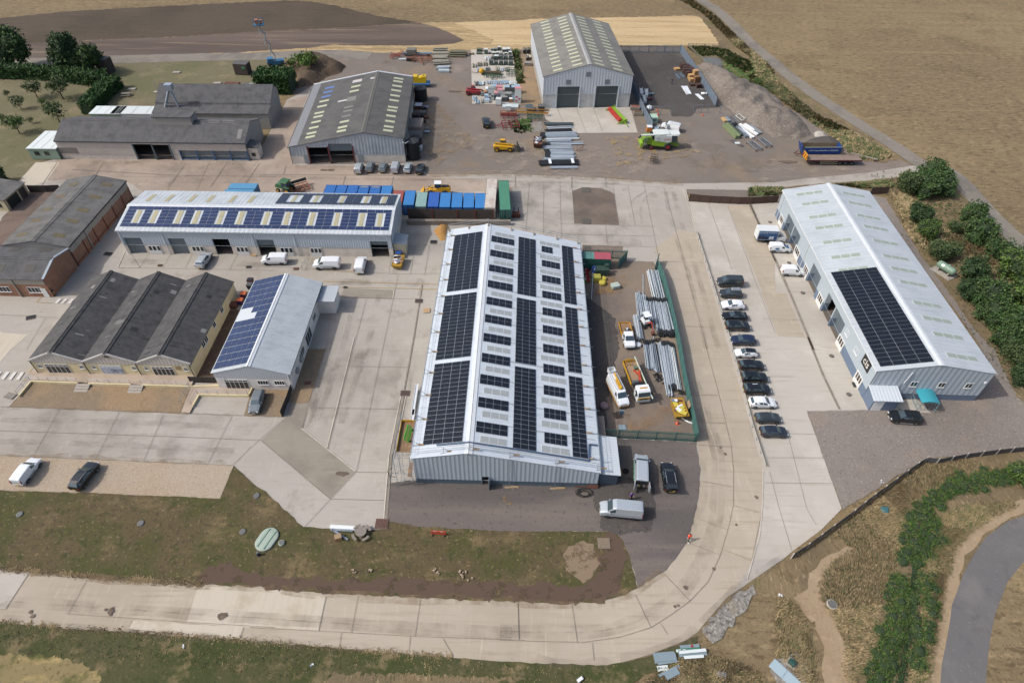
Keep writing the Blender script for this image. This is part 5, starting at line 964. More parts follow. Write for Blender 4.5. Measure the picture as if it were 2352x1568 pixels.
tufts('verge_tufts','E1 0,1085 500,1135 1050,1165 1700,1215 E2 0,1245 1000,1335 1700,1385 E3 0,1415 450,1445 850,1460 700,1560 0,1560 E2 1000,1540 0,1480 E1 1500,1420 800,1380 0,1300',700,[ggreen,gtan,gstraw],.1,.2,.05,11)
tufts('road_edge_grass','E1 0,602 600,655 1100,695 1700,738 1700,752 1100,712 600,670 0,622',700,[gstraw,gtan],.1,.25,.05,12)
tufts('road_edge_grass','E1 0,1050 550,1105 1060,1132 1700,1185 E2 0,1212 1000,1298 1700,1345 1700,1358 1000,1312 0,1226 E1 1700,1198 1060,1145 550,1118 0,1064',500,[gstraw,gtan],.1,.25,.05,13)
tufts('weeds','A3 60,1020 250,1000 260,1110 130,1120',160,[gbright,ggreen],.3,.7,.15,14)
tufts('weeds','A2 2195,420 2240,420 2290,700 2240,700',300,[ggreen,gbright,gtan],.4,1.0,.15,15)
tufts('bank_grass','B4 0,215 280,220 275,270 0,285',400,[ggreen,gtan,gbright],.3,.7,.12,16)
tufts('bank_grass','B4 700,190 1150,160 1200,200 1130,225 960,215',450,[ggreen,gtan,gbright],.3,.7,.12,17)
def scatter(name,centers,ms,seed,ls=(.12,.3),zs=.35):
 random.seed(seed);mb=MB()
 for t,x,y,r,n in centers:
  c=P(t,x,y)
  for _ in range(n):
   q=c+Vector((random.gauss(0,r),random.gauss(0,r),abs(random.gauss(0,zs))));mb.m=random.randrange(len(ms))
   for _ in range(3):leaf(mb,q+Vector((random.gauss(0,.15),random.gauss(0,.15),random.gauss(.05,.1))),ru(*ls))
 return tag(mb.build(name,ms),kind='stuff')
scatter('undergrowth',[('B4',1560,330,3,150),('B4',1680,420,2.5,160),('B4',1620,560,3,220),('B4',1560,720,2.6,130),('B4',1800,620,2.5,220),('B4',1960,760,2.6,130),('B4',1900,880,2.6,130),('B4',2100,960,2.6,130),('B4',2070,1130,2.4,130),('B4',2200,1250,2.4,130),('B4',2110,1420,2.2,130),('B4',2260,1500,2.2,130),('C4',2160,60,2,200),('C4',2230,200,1.8,200),('C4',2260,300,1.6,160),('B4',1250,230,3,220),('B4',1380,200,3,220)],[leaf_o,leaf_d,leaf_g,gtan_:=mat('dry_weed','#8a7654',rough=.9)],71,(.1,.22),.25)
# ---- heaps
def heap(name,label,pl,ht,m,seed,res=.9,rough_=.35,kind=None,pk=None):
 random.seed(seed);x0,x1=min(p.x for p in pl),max(p.x for p in pl);y0,y1=min(p.y for p in pl),max(p.y for p in pl)
 from mathutils import noise as mn
 nx,ny=int((x1-x0)/res)+2,int((y1-y0)/res)+2;vs=[];n=len(pl)
 def sd(x,y):
  r=False;j=n-1;best=1e9;q=Vector((x,y))
  for i in range(n):
   a,b=pl[i].to_2d(),pl[j].to_2d()
   if(a.y>y)!=(b.y>y)and x<(b.x-a.x)*(y-a.y)/(b.y-a.y)+a.x:r=not r
   ab=b-a;t=max(0,min(1,(q-a).dot(ab)/max(1e-6,ab.length_squared)));best=min(best,(a+ab*t-q).length);j=i
  return best if r else-best
 for iy in range(ny):
  for ix in range(nx):
   x,y=x0-res/2+ix*res,y0-res/2+iy*res;d=sd(x,y)
   nz=mn.noise(Vector((x*.13,y*.13,seed)))*.5+mn.noise(Vector((x*.4,y*.4,seed+3)))*.3+mn.noise(Vector((x*1.2,y*1.2,seed+5)))*.16
   z=ht*(1-math.exp(-max(0,d)/(ht*.9)))*(1+nz*rough_*1.6)+nz*rough_*.8 if d>0 else-.15
   vs.append((x,y,max(z,-.15)if d>0 else-.15))
 mb=MB();mb.add(vs,[[iy*nx+ix,iy*nx+ix+1,(iy+1)*nx+ix+1,(iy+1)*nx+ix]for iy in range(ny-1)for ix in range(nx-1)if max(vs[iy*nx+ix][2],vs[iy*nx+ix+1][2],vs[(iy+1)*nx+ix+1][2],vs[(iy+1)*nx+ix][2])>-.1],True)
 return tag(mb.build(name,m),label,'heap',None,kind)
spoil=gmat('spoil','#837a70',[('#6f665e',.1,.42,.62,.8,CK),('#9a8f82',.3,.5,.7,.7,CK),('#b3aaa0',2.6,.56,.68,.7),('#544c46',2.0,.54,.68,.6)],.8,2.5)
earthh=gmat('heap_earth','#6d5c4b',[('#57493c',.12,.42,.62,.8,CK),('#8f7a5c',.2,.52,.7,.8,CK),('#8d857b',2.4,.58,.7,.7),('#453a30',1.8,.54,.7,.6)],.8,2.5)
heap('spoil_heap','long grey heap of crushed rubble beside the fenced barn compound',pts('A3 1610,540 1800,570 1960,650 2200,800 A4 150,760 330,930 480,1060 520,1130 420,1165 200,1150 A3 2200,1090 2000,980 1850,850 1720,700'),2.7,spoil,4,.8,.8)
heap('spoil_heap','low dark grey gravel heap behind the two trailers',pts('A4 470,1185 560,1150 680,1150 760,1200 800,1260 740,1290 500,1270'),1.8,darkgr,6,.8,.3)
heap('spoil_heap','small heap of white broken concrete at the rubble heap end',pts('A4 530,1110 570,1090 640,1110 650,1140 560,1145'),1.0,gmat('white_rubble','#b8b2a6',[('#8b857a',.6,.45,.62,.8),('#d8d3c8',1.6,.5,.66,.8)],.9,2),7,.6,.6)
heap('spoil_heap','brown earth heap overgrown with weeds behind the grey barn',pts('A2 330,560 420,500 540,480 640,500 720,520 800,560 760,610 640,650 560,700 390,740 380,640'),4.2,earthh,8,1.0,.5)
heap('sand_heap','orange sand heap in the yard corner by the back of the main shed',pts('B2 1545,560 1600,520 1670,530 1660,640 1600,660 1550,600'),1.3,gmat('sand','#b58a52',[('#a17744',.3,.45,.65,.8),('#c79d66',1.2,.5,.7,.6)],.6,3),9,.5,.4)
tufts('heap_weeds','A2 380,470 450,450 520,470 530,540 480,570 430,540 330,560 340,530',1,[gbright],.5,1.0,.2,18)
def weeds_on(name,centers,m,seed):
 random.seed(seed);mb=MB()
 for(t,x,y,z,r,n)in centers:
  c=P(t,x,y,z)
  for _ in range(n):leaf(mb,c+Vector((random.gauss(0,r),random.gauss(0,r),random.gauss(.3,.5))),ru(.25,.5))
 return tag(mb.build(name,m),kind='stuff')
weeds_on('heap_weeds',[('A2',405,490,3.8,1.2,160),('A2',470,480,4.2,1.3,200),('A2',500,500,4,1.2,160),('A2',465,530,4,1.0,140),('A2',350,530,2.5,.9,90)],leaf_y,5)
weeds_on('heap_weeds',[('A2',330,545,1.5,.8,60),('A2',515,520,3.4,.7,60)],mat('dock_brown','#7a5a3c',rough=.9),6)
# ---- fences
def fence(name,label,s,h,post,gap,railm_,postm,rails=(),panel=None,pales=0,palem=None,cat='fence',pr=.05,top=0):
 pl=pts(s)if isinstance(s,str)else s;t=thing(name,label,cat,(pl[0].x,pl[0].y,0));off=Vector((pl[0].x,pl[0].y,0));n_post=0
 for a,b in zip(pl,pl[1:]):
  a,b=a-off,b-off;L_=(b-a).length;k=max(1,round(L_/gap));d=(b-a).normalized()
  for i in range(k+1 if b is pl[-1]-off else k):
   p=a+d*L_*i/k;mb=MB();mb.box((p.x,p.y,(h+top)/2),(pr*2,pr*2,h+top),math.atan2(d.y,d.x));mb.build('post',postm,t)
  for z in rails:
   mb=MB();m_=(a+b)/2;mb.box((m_.x,m_.y,z),(L_,.05,.1),math.atan2(d.y,d.x));mb.build('rail',railm_,t)
  if panel:
   for i in range(k):
    m_=a+d*L_*(i+.5)/k;mb=MB();mb.box((m_.x,m_.y,h/2+.03),(L_/k-.06,.045,h-.06),math.atan2(d.y,d.x));mb.build('fence_panel',panel,t)
  if pales:
   n=int(L_/pales);mb=MB()
   for i in range(n):
    p=a+d*(i+.5)*L_/n;mb.box((p.x,p.y,h/2+.05),(pales*.5,.03,h),math.atan2(d.y,d.x))
   mb.build('pales',palem,t)
 p=pl[-1]-off;mb=MB();mb.box((p.x,p.y,(h+top)/2),(pr*2,pr*2,h+top));mb.build('post',postm,t)
 return t
greenst=mat('green_steel','#3f6b66',rough=.5);greenpanel=mat('green_mesh','#47736d',rough=.6,dirt='#3c625d',damt=.4)
bluegal=mat('blue_galvanised','#8493a3',rough=.5,metal=.3,dirt='#74828f',damt=.4)
fence('palisade_fence','long green sheeted palisade fence along the right side of the pole compound','B3 1310,900 1360,1010 1420,1250 1490,1568 C3 1530,360 1590,650 1635,870',2.4,0,2.75,greenst,greenst,(),greenpanel,pr=.06)
fence('palisade_fence','green palisade fence across the front of the pole compound','C3 830,835 1300,855 1620,872',2.2,0,2.75,greenst,greenst,(.35,1.8),None,.17,mat('green_pale','#527a70',rough=.5),pr=.07)
fence('palisade_fence','grey green palisade fence behind the green container','B3 690,800 1055,810',2.3,0,2.75,greenst,greenst,(.35,1.9),None,.17,mat('grey_pale','#7d8b85',rough=.5),pr=.07)
fence('compound_gate','open green gate leaf by the green container','B3 1053,815 985,888',2.3,0,4,greenst,greenst,(),greenpanel,cat='gate',pr=.06)
fence('compound_gate','open green gate leaf at the top of the pole compound','B3 1292,905 1316,835',2.3,0,4,greenst,greenst,(),greenpanel,cat='gate',pr=.06)
fence('palisade_fence','blue grey palisade fence between the barn compound and the rubble heap','A3 1505,440 1600,580 1700,730 1800,890',2.6,0,2.8,bluegal,bluegal,(),bluegal,pr=.08)
fence('palisade_fence','blue grey palisade fence running forward from the barn corner','A3 1100,750 1150,860 1210,990 1265,1095',2.6,0,2.8,bluegal,bluegal,(),bluegal,pr=.08)
fence('palisade_fence','see through grey palisade fence at the back of the barn compound','A3 1000,440 1240,442 1505,442',2.4,0,2.8,bluegal,bluegal,(.4,2.0),None,.25,bluegal,pr=.08)
for s,lb in(('A3 1240,965 1340,965 1430,960','unfinished galvanised fence frame left of the compound entrance'),('A3 1612,948 1680,948 1735,945 1835,945','unfinished galvanised fence frame right of the compound entrance')):
 fence('fence_frame',lb,s,2.6,0,3.0,galv,galv,(2.5,),None,pr=.07)
fence('timber_fence','brown close boarded fence behind the pale unit on the left','B3 1578,325 1750,338 2000,350 2100,350 2300,338 B4 230,335',1.9,0,2.5,woodd,woodd,(),mat('brown_boards','#5c473d',rough=.9,dirt='#4b3a32',damt=.5,dscale=2),pr=.06)
fence('timber_fence','brown close boarded fence behind the pale unit on the right','B4 1010,268 1150,262',1.9,0,2.5,woodd,woodd,(),_mc['brown_boards'],pr=.06)
greyb=mat('grey_boards','#5b5856',rough=.9,dirt='#494645',damt=.5,dscale=2);cpost=mat('concrete_post','#b5b0a8',rough=.9)
fence('panel_fence','dark boarded fence with pale concrete posts round the gravel yard','E4 350,525 480,440 690,285 860,160 C4 1030,1345 1210,1215 1390,1085 1465,1040 1560,1055 1800,1010 2060,975 2300,950 2420,935',1.25,0,3.0,greyb,cpost,(),greyb,pr=.07,top=.25)
pg=(P('B2',1290,498),P('B2',1330,470),P('B2',1530,473),P('B2',1735,478),P('B2',2035,478))
fence('timber_fence','weathered dark timber fence with red posts in front of the blue containers',[pg[1],pg[2],pg[3],pg[4]],2.6,0,4.2,woodd,mat('red_post','#7a3a34',rough=.8),(),mat('weathered_boards','#544a42',rough=.95,dirt='#3d342f',damt=.6,dscale=1.5),pr=.1)
mb=MB();a,c=P('B2',1315,515),P('B2',2180,520);mb.box(((a.x+c.x)/2,(a.y+c.y)/2,.55),((c-a).length,.8,1.1),math.atan2((c-a).y,(c-a).x));tag(mb.build('retaining_wall',mat('old_concrete_wall','#8f8579',rough=.95,dirt='#6d6459',damt=.6,dscale=.6)),'low grey concrete retaining wall below the container row','wall')
fence('post_rail_fence','weathered post and rail fence around the pond','A3 1845,400 1570,392 1600,430 1680,510 1750,580 1865,578',1.2,0,2.6,mat('weathered_rail','#8d8a76',rough=.9),_mc['weathered_rail'],(.5,.85,1.15),pr=.06)
fence('timber_fence','dark timber fence beside the brick workshop and garage block','B1 255,250 400,250 515,245',1.8,0,2.6,woodd,woodd,(),mat('black_boards','#3d3733',rough=.9),pr=.06)
fence('timber_fence','short dark fence between the cream workshop and the white office','C1 1595,375 1700,378 1835,382',1.5,0,2.4,woodd,woodd,(),_mc['black_boards'],pr=.06)
fence('timber_fence','black timber fence beside the grey car at the white office','C2 358,430 320,540 270,662',1.5,0,2.0,woodd,woodd,(),_mc['black_boards'],pr=.06)
barr_=mat('barrier_galv','#b4b3ae',rough=.7)
# long galvanised crash barrier beside the car park
pl=[P('B3',1640,590),P('B3',1760,970),P('B3',1900,1420),P('C3',2010,370),P('C3',2110,750),P('C3',2215,1080)]
t=thing('crash_barrier','long galvanised crash barrier between the road and the parked cars','barrier',tuple(pl[0]));off=pl[0]
for a,c in zip(pl,pl[1:]):
 a,c=a-off,c-off;d=(c-a).normalized();n=max(2,int((c-a).length/2.4))
 mb=MB();m_=(a+c)/2;mb.box((m_.x,m_.y,.55),((c-a).length,.07,.2),math.atan2(d.y,d.x));mb.box((m_.x,m_.y,.55),((c-a).length,.11,.06),math.atan2(d.y,d.x));mb.build('rail',barr_,t)
 for i in range(n):
  p=a+d*(c-a).length*i/n;mb=MB();mb.box((p.x,p.y,.33),(.1,.12,.66));mb.build('post',galv,t)
mb=MB()
for a,c in zip(pl,pl[1:]):
 m_=(a+c)/2;d=c-a;mb.box((m_.x+.35,m_.y,.08),(d.length,.5,.16),math.atan2(d.y,d.x))
tag(mb.build('kerb',mat('kerb_concrete','#b3a998',rough=.9,dirt='#948a7a',damt=.5)),kind='structure')
# low retaining walls and handrails in front of the cream workshop
t=thing('terrace_wall','low cream terrace wall in front of the three gables','wall',tuple(P('C1',268,372)));off=P('C1',268,372)
def wallseg(par,s,h,w,m,off,name='wall_length'):
 pl=pts(s)
 for a,c in zip(pl,pl[1:]):
  a,c=a-off,c-off;d=c-a;m_=(a+c)/2;mb=MB();mb.box((m_.x,m_.y,h/2),(d.length,w,h),math.atan2(d.y,d.x));mb.build(name,m,par)
wallseg(t,'C1 165,500 270,375',.45,.22,yellowr,off);wallseg(t,'C1 270,378 660,392',.5,.22,yellowr,off);wallseg(t,'C1 750,396 1105,405',.5,.22,yellowr,off);wallseg(t,'C1 1195,408 1595,420',.5,.22,yellowr,off);wallseg(t,'C1 1597,420 1835,415',.5,.22,yellowr,off)
o=P('C1',1615,585);t=thing('terrace_wall','low cream wall round the ramp by the white office','wall',tuple(o));wallseg(t,'C1 1615,585 1668,492',.45,.2,yellowr,o);wallseg(t,'C1 1668,490 2085,495 2115,430',.5,.2,yellowr,o)
tc_m=gmat('terrace','#b8a795',[('#a89785',.3,.45,.65,.7)],.1,4)
mb=MB();mb.poly([(p.x,p.y,.32)for p in pts('C1 275,372 240,300 330,285 1650,325 1600,420')]);tag(mb.build('terrace',tc_m),kind='structure')
mb=MB();mb.poly([(p.x,p.y,.3)for p in pts('C1 1600,418 1850,385 2100,400 2080,492 1668,490 1590,640 1520,630')]);tag(mb.build('ramp',tc_m),kind='structure')
for x,y,lb in((705,405,'left flight of concrete steps down from the terrace'),(1150,415,'right flight of concrete steps down from the terrace')):
 c=P('C1',x,y);t=thing('steps',lb,'steps',tuple(c))
 for i in range(3):mb=MB();mb.box((0,-.1-.5*i,.2-.07*i),(2.2,.5,.4-.14*i));mb.build('step',concrete,t)
def handrail(label,s,h=1.0,base=.45):
 pl=pts(s);o=pl[0];t=thing('handrail',label,'railing',tuple(o))
 for z in(h,h*.55):
  mb=MB();mb.path([p-o+Vector((0,0,base+z))for p in pl],.03,5);mb.build('rail',galv,t)
 for a,c in zip(pl,pl[1:]):
  n=max(1,int((c-a).length/1.6))
  for i in range(n+1):p=a.lerp(c,i/n)-o;mb=MB();mb.tube((p.x,p.y,0),(p.x,p.y,base+h),.03,5);mb.build('post',galv,t)
handrail('galvanised handrail on the left third of the terrace wall','C1 165,495 265,370 660,388');handrail('galvanised handrail on the middle of the terrace wall','C1 750,392 1105,402');handrail('galvanised handrail on the right third of the terrace wall','C1 1195,405 1590,415');handrail('galvanised handrail down the ramp edge beside the brown gravel','C1 1585,420 1520,560',1.0,.2);handrail('galvanised handrail round the ramp by the white office','C1 1610,580 1665,488 2080,492',1.0,.45)
handrail('galvanised railing beside the loading ramp at the unit row','B2 440,905 500,800',1.1,.1);handrail('galvanised railing on the right of the loading bay','B2 1170,930 1195,810',1.2,.1)
# ================================================================== VEHICLES
random.seed(31)
def paint(hx,nm):return mat('paint_'+nm,hx,rough=.28,coat=.5,spec=.5,k=.8)
wht,silver,greyc,dgrey,blk,navy=paint('#e3e6e8','white'),mat('paint_silver','#b6bdc2',rough=.35,metal=.35,coat=.4,k=.85),paint('#6f757a','grey'),paint('#34383c','dark_grey'),paint('#16181b','black'),paint('#1d2740','navy')
cgl=mat('car_glass','#56666d',rough=.12,spec=.8,metal=.45);trimb=mat('black_trim','#1b1c1e',rough=.6);tyre_m=mat('tyre','#222325',rough=.9);alloy=mat('alloy','#9aa0a4',rough=.4,metal=.5);steelw=mat('steel_wheel','#4c5054',rough=.6)  # car glass base is lightened to paint in some reflected sky
hl_m=mat('headlamp','#d5dde0',rough=.15);tl_m=mat('tail_lamp','#8c1f1c',rough=.3);plate_y=mat('number_plate','#cfb24a',rough=.5);plate_w=mat('number_plate_white','#dcdcd6',rough=.5)
_wm={}
def wheel(par,x,y,r,w,rim=alloy,hub=.62):
 key=(round(r,3),round(w,3),rim.name,hub)
 if key not in _wm:
  a=MB();a.lathe((0,0,0),[(r*.6,-w/2),(r*.93,-w/2),(r,-w/3),(r,w/3),(r*.93,w/2),(r*.6,w/2)],18,'Y');b=MB()
  b.lathe((0,0,0),[(r*hub,-w/2-.012),(r*hub*.9,-w/2-.02),(r*hub*.9,w/2+.02),(r*hub,w/2+.012)],14,'Y')
  for k in range(5):
   t=6.28*k/5;b.box((math.cos(t)*r*.32,0,math.sin(t)*r*.32),(r*.5,w+.06,r*.12),0,Matrix.Rotation(-t,4,'Y'))
  _wm[key]=(a.mesh('tyre',tyre_m),b.mesh('rim',rim))
 e=bpy.data.objects.new('wheel',_wm[key][0]);COL.objects.link(e);e.parent=par;e.location=(x,y,r);q=bpy.data.objects.new('rim',_wm[key][1]);COL.objects.link(q);q.parent=e;return e
def ring(st):
 x,zb,zs,w,zt,wt=st
 return[(x,-w*.86,zb),(x,-w,zb+(zs-zb)*.35),(x,-w*.985,zs-.1*(zs-zb)),(x,-w*.95,zs),(x,-wt,zt-.04),(x,-wt*.75,zt),(x,wt*.75,zt),(x,wt,zt-.04),(x,w*.95,zs),(x,w*.985,zs-.1*(zs-zb)),(x,w,zb+(zs-zb)*.35),(x,w*.86,zb)]
STY={'hatch':dict(st=[(2.08,.32,.55,.62,.57,.5),(2.0,.24,.70,.80,.72,.66),(1.55,.2,.88,.87,.90,.72),(1.0,.2,.96,.88,.99,.72),(.28,.2,.98,.89,1.40,.60),(-.2,.2,.98,.89,1.47,.62),(-1.1,.2,.99,.89,1.44,.60),(-1.55,.22,1.0,.87,1.36,.57),(-1.98,.28,.98,.82,1.02,.68),(-2.08,.36,.72,.74,.76,.6)],ws=(3,4),rw=(7,8),sg=[(3.55,5),(5,6.9)],wx=(1.3,-1.28),wr=.31,len=4.2,win=(.76,.93)),'suv':dict(st=[(2.25,.40,.68,.70,.70,.56),(2.18,.3,.92,.86,.94,.7),(1.6,.28,1.05,.93,1.07,.78),(1.05,.28,1.12,.94,1.15,.78),(.35,.28,1.14,.94,1.58,.66),(-.2,.28,1.14,.94,1.66,.68),(-1.4,.28,1.14,.94,1.64,.66),(-1.85,.3,1.14,.92,1.56,.62),(-2.18,.36,1.1,.87,1.16,.72),(-2.26,.45,.85,.8,.88,.66)],ws=(3,4),rw=(7,8),sg=[(3.55,5),(5,6.9)],wx=(1.38,-1.38),wr=.36,len=4.5,win=(.78,.93)),'saloon':dict(st=[(2.3,.32,.56,.64,.58,.5),(2.22,.24,.70,.82,.72,.66),(1.65,.2,.86,.88,.88,.74),(1.0,.2,.94,.89,.97,.74),(.2,.2,.96,.89,1.34,.58),(-.25,.2,.96,.89,1.41,.6),(-1.0,.2,.97,.89,1.36,.58),(-1.35,.2,.98,.88,1.24,.56),(-1.75,.22,.98,.86,1.02,.7),(-2.2,.28,.95,.82,.98,.68),(-2.3,.36,.7,.74,.74,.6)],ws=(3,4),rw=(6.3,8),sg=[(3.55,5),(5,6.6)],wx=(1.42,-1.35),wr=.32,len=4.6,win=(.77,.93)),'van':dict(st=[(2.45,.42,.75,.74,.78,.62),(2.38,.3,1.0,.90,1.03,.76),(1.9,.28,1.2,.96,1.23,.80),(1.55,.28,1.28,.97,1.34,.80),(.85,.28,1.3,.97,1.90,.76),(.4,.28,1.3,.97,1.97,.80),(-1.2,.28,1.3,.97,1.97,.80),(-2.2,.28,1.3,.97,1.94,.80),(-2.4,.3,1.3,.96,1.88,.80),(-2.46,.42,1.25,.93,1.6,.82)],ws=(3,4),rw=None,sg=[(3.45,4.9)],wx=(1.55,-1.45),wr=.34,len=4.9,win=(.76,.92)),'small_van':dict(st=[(2.18,.4,.68,.7,.7,.56),(2.1,.3,.90,.86,.92,.7),(1.6,.26,1.06,.91,1.09,.76),(1.2,.26,1.14,.92,1.18,.76),(.5,.26,1.16,.92,1.74,.70),(.1,.26,1.16,.92,1.83,.74),(-1.1,.26,1.16,.92,1.83,.74),(-2.0,.26,1.16,.92,1.78,.74),(-2.16,.3,1.16,.90,1.66,.74),(-2.2,.4,1.1,.87,1.4,.76)],ws=(3,4),rw=None,sg=[(3.45,4.9)],wx=(1.4,-1.3),wr=.32,len=4.4,win=(.76,.92)),'large_van':dict(st=[(2.95,.45,.85,.78,.88,.66),(2.88,.32,1.15,.95,1.18,.8),(2.35,.3,1.38,1.0,1.41,.84),(2.0,.3,1.46,1.01,1.52,.84),(1.3,.3,1.5,1.01,2.25,.78),(.8,.3,1.5,1.01,2.42,.82),(-1.2,.3,1.5,1.01,2.42,.82),(-2.6,.3,1.5,1.01,2.38,.82),(-2.85,.32,1.5,1.0,2.3,.82),(-2.92,.42,1.4,.97,1.9,.84)],ws=(3,4),rw=None,sg=[(3.45,4.9)],wx=(1.9,-1.7),wr=.36,len=5.9,win=(.74,.9)),}
_car={}
def interp(st,f):
 i=min(int(f),len(st)-2);t=f-i;return tuple(a+(b-a)*t for a,b in zip(st[i],st[i+1]))
def car_meshes(style,m,roofm=None,rearglass=None):
 key=(style,m.name,roofm.name if roofm else '')
 if key in _car:return _car[key]
 S=STY[style];st=S['st'];mb=MB();rg=[ring(s)for s in st];n=len(rg[0]);mats=[m,roofm or m,trimb]
 vs=[p for r in rg for p in r]
 for j in range(len(rg)-1):
  for i in range(n):
   mb.m=1 if roofm and 3<=i<=7 and j>=S['ws'][1]and i in(4,5,6)else(2 if i in(11,)else 0)
   mb.add([vs[j*n+i],vs[j*n+(i+1)%n],vs[(j+1)*n+(i+1)%n],vs[(j+1)*n+i]],[[0,1,2,3]],i in(1,2,3,8,9,10))
 mb.m=0;mb.add(rg[0],[list(range(n))]);mb.add(rg[-1],[list(range(n))])
 mb.m=2
 for x in S['wx']:
  for sg in(-1,1):
   w=max(s[3]for s in st);c=Vector((x,sg*(w-.02),S['wr']));pr=[(x+math.cos(t)*(S['wr']+.07),S['wr']+math.sin(t)*(S['wr']+.07))for t in[math.pi*k/8 for k in range(9)]]+[(x-S['wr']-.07,st[4][1]),(x+S['wr']+.07,st[4][1])]
   mb.prism(pr,sg*(w-.3),sg*(w+.006),'Y')
 body=mb.mesh('body',mats);out=[('body',body)]
 def P4(f,k,e):r=ring(interp(st,f));p=Vector(r[k]);return p
 def quad(nm,pts4,mm,off):
  q=[Vector(p)for p in pts4];nn=(q[1]-q[0]).cross(q[2]-q[0]).normalized();c=sum(q,Vector())/4
  if nn.dot(c-Vector((0,0,.6)))<0:nn=-nn
  b=MB();b.add([p+nn*off for p in q]+[p-nn*.02 for p in q],[[0,1,2,3],[0,1,5,4],[1,2,6,5],[2,3,7,6],[3,0,4,7]]);out.append((nm,b.mesh(nm,mm)))
 def strip(nm,fa,fb,lo,hi):
  ra,rb=ring(interp(st,fa)),ring(interp(st,fb));a=[Vector(ra[k])for k in(4,7)];b=[Vector(rb[k])for k in(4,7)]
  q=[a[0].lerp(b[0],lo),a[1].lerp(b[1],lo),a[1].lerp(b[1],hi),a[0].lerp(b[0],hi)]
  c=(q[0]+q[1]+q[2]+q[3])/4;q=[Vector((p.x,p.y*.93,p.z))for p in q];quad(nm,[p+Vector((0,0,.035))for p in q],cgl,.02)
 strip('windscreen',S['ws'][0],S['ws'][1],.06,.96)
 if S['rw']:strip('rear_window',S['rw'][0],S['rw'][1],.06,.86)
 for fa,fb in S['sg']:
  for sg in(0,1):
   kb,kt=(3,4)if sg==0 else(8,7)
   ra,rb=ring(interp(st,fa+.06)),ring(interp(st,fb-.06));A0,A1,B0,B1=Vector(ra[kb]),Vector(ra[kt]),Vector(rb[kb]),Vector(rb[kt])
   quad('side_window',[A0.lerp(A1,.08),B0.lerp(B1,.08),B0.lerp(B1,.86),A0.lerp(A1,.86)],cgl,.015)
 n_,t_=st[1],st[-2]
 for sg in(-1,1):
  b=MB();b.box((n_[0]-.02,sg*n_[3]*.72,n_[2]*.86),(.3,n_[3]*.34,.15),sg*-.35);out.append(('headlight',b.mesh('headlight',hl_m)))
  b=MB();tall=style.endswith('van');b.box((t_[0]-.02,sg*t_[3]*.9,t_[2]*(.8 if not tall else.95)),(.14,.16,.2 if not tall else.55));out.append(('taillight',b.mesh('taillight',tl_m)))
  b=MB();f=interp(st,S['sg'][0][0]);b.box((f[0],sg*(f[3]+.1),f[2]+.08),(.12,.2,.15));out.append(('wing_mirror',b.mesh('wing_mirror',m)))
 b=MB();b.box((st[0][0]-.01,0,st[0][1]+.16),(.06,.95,.18));out.append(('grille',b.mesh('grille',trimb)))
 b=MB();b.box((st[-1][0]-.01,0,st[-1][1]+.12),(.04,.52,.12));out.append(('number_plate',b.mesh('number_plate',plate_y)))
 b=MB();b.box((st[0][0]+.02,0,st[0][1]+.05),(.04,.52,.11));out.append(('number_plate',b.mesh('number_plate',plate_w)))
 if style in('van','small_van','large_van'):
  b=MB();z=st[6][2];w=st[6][3]
  for sg in(-1,1):b=MB();b.box(((st[5][0]+st[7][0])/2,sg*(w+.004),.62),(st[5][0]-st[7][0]+.6,.03,.09));out.append(('side_moulding',b.mesh('side_moulding',trimb)))
 _car[key]=out;return out
def car(style,m,px,ang,label,cat='car',name='parked_car',rim=alloy,s=1.0,h=.75,group=None,roofm=None):
 """centre pixel of the vehicle body, heading in degrees (0 = +x, 90 = away from camera)"""
 c=P(*px,h)
 if isinstance(ang,tuple):d_=P(px[0],*ang[1],h)-P(px[0],*ang[0],h);ang=math.degrees(math.atan2(d_.y,d_.x))
 t=thing(name,label,cat,(c.x,c.y,.13),R(ang),group);t.scale=(s,s,s)
 for nm,me in car_meshes(style,m,roofm):
  o=bpy.data.objects.new(nm,me);COL.objects.link(o);o.parent=t
 S=STY[style];w=max(q[3]for q in S['st'])
 for x in S['wx']:
  for sg in(-1,1):wheel(t,x,sg*(w-.12),S['wr'],.22,rim)
 return t
def pt(t,nm,m,f):mb=MB();f(mb);return mb.build(nm,m,t)
G='cars parked in a row along the crash barrier'
t=car('van',dgrey,('B3',1920,1003),180,'dark grey van with tinted side windows at the top of the parked row','van','parked_van',group=G)
for sg in(-1,1):pt(t,'side_window',cgl,lambda b:b.box((-.55,sg*.93,1.52),(2.2,.06,.36),0,Matrix.Rotation(sg*.2,4,'X')))
t=car('suv',dgrey,('B3',1930,1095),180,'dark grey car with a silver roof box in the parked row',group=G,s=.95)
pt(t,'roof_box',mat('roof_box_grey','#868c92',rough=.35),lambda b:b.loft([[(x,y*w,z)for y,z in((-.45,1.72),(.45,1.72),(.42,1.95*k),(-.42,1.95*k))]for x,w,k in((.2,.6,.92),(0,1,1),(-1.6,1,1),(-1.8,.8,.96))],smooth=False))
car('hatch',wht,('B3',1948,1192),180,'white hatchback with rear spoiler, nose to the barrier',group=G,s=1.03)
car('saloon',blk,('B3',1963,1283),180,'glossy black saloon, nose to the barrier below the white hatchback',group=G)
car('suv',blk,('B3',1985,1367),0,'black crossover reversed up to the barrier, above the navy car',group=G,s=.97)
car('hatch',navy,('B3',2035,1485),180,'navy blue hatchback, the only blue car in the row',group=G,s=1.05)
car('hatch',wht,('C3',2057,127),180,'small white hatchback with a black roof',group=G,s=.92,roofm=blk)
car('hatch',blk,('C3',2103,230),0,'black hatchback reversed in directly below the black roofed white one',group=G,s=1.03)
car('suv',blk,('C3',2125,333),0,'black crossover reversed in, second below the black roofed white car',group=G,s=.96)
t=car('suv',blk,('C3',2147,432),0,'black car with a pale roof bar just above the lower white hatchback',group=G,s=.96)
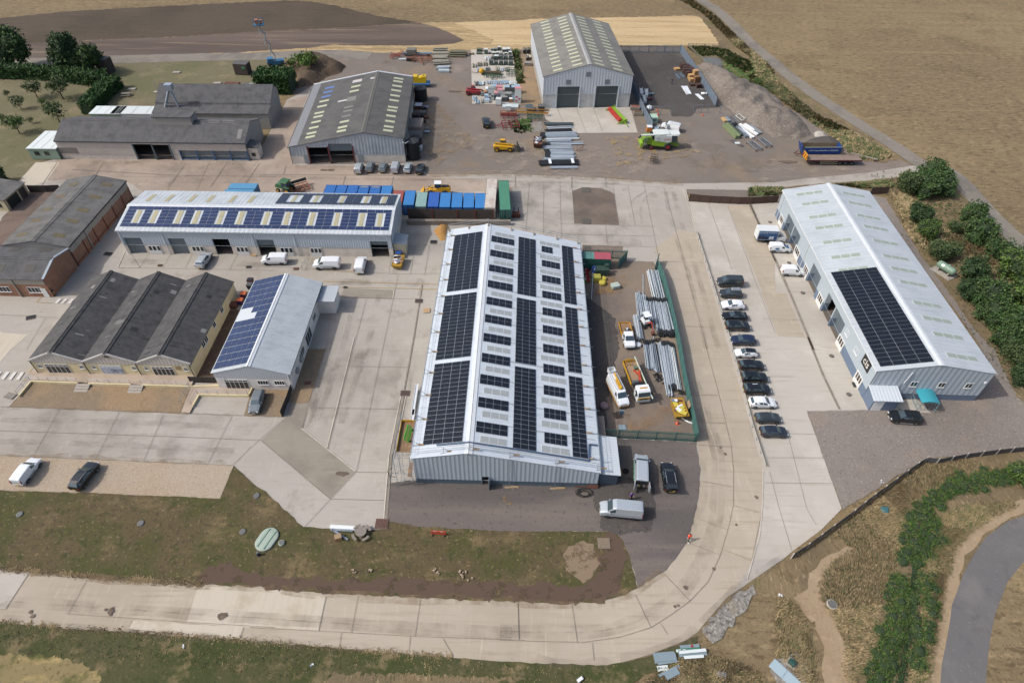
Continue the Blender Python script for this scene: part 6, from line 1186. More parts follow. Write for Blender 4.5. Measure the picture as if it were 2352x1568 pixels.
pt(t,'roof_bar',wht,lambda b:b.box((-.5,.3,1.68),(.9,.08,.05)))
car('hatch',wht,('C3',2195,543),0,'white three door hatchback reversed in with tinted glass',group=G,s=1.03)
car('hatch',dgrey,('C4',158,670),0,'charcoal hatchback just below the lower white one',group=G,s=.97)
car('hatch',mat('paint_dark_blue','#232a36',rough=.28,coat=.5,k=.8),('C4',205,785),0,'dark blue grey hatchback at the bottom end of the parked row',group=G,s=1.0)
t=car('suv',blk,('C4',1303,668),176,'black estate car on the gravel in front of the pale gable',group='cars parked alone',s=1.08)
for sg in(-1,1):pt(t,'side_step',alu,lambda b:b.box((0,sg*.96,.38),(1.9,.06,.08)))
t=car('small_van',wht,('B4',255,718),-2,'white and blue small van beside the box van','van','parked_van',group='white vans at the pale unit')
bl_=mat('vinyl_blue','#2f6ea8',rough=.4)
pt(t,'bonnet_wrap',bl_,lambda b:b.poly([(2.02,-.6,.945),(2.02,.6,.945),(1.25,.68,1.215),(1.25,-.68,1.215)]))
pt(t,'side_panel',bl_,lambda b:b.box((-.85,-.965,1.15),(.75,.04,.4)))
car('small_van',wht,('B4',365,912),-3,'plain white small van in front of the roller doors','van','parked_van',group='white vans at the pale unit',s=1.03)
# box van with printed sides
c=P('B4',185,612,1.3);t=thing('box_van','white box van with a blue printed side beside the pale unit','van',(c.x,c.y,.13),R(-2),'white vans at the pale unit')
pt(t,'cargo_box',mat('box_white','#dfe3e3',rough=.5,dirt='#cfd4d3',damt=.3),lambda b:b.bx(-3.3,1.0,-1.1,1.1,.75,3.1))
sdp=pt(t,'side_panel',mat('print_blue','#39608f',rough=.5),lambda b:b.bx(-3.1,.85,-1.14,-1.1,.85,2.95))
M_=Matrix(((1,0,0,-1.1),(0,0,-1,-1.15),(0,1,0,2.6),(0,0,0,1)));letters('CIS-TOOL @ MANAGEMENT',.36,M_,wht,sdp,ext=.004,sx=.85)
lk=mat('print_dark','#1f242c',rough=.5)
for i,(x,w_,h_)in enumerate(((-2.75,.5,.85),(-2.1,.45,.85),(-1.5,.45,.6),(-1.02,.15,.6))):pt(t,'printed_locker',lk,lambda b:b.bx(x-w_/2,x+w_/2,-1.155,-1.14,1.0,1.0+h_))
for x in(-.55,-.05):pt(t,'printed_cabinet',wht,lambda b:b.bx(x-.2,x+.2,-1.155,-1.14,1.05,1.7))
pt(t,'cab',wht,lambda b:b.loft([ring(q)for q in((3.05,.45,.85,.78,.88,.66),(2.98,.32,1.15,.95,1.18,.8),(2.4,.3,1.38,1.0,1.41,.84),(2.1,.3,1.46,1.01,1.52,.84),(1.45,.3,1.5,1.01,2.2,.78),(1.0,.3,1.5,1.01,2.25,.8))]))
pt(t,'wind_deflector',wht,lambda b:b.loft([[(1.0,-.9,2.2),(1.0,.9,2.2),(1.0,.9,3.05),(1.0,-.9,3.05)],[(1.7,-.7,2.2),(1.7,.7,2.2),(1.5,.7,2.4),(1.5,-.7,2.4)]]))
pt(t,'windscreen',cgl,lambda b:b.poly([(2.16,-.78,1.56),(2.16,.78,1.56),(1.55,.7,2.17),(1.55,-.7,2.17)]))
for sg in(-1,1):pt(t,'side_window',cgl,lambda b:b.poly([(1.95,sg*.985,1.52),(1.1,sg*1.0,1.52),(1.1,sg*.86,2.1),(1.55,sg*.87,2.08)]))
pt(t,'chassis',trimb,lambda b:b.bx(-3.2,2.6,-.8,.8,.4,.75))
for x in(2.1,-1.6):
 for sg in(-1,1):wheel(t,x,sg*.92,.36,.24,steelw)
 # vehicles in front of the main shed
t=car('van',silver,('C3',1183,1098),((1190,1200),(1187,1020)),'silver van with its rear doors open showing tools and green side graphics','van','parked_van',group='vehicles in front of the main shed',s=1.06,h=1.2)
pt(t,'load_bay',blackp,lambda b:b.bx(-2.52,-2.4,-.78,.78,.5,1.75))
for sg in(-1,1):pt(t,'rear_door',silver,lambda b:b.box((-2.95,sg*1.0,1.15),(1.0,.06,1.35),sg*-.12))
for k in range(5):pt(t,'tool_box',(rust,galv,blackp,plate_y,wht)[k],lambda b:b.bx(-2.62,-2.5,-.7+.28*k,-.48+.28*k,.55,.85+.12*(k%3)))
gg=mat('vinyl_green','#6fb98a',rough=.4)
pt(t,'side_graphic',gg,lambda b:b.path([(1.2,1.0,.75),(.9,1.01,1.1),(.5,1.01,.7),(.1,1.01,1.1),(-.3,1.01,.7),(-.7,1.01,1.05),(-1.4,1.01,.75),(-2.0,1.0,1.0)],.035,4))
t=car('suv',blk,('C3',1412,1165),((1428,1260),(1398,1085)),'black estate with silver roof rails and its boot open',group='vehicles in front of the main shed',s=1.07,h=.9)
for sg in(-1,1):pt(t,'roof_rail',alu,lambda b:b.tube((-1.5,sg*.62,1.7),(.2,sg*.62,1.68),.03,5))
pt(t,'tailgate',blk,lambda b:b.loft([[(-1.75,-.66,1.62),(-1.75,.66,1.62),(-1.75,.66,1.68),(-1.75,-.66,1.68)],[(-2.6,-.7,1.95),(-2.6,.7,1.95),(-2.6,.7,2.02),(-2.6,-.7,2.02)]]))
pt(t,'boot',blackp,lambda b:b.bx(-2.3,-2.1,-.7,.7,.65,1.25));pt(t,'boot_load',plate_y,lambda b:b.bx(-2.34,-2.2,-.5,-.2,.7,.9))
t=car('large_van',silver,('C3',1015,1435),175,'large silver panel van facing left on the tarmac','van','parked_van',group='vehicles in front of the main shed',h=1.2,s=1.0,rim=steelw)
pt(t,'roof_ribs',silver,lambda b:[b.bx(-2.4,.6,y-.03,y+.03,2.41,2.445)for y in(-.5,-.2,.2,.5)])
# left car park and terrace
t=car('small_van',wht,('C1',222,1112),((160,1190),(290,1020)),'white small van on the pale gravel parking','van','parked_van',h=.95,s=1.0,group='vehicles on the left parking')
pt(t,'rear_lettering',mat('vinyl_grey','#8f9499',rough=.5),lambda b:b.bx(-2.25,-2.2,-.4,.5,1.05,1.15))
t=car('suv',blk,('C1',705,1155),((645,1235),(768,1075)),'black car with silver roof rails on the pale gravel parking',group='vehicles on the left parking',s=1.03,h=.85)
for sg in(-1,1):pt(t,'roof_rail',alu,lambda b:b.tube((-1.5,sg*.62,1.7),(.2,sg*.62,1.68),.03,5))
car('suv',greyc,('C1',2148,535),((2172,450),(2118,610)),'grey car facing the camera beside the white office',group='cars parked alone',s=1.0,h=.8)
car('suv',silver,('B1',1705,815),((1675,860),(1738,770)),'silver people carrier parked nose in at the unit row',group='vehicles at the unit row',s=1.03,h=.85)
car('van',wht,('B2',205,808),182,'white panel van parked across the left bays of the unit row','van','parked_van',group='vehicles at the unit row',h=1.0,s=1.03,rim=steelw)
t=car('van',wht,('B2',642,842),183,'white high roofed van with chevron stripe below the unit row','van','parked_van',group='vehicles at the unit row',h=1.1,s=1.08,rim=steelw)
pt(t,'chevron_strip',mat('chevron_grey','#8b8f92',rough=.5),lambda b:[b.box((-1.4+.3*i,.985,.85),(.14,.02,.12),0)for i in range(9)])
car('small_van',wht,('B2',925,850),((912,900),(938,795)),'white small van parked nose in near the right end of the unit row','van','parked_van',group='vehicles at the unit row',h=1.0,s=1.1)
G='cars parked in front of the grey barn'
for st,m,x,y,lb,s in(('small_van',silver,912,1402,'silver small van, leftmost in front of the grey barn',1.0),('suv',greyc,1005,1390,'grey car next to the leftmost silver van',1.0),('hatch',greyc,1113,1392,'grey hatchback third from left by the barn',1.05),('van',silver,1218,1395,'tall silver van fourth along by the barn',.95),('suv',silver,1322,1398,'silver estate car beside the black one by the barn',.95),('saloon',blk,1424,1405,'black saloon at the right end by the water tank',1.0)):
 car(st,m,('A2',x,y),((x-10,y+30),(x+10,y-30)),lb,'van' if 'van' in st else 'car','parked_van' if 'van' in st else 'parked_car',s=s,h=.9,group=G)
 # pickup
t=car('suv',blk,('A2',1977,1022),97,'black pickup truck with white sacks in its bed in the dirt yard','pickup','pickup_truck',s=1.12,h=.9)
pt(t,'load_bed',trimb,lambda b:b.bx(-2.2,-.75,-.72,.72,1.17,1.2));pt(t,'sack',wht,lambda b:b.lathe((-1.2,0,1.2),[(.3,0),(.42,.15),(.3,.3),(.1,.36)],8))
# white van by the combine with roof ladder
t=car('van',wht,('A3',1428,1060),155,'white van with roof rack and open side door behind the combine','van','parked_van',s=1.05,h=1.0)
pt(t,'roof_rack',alu,lambda b:[b.tube((x,-.8,2.05),(x,.8,2.05),.03,5)for x in(-2.1,-1.5,-.9,-.3,.2)]+[b.tube((-2.2,sg*.75,2.05),(.4,sg*.75,2.05),.03,5)for sg in(-1,1)])
pt(t,'side_door',wht,lambda b:b.box((.5,1.35,1.1),(.08,.85,1.5),-.4))
# ---- cherry picker van
c=P('C3',985,440,1.3);t=thing('access_van','white van with a yellow cherry picker boom on its roof facing the camera','van',(c.x,c.y,.13),R(-75));t.scale=(1.02,.95,.98)
for nm,me in car_meshes('large_van',wht):
 o=bpy.data.objects.new(nm,me);COL.objects.link(o);o.parent=t
for x in STY['large_van']['wx']:
 for sg in(-1,1):wheel(t,x,sg*.9,.36,.24,steelw)
yel=mat('plant_yellow','#d9a520',rough=.45,dirt='#b98a2a',damt=.3);org=mat('strip_amber','#d79a2b',rough=.5)
pt(t,'side_stripe',org,lambda b:[b.bx(-2.9,2.6,sg*1.03-.02,sg*1.03+.02,.45,.7)for sg in(-1,1)]);pt(t,'front_bumper',org,lambda b:b.box((2.92,0,.55),(.14,1.8,.25)))
pt(t,'boom',yel,lambda b:[b.box((-.9,.15,2.72),(3.2,.22,.24)),b.box((-.2,-.12,2.6),(2.0,.18,.2))]);pt(t,'boom_turret',yel,lambda b:b.lathe((.6,.1,2.4),[(.35,0),(.35,.2),(.22,.45)],10))
pt(t,'basket',wht,lambda b:[b.bx(-3.7,-2.75,-.6,.6,2.0,2.05),b.bx(-3.7,-3.65,-.6,.6,2.0,2.9),b.bx(-2.8,-2.75,-.6,.6,2.0,2.9),b.bx(-3.7,-2.75,-.6,-.55,2.0,2.9),b.bx(-3.7,-2.75,.55,.6,2.0,2.9)])
pt(t,'ladder_rails',alu,lambda b:[b.box((-.8,y,2.48),(3.4,.05,.05))for y in(-.7,-.35,.55)])
# ---- crane lorry
c=P('C3',1140,365,1.0);t=thing('crane_lorry','yellow and white flatbed lorry with a red folded crane behind its cab','lorry',(c.x,c.y,.13),R(-81));t.scale=(1.04,1.0,1.0)
pt(t,'cab',wht,lambda b:b.loft([[(x,-w,.6),(x,w,.6),(x,w,z1),(x,w*.9,z2),(x,-w*.9,z2),(x,-w,z1)]for x,w,z1,z2 in((4.0,1.05,1.5,1.55),(3.95,1.1,1.6,1.75),(3.7,1.12,2.3,2.5),(3.5,1.12,2.5,2.7),(2.3,1.12,2.5,2.7))]))
pt(t,'windscreen',cgl,lambda b:b.poly([(4.0,-.98,1.72),(4.0,.98,1.72),(3.74,.96,2.42),(3.74,-.96,2.42)]));pt(t,'front_panel',yel,lambda b:b.bx(4.0,4.06,-1.0,1.0,1.05,1.5));pt(t,'bumper',silver,lambda b:b.bx(3.9,4.12,-1.1,1.1,.5,.95));pt(t,'grille',trimb,lambda b:b.bx(4.05,4.09,-.6,.6,1.1,1.35))
for sg in(-1,1):
 pt(t,'side_window',cgl,lambda b:b.bx(2.8,3.6,sg*1.125-.01,sg*1.125+.01,1.7,2.35));pt(t,'wing_mirror',trimb,lambda b:b.box((3.7,sg*1.35,2.0),(.15,.22,.5)));pt(t,'headlight',hl_m,lambda b:b.box((4.1,sg*.85,.85),(.06,.3,.2)))
pt(t,'beacon',org,lambda b:b.bx(2.9,3.1,-.6,.6,2.7,2.82))
pt(t,'chassis',trimb,lambda b:b.bx(-4.1,3.8,-.5,.5,.5,.95));pt(t,'flatbed',mat('bed_boards','#a58a6c',rough=.9,dirt='#7f6c58',damt=.6,dscale=1.5),lambda b:b.bx(-4.2,.9,-1.15,1.15,.98,1.1))
for sg in(-1,1):pt(t,'drop_side',yel,lambda b:b.bx(-4.2,.9,sg*1.18-.03,sg*1.18+.03,.95,1.5))
pt(t,'tailboard',yel,lambda b:b.bx(-4.26,-4.2,-1.15,1.15,.95,1.5))
rc=mat('crane_red','#b9452f',rough=.5)
pt(t,'crane_boom',rc,lambda b:[b.box((-.3,.5,1.85),(2.3,.3,.32),-.25),b.box((-1.1,.25,1.75),(1.5,.22,.25),.5)]);pt(t,'crane_base',trimb,lambda b:b.bx(1.0,2.1,-.9,.9,.95,1.9))
pt(t,'tool_chest',mat('chest_grey','#5d6164',rough=.6),lambda b:b.bx(.3,1.0,-.95,.2,1.1,1.6));pt(t,'yellow_frame',yel,lambda b:[b.tube((-4.0,y,1.1),(-4.0,y,2.2),.07,5)for y in(-.7,-.1)]+[b.tube((-3.4,y,1.1),(-3.4,y,1.8),.07,5)for y in(-.7,-.1)]+[b.tube((-4.0,-.7,2.0),(-4.0,-.1,2.0),.07,5)])
pt(t,'long_pole',mat('pale_pole','#b9c6ba',rough=.5),lambda b:b.tube((-4.6,1.0,1.7),(4.6,1.25,1.75),.12,8))
pt(t,'plant_machine',mat('machine_green','#5e7a66',rough=.6),lambda b:b.bx(-2.8,-2.2,.3,.8,1.1,1.6));pt(t,'jerrycan',yel,lambda b:b.bx(-1.6,-1.3,.6,.9,1.1,1.5))
for x in(3.0,-2.2,-3.1):
 for sg in(-1,1):wheel(t,x,sg*.95,.46,.3,steelw)
 # ---- tipper pickup
c=P('B3',1065,1445,1.0);t=thing('tipper_truck','white cab tipper with an amber drop side bed of soil facing the camera','tipper',(c.x,c.y,.13),R(-86));t.scale=(1.05,1.0,1.0)
pt(t,'cab',wht,lambda b:b.loft([ring(q)for q in((2.75,.42,.8,.75,.83,.62),(2.65,.32,1.05,.92,1.08,.76),(2.1,.3,1.22,.96,1.25,.8),(1.75,.3,1.3,.97,1.36,.8),(1.1,.3,1.32,.97,1.95,.74),(.6,.3,1.32,.97,2.02,.78),(.1,.3,1.32,.97,2.0,.78))]))
pt(t,'windscreen',cgl,lambda b:b.poly([(1.8,-.74,1.4),(1.8,.74,1.4),(1.18,.68,1.93),(1.18,-.68,1.93)]));pt(t,'bumper',trimb,lambda b:b.box((2.72,0,.5),(.16,1.6,.25)))
for sg in(-1,1):
 pt(t,'side_window',cgl,lambda b:b.poly([(1.6,sg*.95,1.36),(.4,sg*.95,1.36),(.5,sg*.82,1.9),(1.1,sg*.82,1.88)]));pt(t,'headlight',hl_m,lambda b:b.box((2.55,sg*.7,.95),(.25,.3,.15),sg*-.4));pt(t,'drop_side',org,lambda b:b.bx(-3.0,0,sg*1.02-.03,sg*1.02+.03,.75,1.2));pt(t,'wing_mirror',trimb,lambda b:b.box((1.6,sg*1.12,1.45),(.12,.2,.25)))
pt(t,'headboard',org,lambda b:b.bx(-.06,.04,-1.02,1.02,.75,1.75));pt(t,'tailboard',org,lambda b:b.bx(-3.06,-3.0,-1.02,1.02,.75,1.2));pt(t,'bed',mat('bed_soil','#9a7b58',rough=.95,dirt='#6f6458',damt=.7,dscale=1.2),lambda b:b.bx(-3.0,0,-1.0,1.0,.7,.9));pt(t,'chassis',trimb,lambda b:b.bx(-2.9,2.4,-.5,.5,.4,.7))
pt(t,'bag',mat('grey_bag','#4b4d4e',rough=.8),lambda b:b.lathe((-1.1,.3,.88),[(.55,0),(.6,.2),(.4,.4),(.1,.45)],9));pt(t,'bucket',wht,lambda b:b.tube((-1.0,.1,1.3),(-1.0,.1,1.6),.16,8))
for x in(1.9,-1.8):
 for sg in(-1,1):wheel(t,x,sg*.85,.36,.24,steelw)
 # ---- mini digger
c=P('B3',1215,1360);t=thing('mini_digger','small white canopied mini digger with an orange arm among the poles','digger',(c.x,c.y,.13),R(-72));t.scale=(1.15,1.15,1.15)
for sg in(-1,1):pt(t,'track',black,lambda b:b.loft([[(x,sg*.55-.15,.5*k),(x,sg*.55+.15,.5*k),(x,sg*.55+.15,0.02),(x,sg*.55-.15,.02)]for x,k in((-.95,.6),(-.75,1),(.75,1),(.95,.6))]))
pt(t,'body',wht,lambda b:b.bx(-.9,.5,-.55,.55,.55,1.05));pt(t,'canopy',wht,lambda b:b.bx(-.8,.5,-.55,.55,2.05,2.15));pt(t,'canopy_posts',trimb,lambda b:[b.tube((x,y,1.05),(x,y,2.05),.04,5)for x in(-.75,.45)for y in(-.5,.5)]);pt(t,'seat',blackp,lambda b:b.bx(-.5,.0,-.25,.25,1.05,1.4))
pt(t,'arm',rc,lambda b:[b.tube((.5,0,.8),(1.6,0,1.9),.12,6),b.tube((1.6,0,1.9),(2.5,0,.8),.09,6)]);pt(t,'bucket',rust,lambda b:b.box((2.55,0,.4),(.5,.5,.5)))
# ---- telehandlers and loader
def telehandler(label,px,ang,m,s=1.0,fork=True):
 c=P(*px);t=thing('telehandler',label,'telehandler',(c.x,c.y,.05),R(ang));t.scale=(s,)*3
 pt(t,'body',m,lambda b:[b.loft([[(x,-.95,.6),(x,.1,.6),(x,.1,z),(x,-.95,z)]for x,z in((-2.3,1.2),(-2.1,1.5),(-.2,1.4),(2.0,1.15),(2.2,.9))]),b.bx(-2.0,1.9,.1,.95,.6,1.1)])
 pt(t,'cab',cgl,lambda b:b.loft([[(x,.15,1.1),(x,1.0,1.1),(x,.95,z),(x,.2,z)]for x,z in((-.75,1.6),(-.65,2.25),(.35,2.25),(.8,1.5))]));pt(t,'cab_roof',m,lambda b:b.bx(-.7,.4,.15,1.0,2.25,2.35))
 pt(t,'boom',m,lambda b:b.tube((-2.0,-.1,1.9),(2.5,-.1,1.35),.2,4));pt(t,'boom_head',trimb,lambda b:b.tube((2.5,-.1,1.35),(3.0,-.1,.7),.17,4))
 if fork:pt(t,'bucket',mat('worn_steel','#4d4a45',rough=.7,dirt='#6b5a48',damt=.5),lambda b:b.loft([[(3.0,y,.2),(3.1,y,1.8),(3.2,y,1.8),(3.9,y,.15)]for y in(-1.1,1.1)]))
 else:pt(t,'fork',trimb,lambda b:[b.bx(3.0,4.2,y-.06,y+.06,.4,.46)for y in(-.4,.4)])
 for x in(-1.5,1.5):
  for sg in(-1,1):wheel(t,x,sg*.95,.6,.4,m,.5)
 return t
telehandler('yellow telehandler with a raised bucket in the dirt yard',('A2',2118,1258),2,yel,1.12)
telehandler('red telehandler at the edge of the storage pad',('A2',1870,790),3,mat('plant_red','#a3333a',rough=.5),1.0,False)
c=P('B2',1570,268);t=thing('wheel_loader','yellow wheel loader behind the container row','loader',(c.x,c.y,.05),R(182));t.scale=(1.02,1.02,1.02)
pt(t,'body',yel,lambda b:[b.loft([[(x,-.8,.8),(x,.8,.8),(x,.7,z),(x,-.7,z)]for x,z in((-3.0,1.7),(-2.8,2.0),(-.8,2.1),(.2,1.6))]),b.bx(.2,2.0,-.6,.6,.7,1.3)]);pt(t,'cab',cgl,lambda b:b.bx(-.9,.5,-.65,.65,2.0,3.0));pt(t,'cab_roof',wht,lambda b:b.bx(-1.0,.6,-.75,.75,3.0,3.12));pt(t,'loader_arm',yel,lambda b:[b.tube((.5,y,1.9),(3.0,y,.9),.14,5)for y in(-.5,.5)]);pt(t,'bucket',yel,lambda b:b.loft([[(2.9,y,.3),(3.0,y,1.4),(3.15,y,1.4),(3.9,y,.3)]for y in(-1.3,1.3)]));pt(t,'engine_cover',trimb,lambda b:b.bx(-2.6,-1.2,-.5,.5,2.08,2.2))
for x in(-1.7,1.6):
 for sg in(-1,1):wheel(t,x,sg*.95,.75,.5,yel,.5)
 # ---- combine harvester
c=P('A3',1312,1235);t=thing('combine_harvester','lime green and white combine harvester parked in the dirt yard','combine',(c.x,c.y,.05),R(3));t.scale=(1.1,1.1,1.1)
lime=mat('lime_green','#8fb52f',rough=.45,dirt='#7a9a34',damt=.3);limed=mat('deep_lime','#6f8f2c',rough=.5);cw=mat('combine_white','#dfe4df',rough=.45,dirt='#c9cec4',damt=.4);redrim=mat('red_rim','#a02e2a',rough=.5)
pt(t,'lower_body',lime,lambda b:b.prism([(-1.7,1.3),(-1.7,2.5),(2.8,2.3),(2.8,1.9),(2.2,1.9),(1.3,.95),(.6,.95)],-1.5,1.5,'Y'));pt(t,'upper_body',cw,lambda b:b.prism([(-1.2,2.45),(-1.4,3.6),(2.6,3.6),(2.8,2.25),(2.0,1.95),(.0,2.3)],-1.55,1.55,'Y'));pt(t,'grain_tank',cw,lambda b:[b.loft([[(x,-1.4*k,z),(x,1.4*k,z),(x,1.25*k,z+.35),(x,-1.25*k,z+.35)]for x,z,k in((-1.3,3.6,1),(1.2,3.65,1),(2.2,3.62,.9))])])
pt(t,'rear_hood',limed,lambda b:b.prism([(-3.9,1.7),(-3.9,2.5),(-3.4,3.0),(-1.75,3.0),(-1.75,1.35)],-1.3,1.3,'Y'));pt(t,'straw_spreader',lime,lambda b:b.prism([(-4.3,.7),(-4.4,1.6),(-3.8,1.7),(-3.7,.8)],-1.2,1.2,'Y'))
pt(t,'cab',cgl,lambda b:b.loft([[(x,-1.15,1.9),(x,1.15,1.9),(x,1.15,z),(x,-1.15,z)]for x,z in((2.75,3.5),(4.0,3.5),(4.2,2.9))]));pt(t,'cab_roof',cw,lambda b:b.loft([[(x,-1.3*k,3.52),(x,1.3*k,3.52),(x,1.2*k,3.82),(x,-1.2*k,3.82)]for x,k in((2.4,1),(4.2,1),(4.7,.85))]));pt(t,'unloading_auger',cw,lambda b:b.tube((1.0,-1.25,3.9),(-4.6,-1.3,3.75),.22,9));pt(t,'auger_spout',blackp,lambda b:b.tube((-4.6,-1.3,3.75),(-5.1,-1.3,3.1),.24,8));pt(t,'feeder_house',limed,lambda b:b.loft([[(x,-.8,z0),(x,.8,z0),(x,.8,z1),(x,-.8,z1)]for x,z0,z1 in((2.8,1.1,1.9),(4.9,.5,1.3))]));pt(t,'engine_bay',trimb,lambda b:b.bx(-1.9,-1.2,-1.2,1.2,2.9,3.5));pt(t,'ladder',alu,lambda b:[b.tube((-3.4,-1.4,1.2),(-3.0,-1.4,3.1),.04,5),b.tube((-3.7,-1.4,1.3),(-3.3,-1.4,3.1),.04,5)]);pt(t,'round_vent',mat('vent_pale','#c7ccc8',rough=.6),lambda b:b.lathe((-.5,-1.57,3.05),[(.45,-.02),(.45,.02)],14,'Y'))
letters('CLAAS',.62,Matrix(((1,0,0,1.7),(0,0,-1,-1.56),(0,1,0,2.72),(0,0,0,1))),mat('logo_red','#b5302c',rough=.5),t,'lettering',.01)
for sg in(-1,1):wheel(t,2.1,sg*1.45,.92,.65,redrim,.48);wheel(t,-1.7,sg*1.2,.62,.45,redrim,.48)
# cutter bar header lying by the barn
c=P('A3',968,985);t=thing('combine_header','red and lime combine header lying on the concrete apron','machine',(c.x,c.y,.05),R(-73));
pt(t,'trough',lime,lambda b:b.bx(-4.2,4.2,.3,1.4,.4,1.1));pt(t,'reel',mat('reel_red','#b3362c',rough=.5),lambda b:[b.tube((-4.0,-.5+math.cos(k*1.05)*.5,1.0+math.sin(k*1.05)*.5),(4.0,-.5+math.cos(k*1.05)*.5,1.0+math.sin(k*1.05)*.5),.12,5)for k in range(6)]+[b.tube((-4,-.5,1),(4,-.5,1),.25,6)]);pt(t,'end_divider',lime,lambda b:[b.loft([[(sg*4.3-.06,-1.5,.3),(sg*4.3+.06,-1.5,.3),(sg*4.3+.06,-1.4,.5),(sg*4.3-.06,-1.4,.5)],[(sg*4.3-.08,1.4,.2),(sg*4.3+.08,1.4,.2),(sg*4.3+.08,1.4,1.5),(sg*4.3-.08,1.4,1.5)]])for sg in(-1,1)]);pt(t,'drawbar',lime,lambda b:b.tube((4.3,.8,.5),(6.6,.7,.4),.12,5))
for y in(.2,1.2):wheel(t,-3.0,y,.4,.25,steelw)
# ---- two trailers
def tpos(px,ang):c=P(*px);return(c.x,c.y,.05),R(ang)
l,a=tpos(('A4',680,1365),1.5);t=thing('flatbed_trailer','empty flatbed trailer with timber deck and striped end board','trailer',l,a);t.scale=(1.15,1.1,1.1)
pt(t,'deck',mat('trailer_boards','#8f7d70',rough=.9,dirt='#6d5c52',damt=.6,dscale=.8),lambda b:b.bx(-6.1,6.1,-1.25,1.25,1.25,1.4));pt(t,'side_rail',mat('maroon','#6a3231',rough=.7),lambda b:[b.bx(-6.15,6.15,sg*1.28-.03,sg*1.28+.03,1.18,1.42)for sg in(-1,1)]);pt(t,'headboard',yel,lambda b:b.bx(-6.2,-6.1,-1.2,1.2,1.2,2.5));pt(t,'headboard_stripe',redrim,lambda b:[b.box((-6.22,y,1.85),(.03,.3,1.2),0,Matrix.Rotation(.5,4,'X'))for y in(-.9,0,.9)]);pt(t,'side_guard',mat('guard_cream','#c9c3a0',rough=.6),lambda b:[b.bx(-2.9,.9,-1.2,-1.15,z,z+.1)for z in(.5,.95)]+[b.bx(-2.9,-2.8,-1.2,-1.15,.5,1.05)]);pt(t,'landing_leg',maroon if False else _mc['maroon'],lambda b:[b.bx(-3.6,-3.45,sg*.8-.08,sg*.8+.08,.05,1.2)for sg in(-1,1)]);pt(t,'chassis',trimb,lambda b:b.bx(-6,6,-.45,.45,.85,1.25))
for x in(1.5,2.8,4.1):
 for sg in(-1,1):wheel(t,x,sg*1.0,.5,.35,steelw)
l,a=tpos(('A4',575,1300),2.5);t=thing('tipper_trailer','blue high sided tipper trailer with white lettering','trailer',l,a);t.scale=(1.2,1.1,1.1)
bt=mat('trailer_blue','#24478a',rough=.45,dirt='#203c72',damt=.3);inn=mat('trailer_inside','#8d8068',rough=.9,dirt='#6a4c3a',damt=.6,dscale=.6)
pt(t,'near_side',bt,lambda b:b.bx(-4.0,4.0,-1.25,-1.18,1.0,2.6));pt(t,'far_side',inn,lambda b:b.bx(-4.0,4.0,1.18,1.25,1.0,2.6));pt(t,'tailgate',bt,lambda b:b.bx(3.95,4.05,-1.25,1.25,1.0,2.7));pt(t,'headboard',bt,lambda b:b.loft([[(-4.0,-1.25,1.0),(-4.0,1.25,1.0),(-3.9,1.25,1.0),(-3.9,-1.25,1.0)],[(-4.7,-1.25,3.0),(-4.7,1.25,3.0),(-4.5,1.25,3.0),(-4.5,-1.25,3.0)]]));pt(t,'floor',inn,lambda b:b.bx(-4,4,-1.2,1.2,.95,1.1));pt(t,'chassis',trimb,lambda b:b.bx(-4,4,-.5,.5,.6,.95));pt(t,'drawbar',_mc['maroon'],lambda b:[b.tube((-4.2,.8*sg,.8),(-5.4,0,.6),.1,5)for sg in(-1,1)]);pt(t,'rim_strip',mat('rim_pale','#b7bda8',rough=.6),lambda b:b.bx(-4,4,-1.27,-1.16,2.6,2.66))
letters('ACORN Transport & Plant Hire Ltd.  01462 811477',.38,Matrix(((1,0,0,.2),(0,0,-1,-1.265),(0,1,0,1.8),(0,0,0,1))),wht,t,'lettering',.008,.78)
for x in(-1.4,0,1.4):
 for sg in(-1,1):wheel(t,x,sg*1.0,.45,.35,steelw)
 # ---- scissor-like boom lift in the field edge
c=P('A2',222,548);t=thing('boom_lift','blue access lift with its zigzag mast raised at the field edge','access lift',(c.x,c.y,.05),R(20));bl3=mat('lift_blue','#3b7398',rough=.5)
pt(t,'base',bl3,lambda b:[b.bx(-2.6,2.6,-1.0,1.0,.5,1.6),b.bx(-2.4,-.6,-1.1,1.1,1.6,2.4)]);
KZ=.74;zz=[(x,y,z*KZ)for x,y,z in[(0,0,1.6),(.2,0,4.2),(-.6,0,6.3),(-.4,0,8.6),(-1.3,0,10.6),(-1.1,0,12.8),(-2.1,0,14.6),(-2.0,0,16.6)]]
pt(t,'mast',galv,lambda b:[b.path([(x,y+sg*.35,z)for x,y,z in zz],.11,5)for sg in(-1,1)]+[b.tube((x,-.35,z),(x,.35,z),.08,5)for x,y,z in zz]+[b.tube((x-.7,sg*.3,z-1.6),(x+.1,sg*.3,z+.6),.07,5)for x,y,z in zz[2:]for sg in(-1,1)]);pt(t,'platform',bl3,lambda b:[b.bx(-3.8,-.6,-1.2,1.2,12.3,12.5)]+[b.tube((x,y,12.5),(x,y,13.8),.06,5)for x in(-3.7,-2.2,-.7)for y in(-1.1,1.1)]+[b.tube((-3.7,y,13.8),(-.7,y,13.8),.06,5)for y in(-1.1,1.1)]);pt(t,'platform_load',mat('lift_orange','#c07a58',rough=.7),lambda b:[b.bx(-3.2,-2.2,-.6,.4,12.5,13.9),b.bx(-1.8,-1.2,-.2,.8,12.5,13.5)])
for x in(-1.8,1.8):
 for sg in(-1,1):wheel(t,x,sg*1.05,.55,.35,steelw)
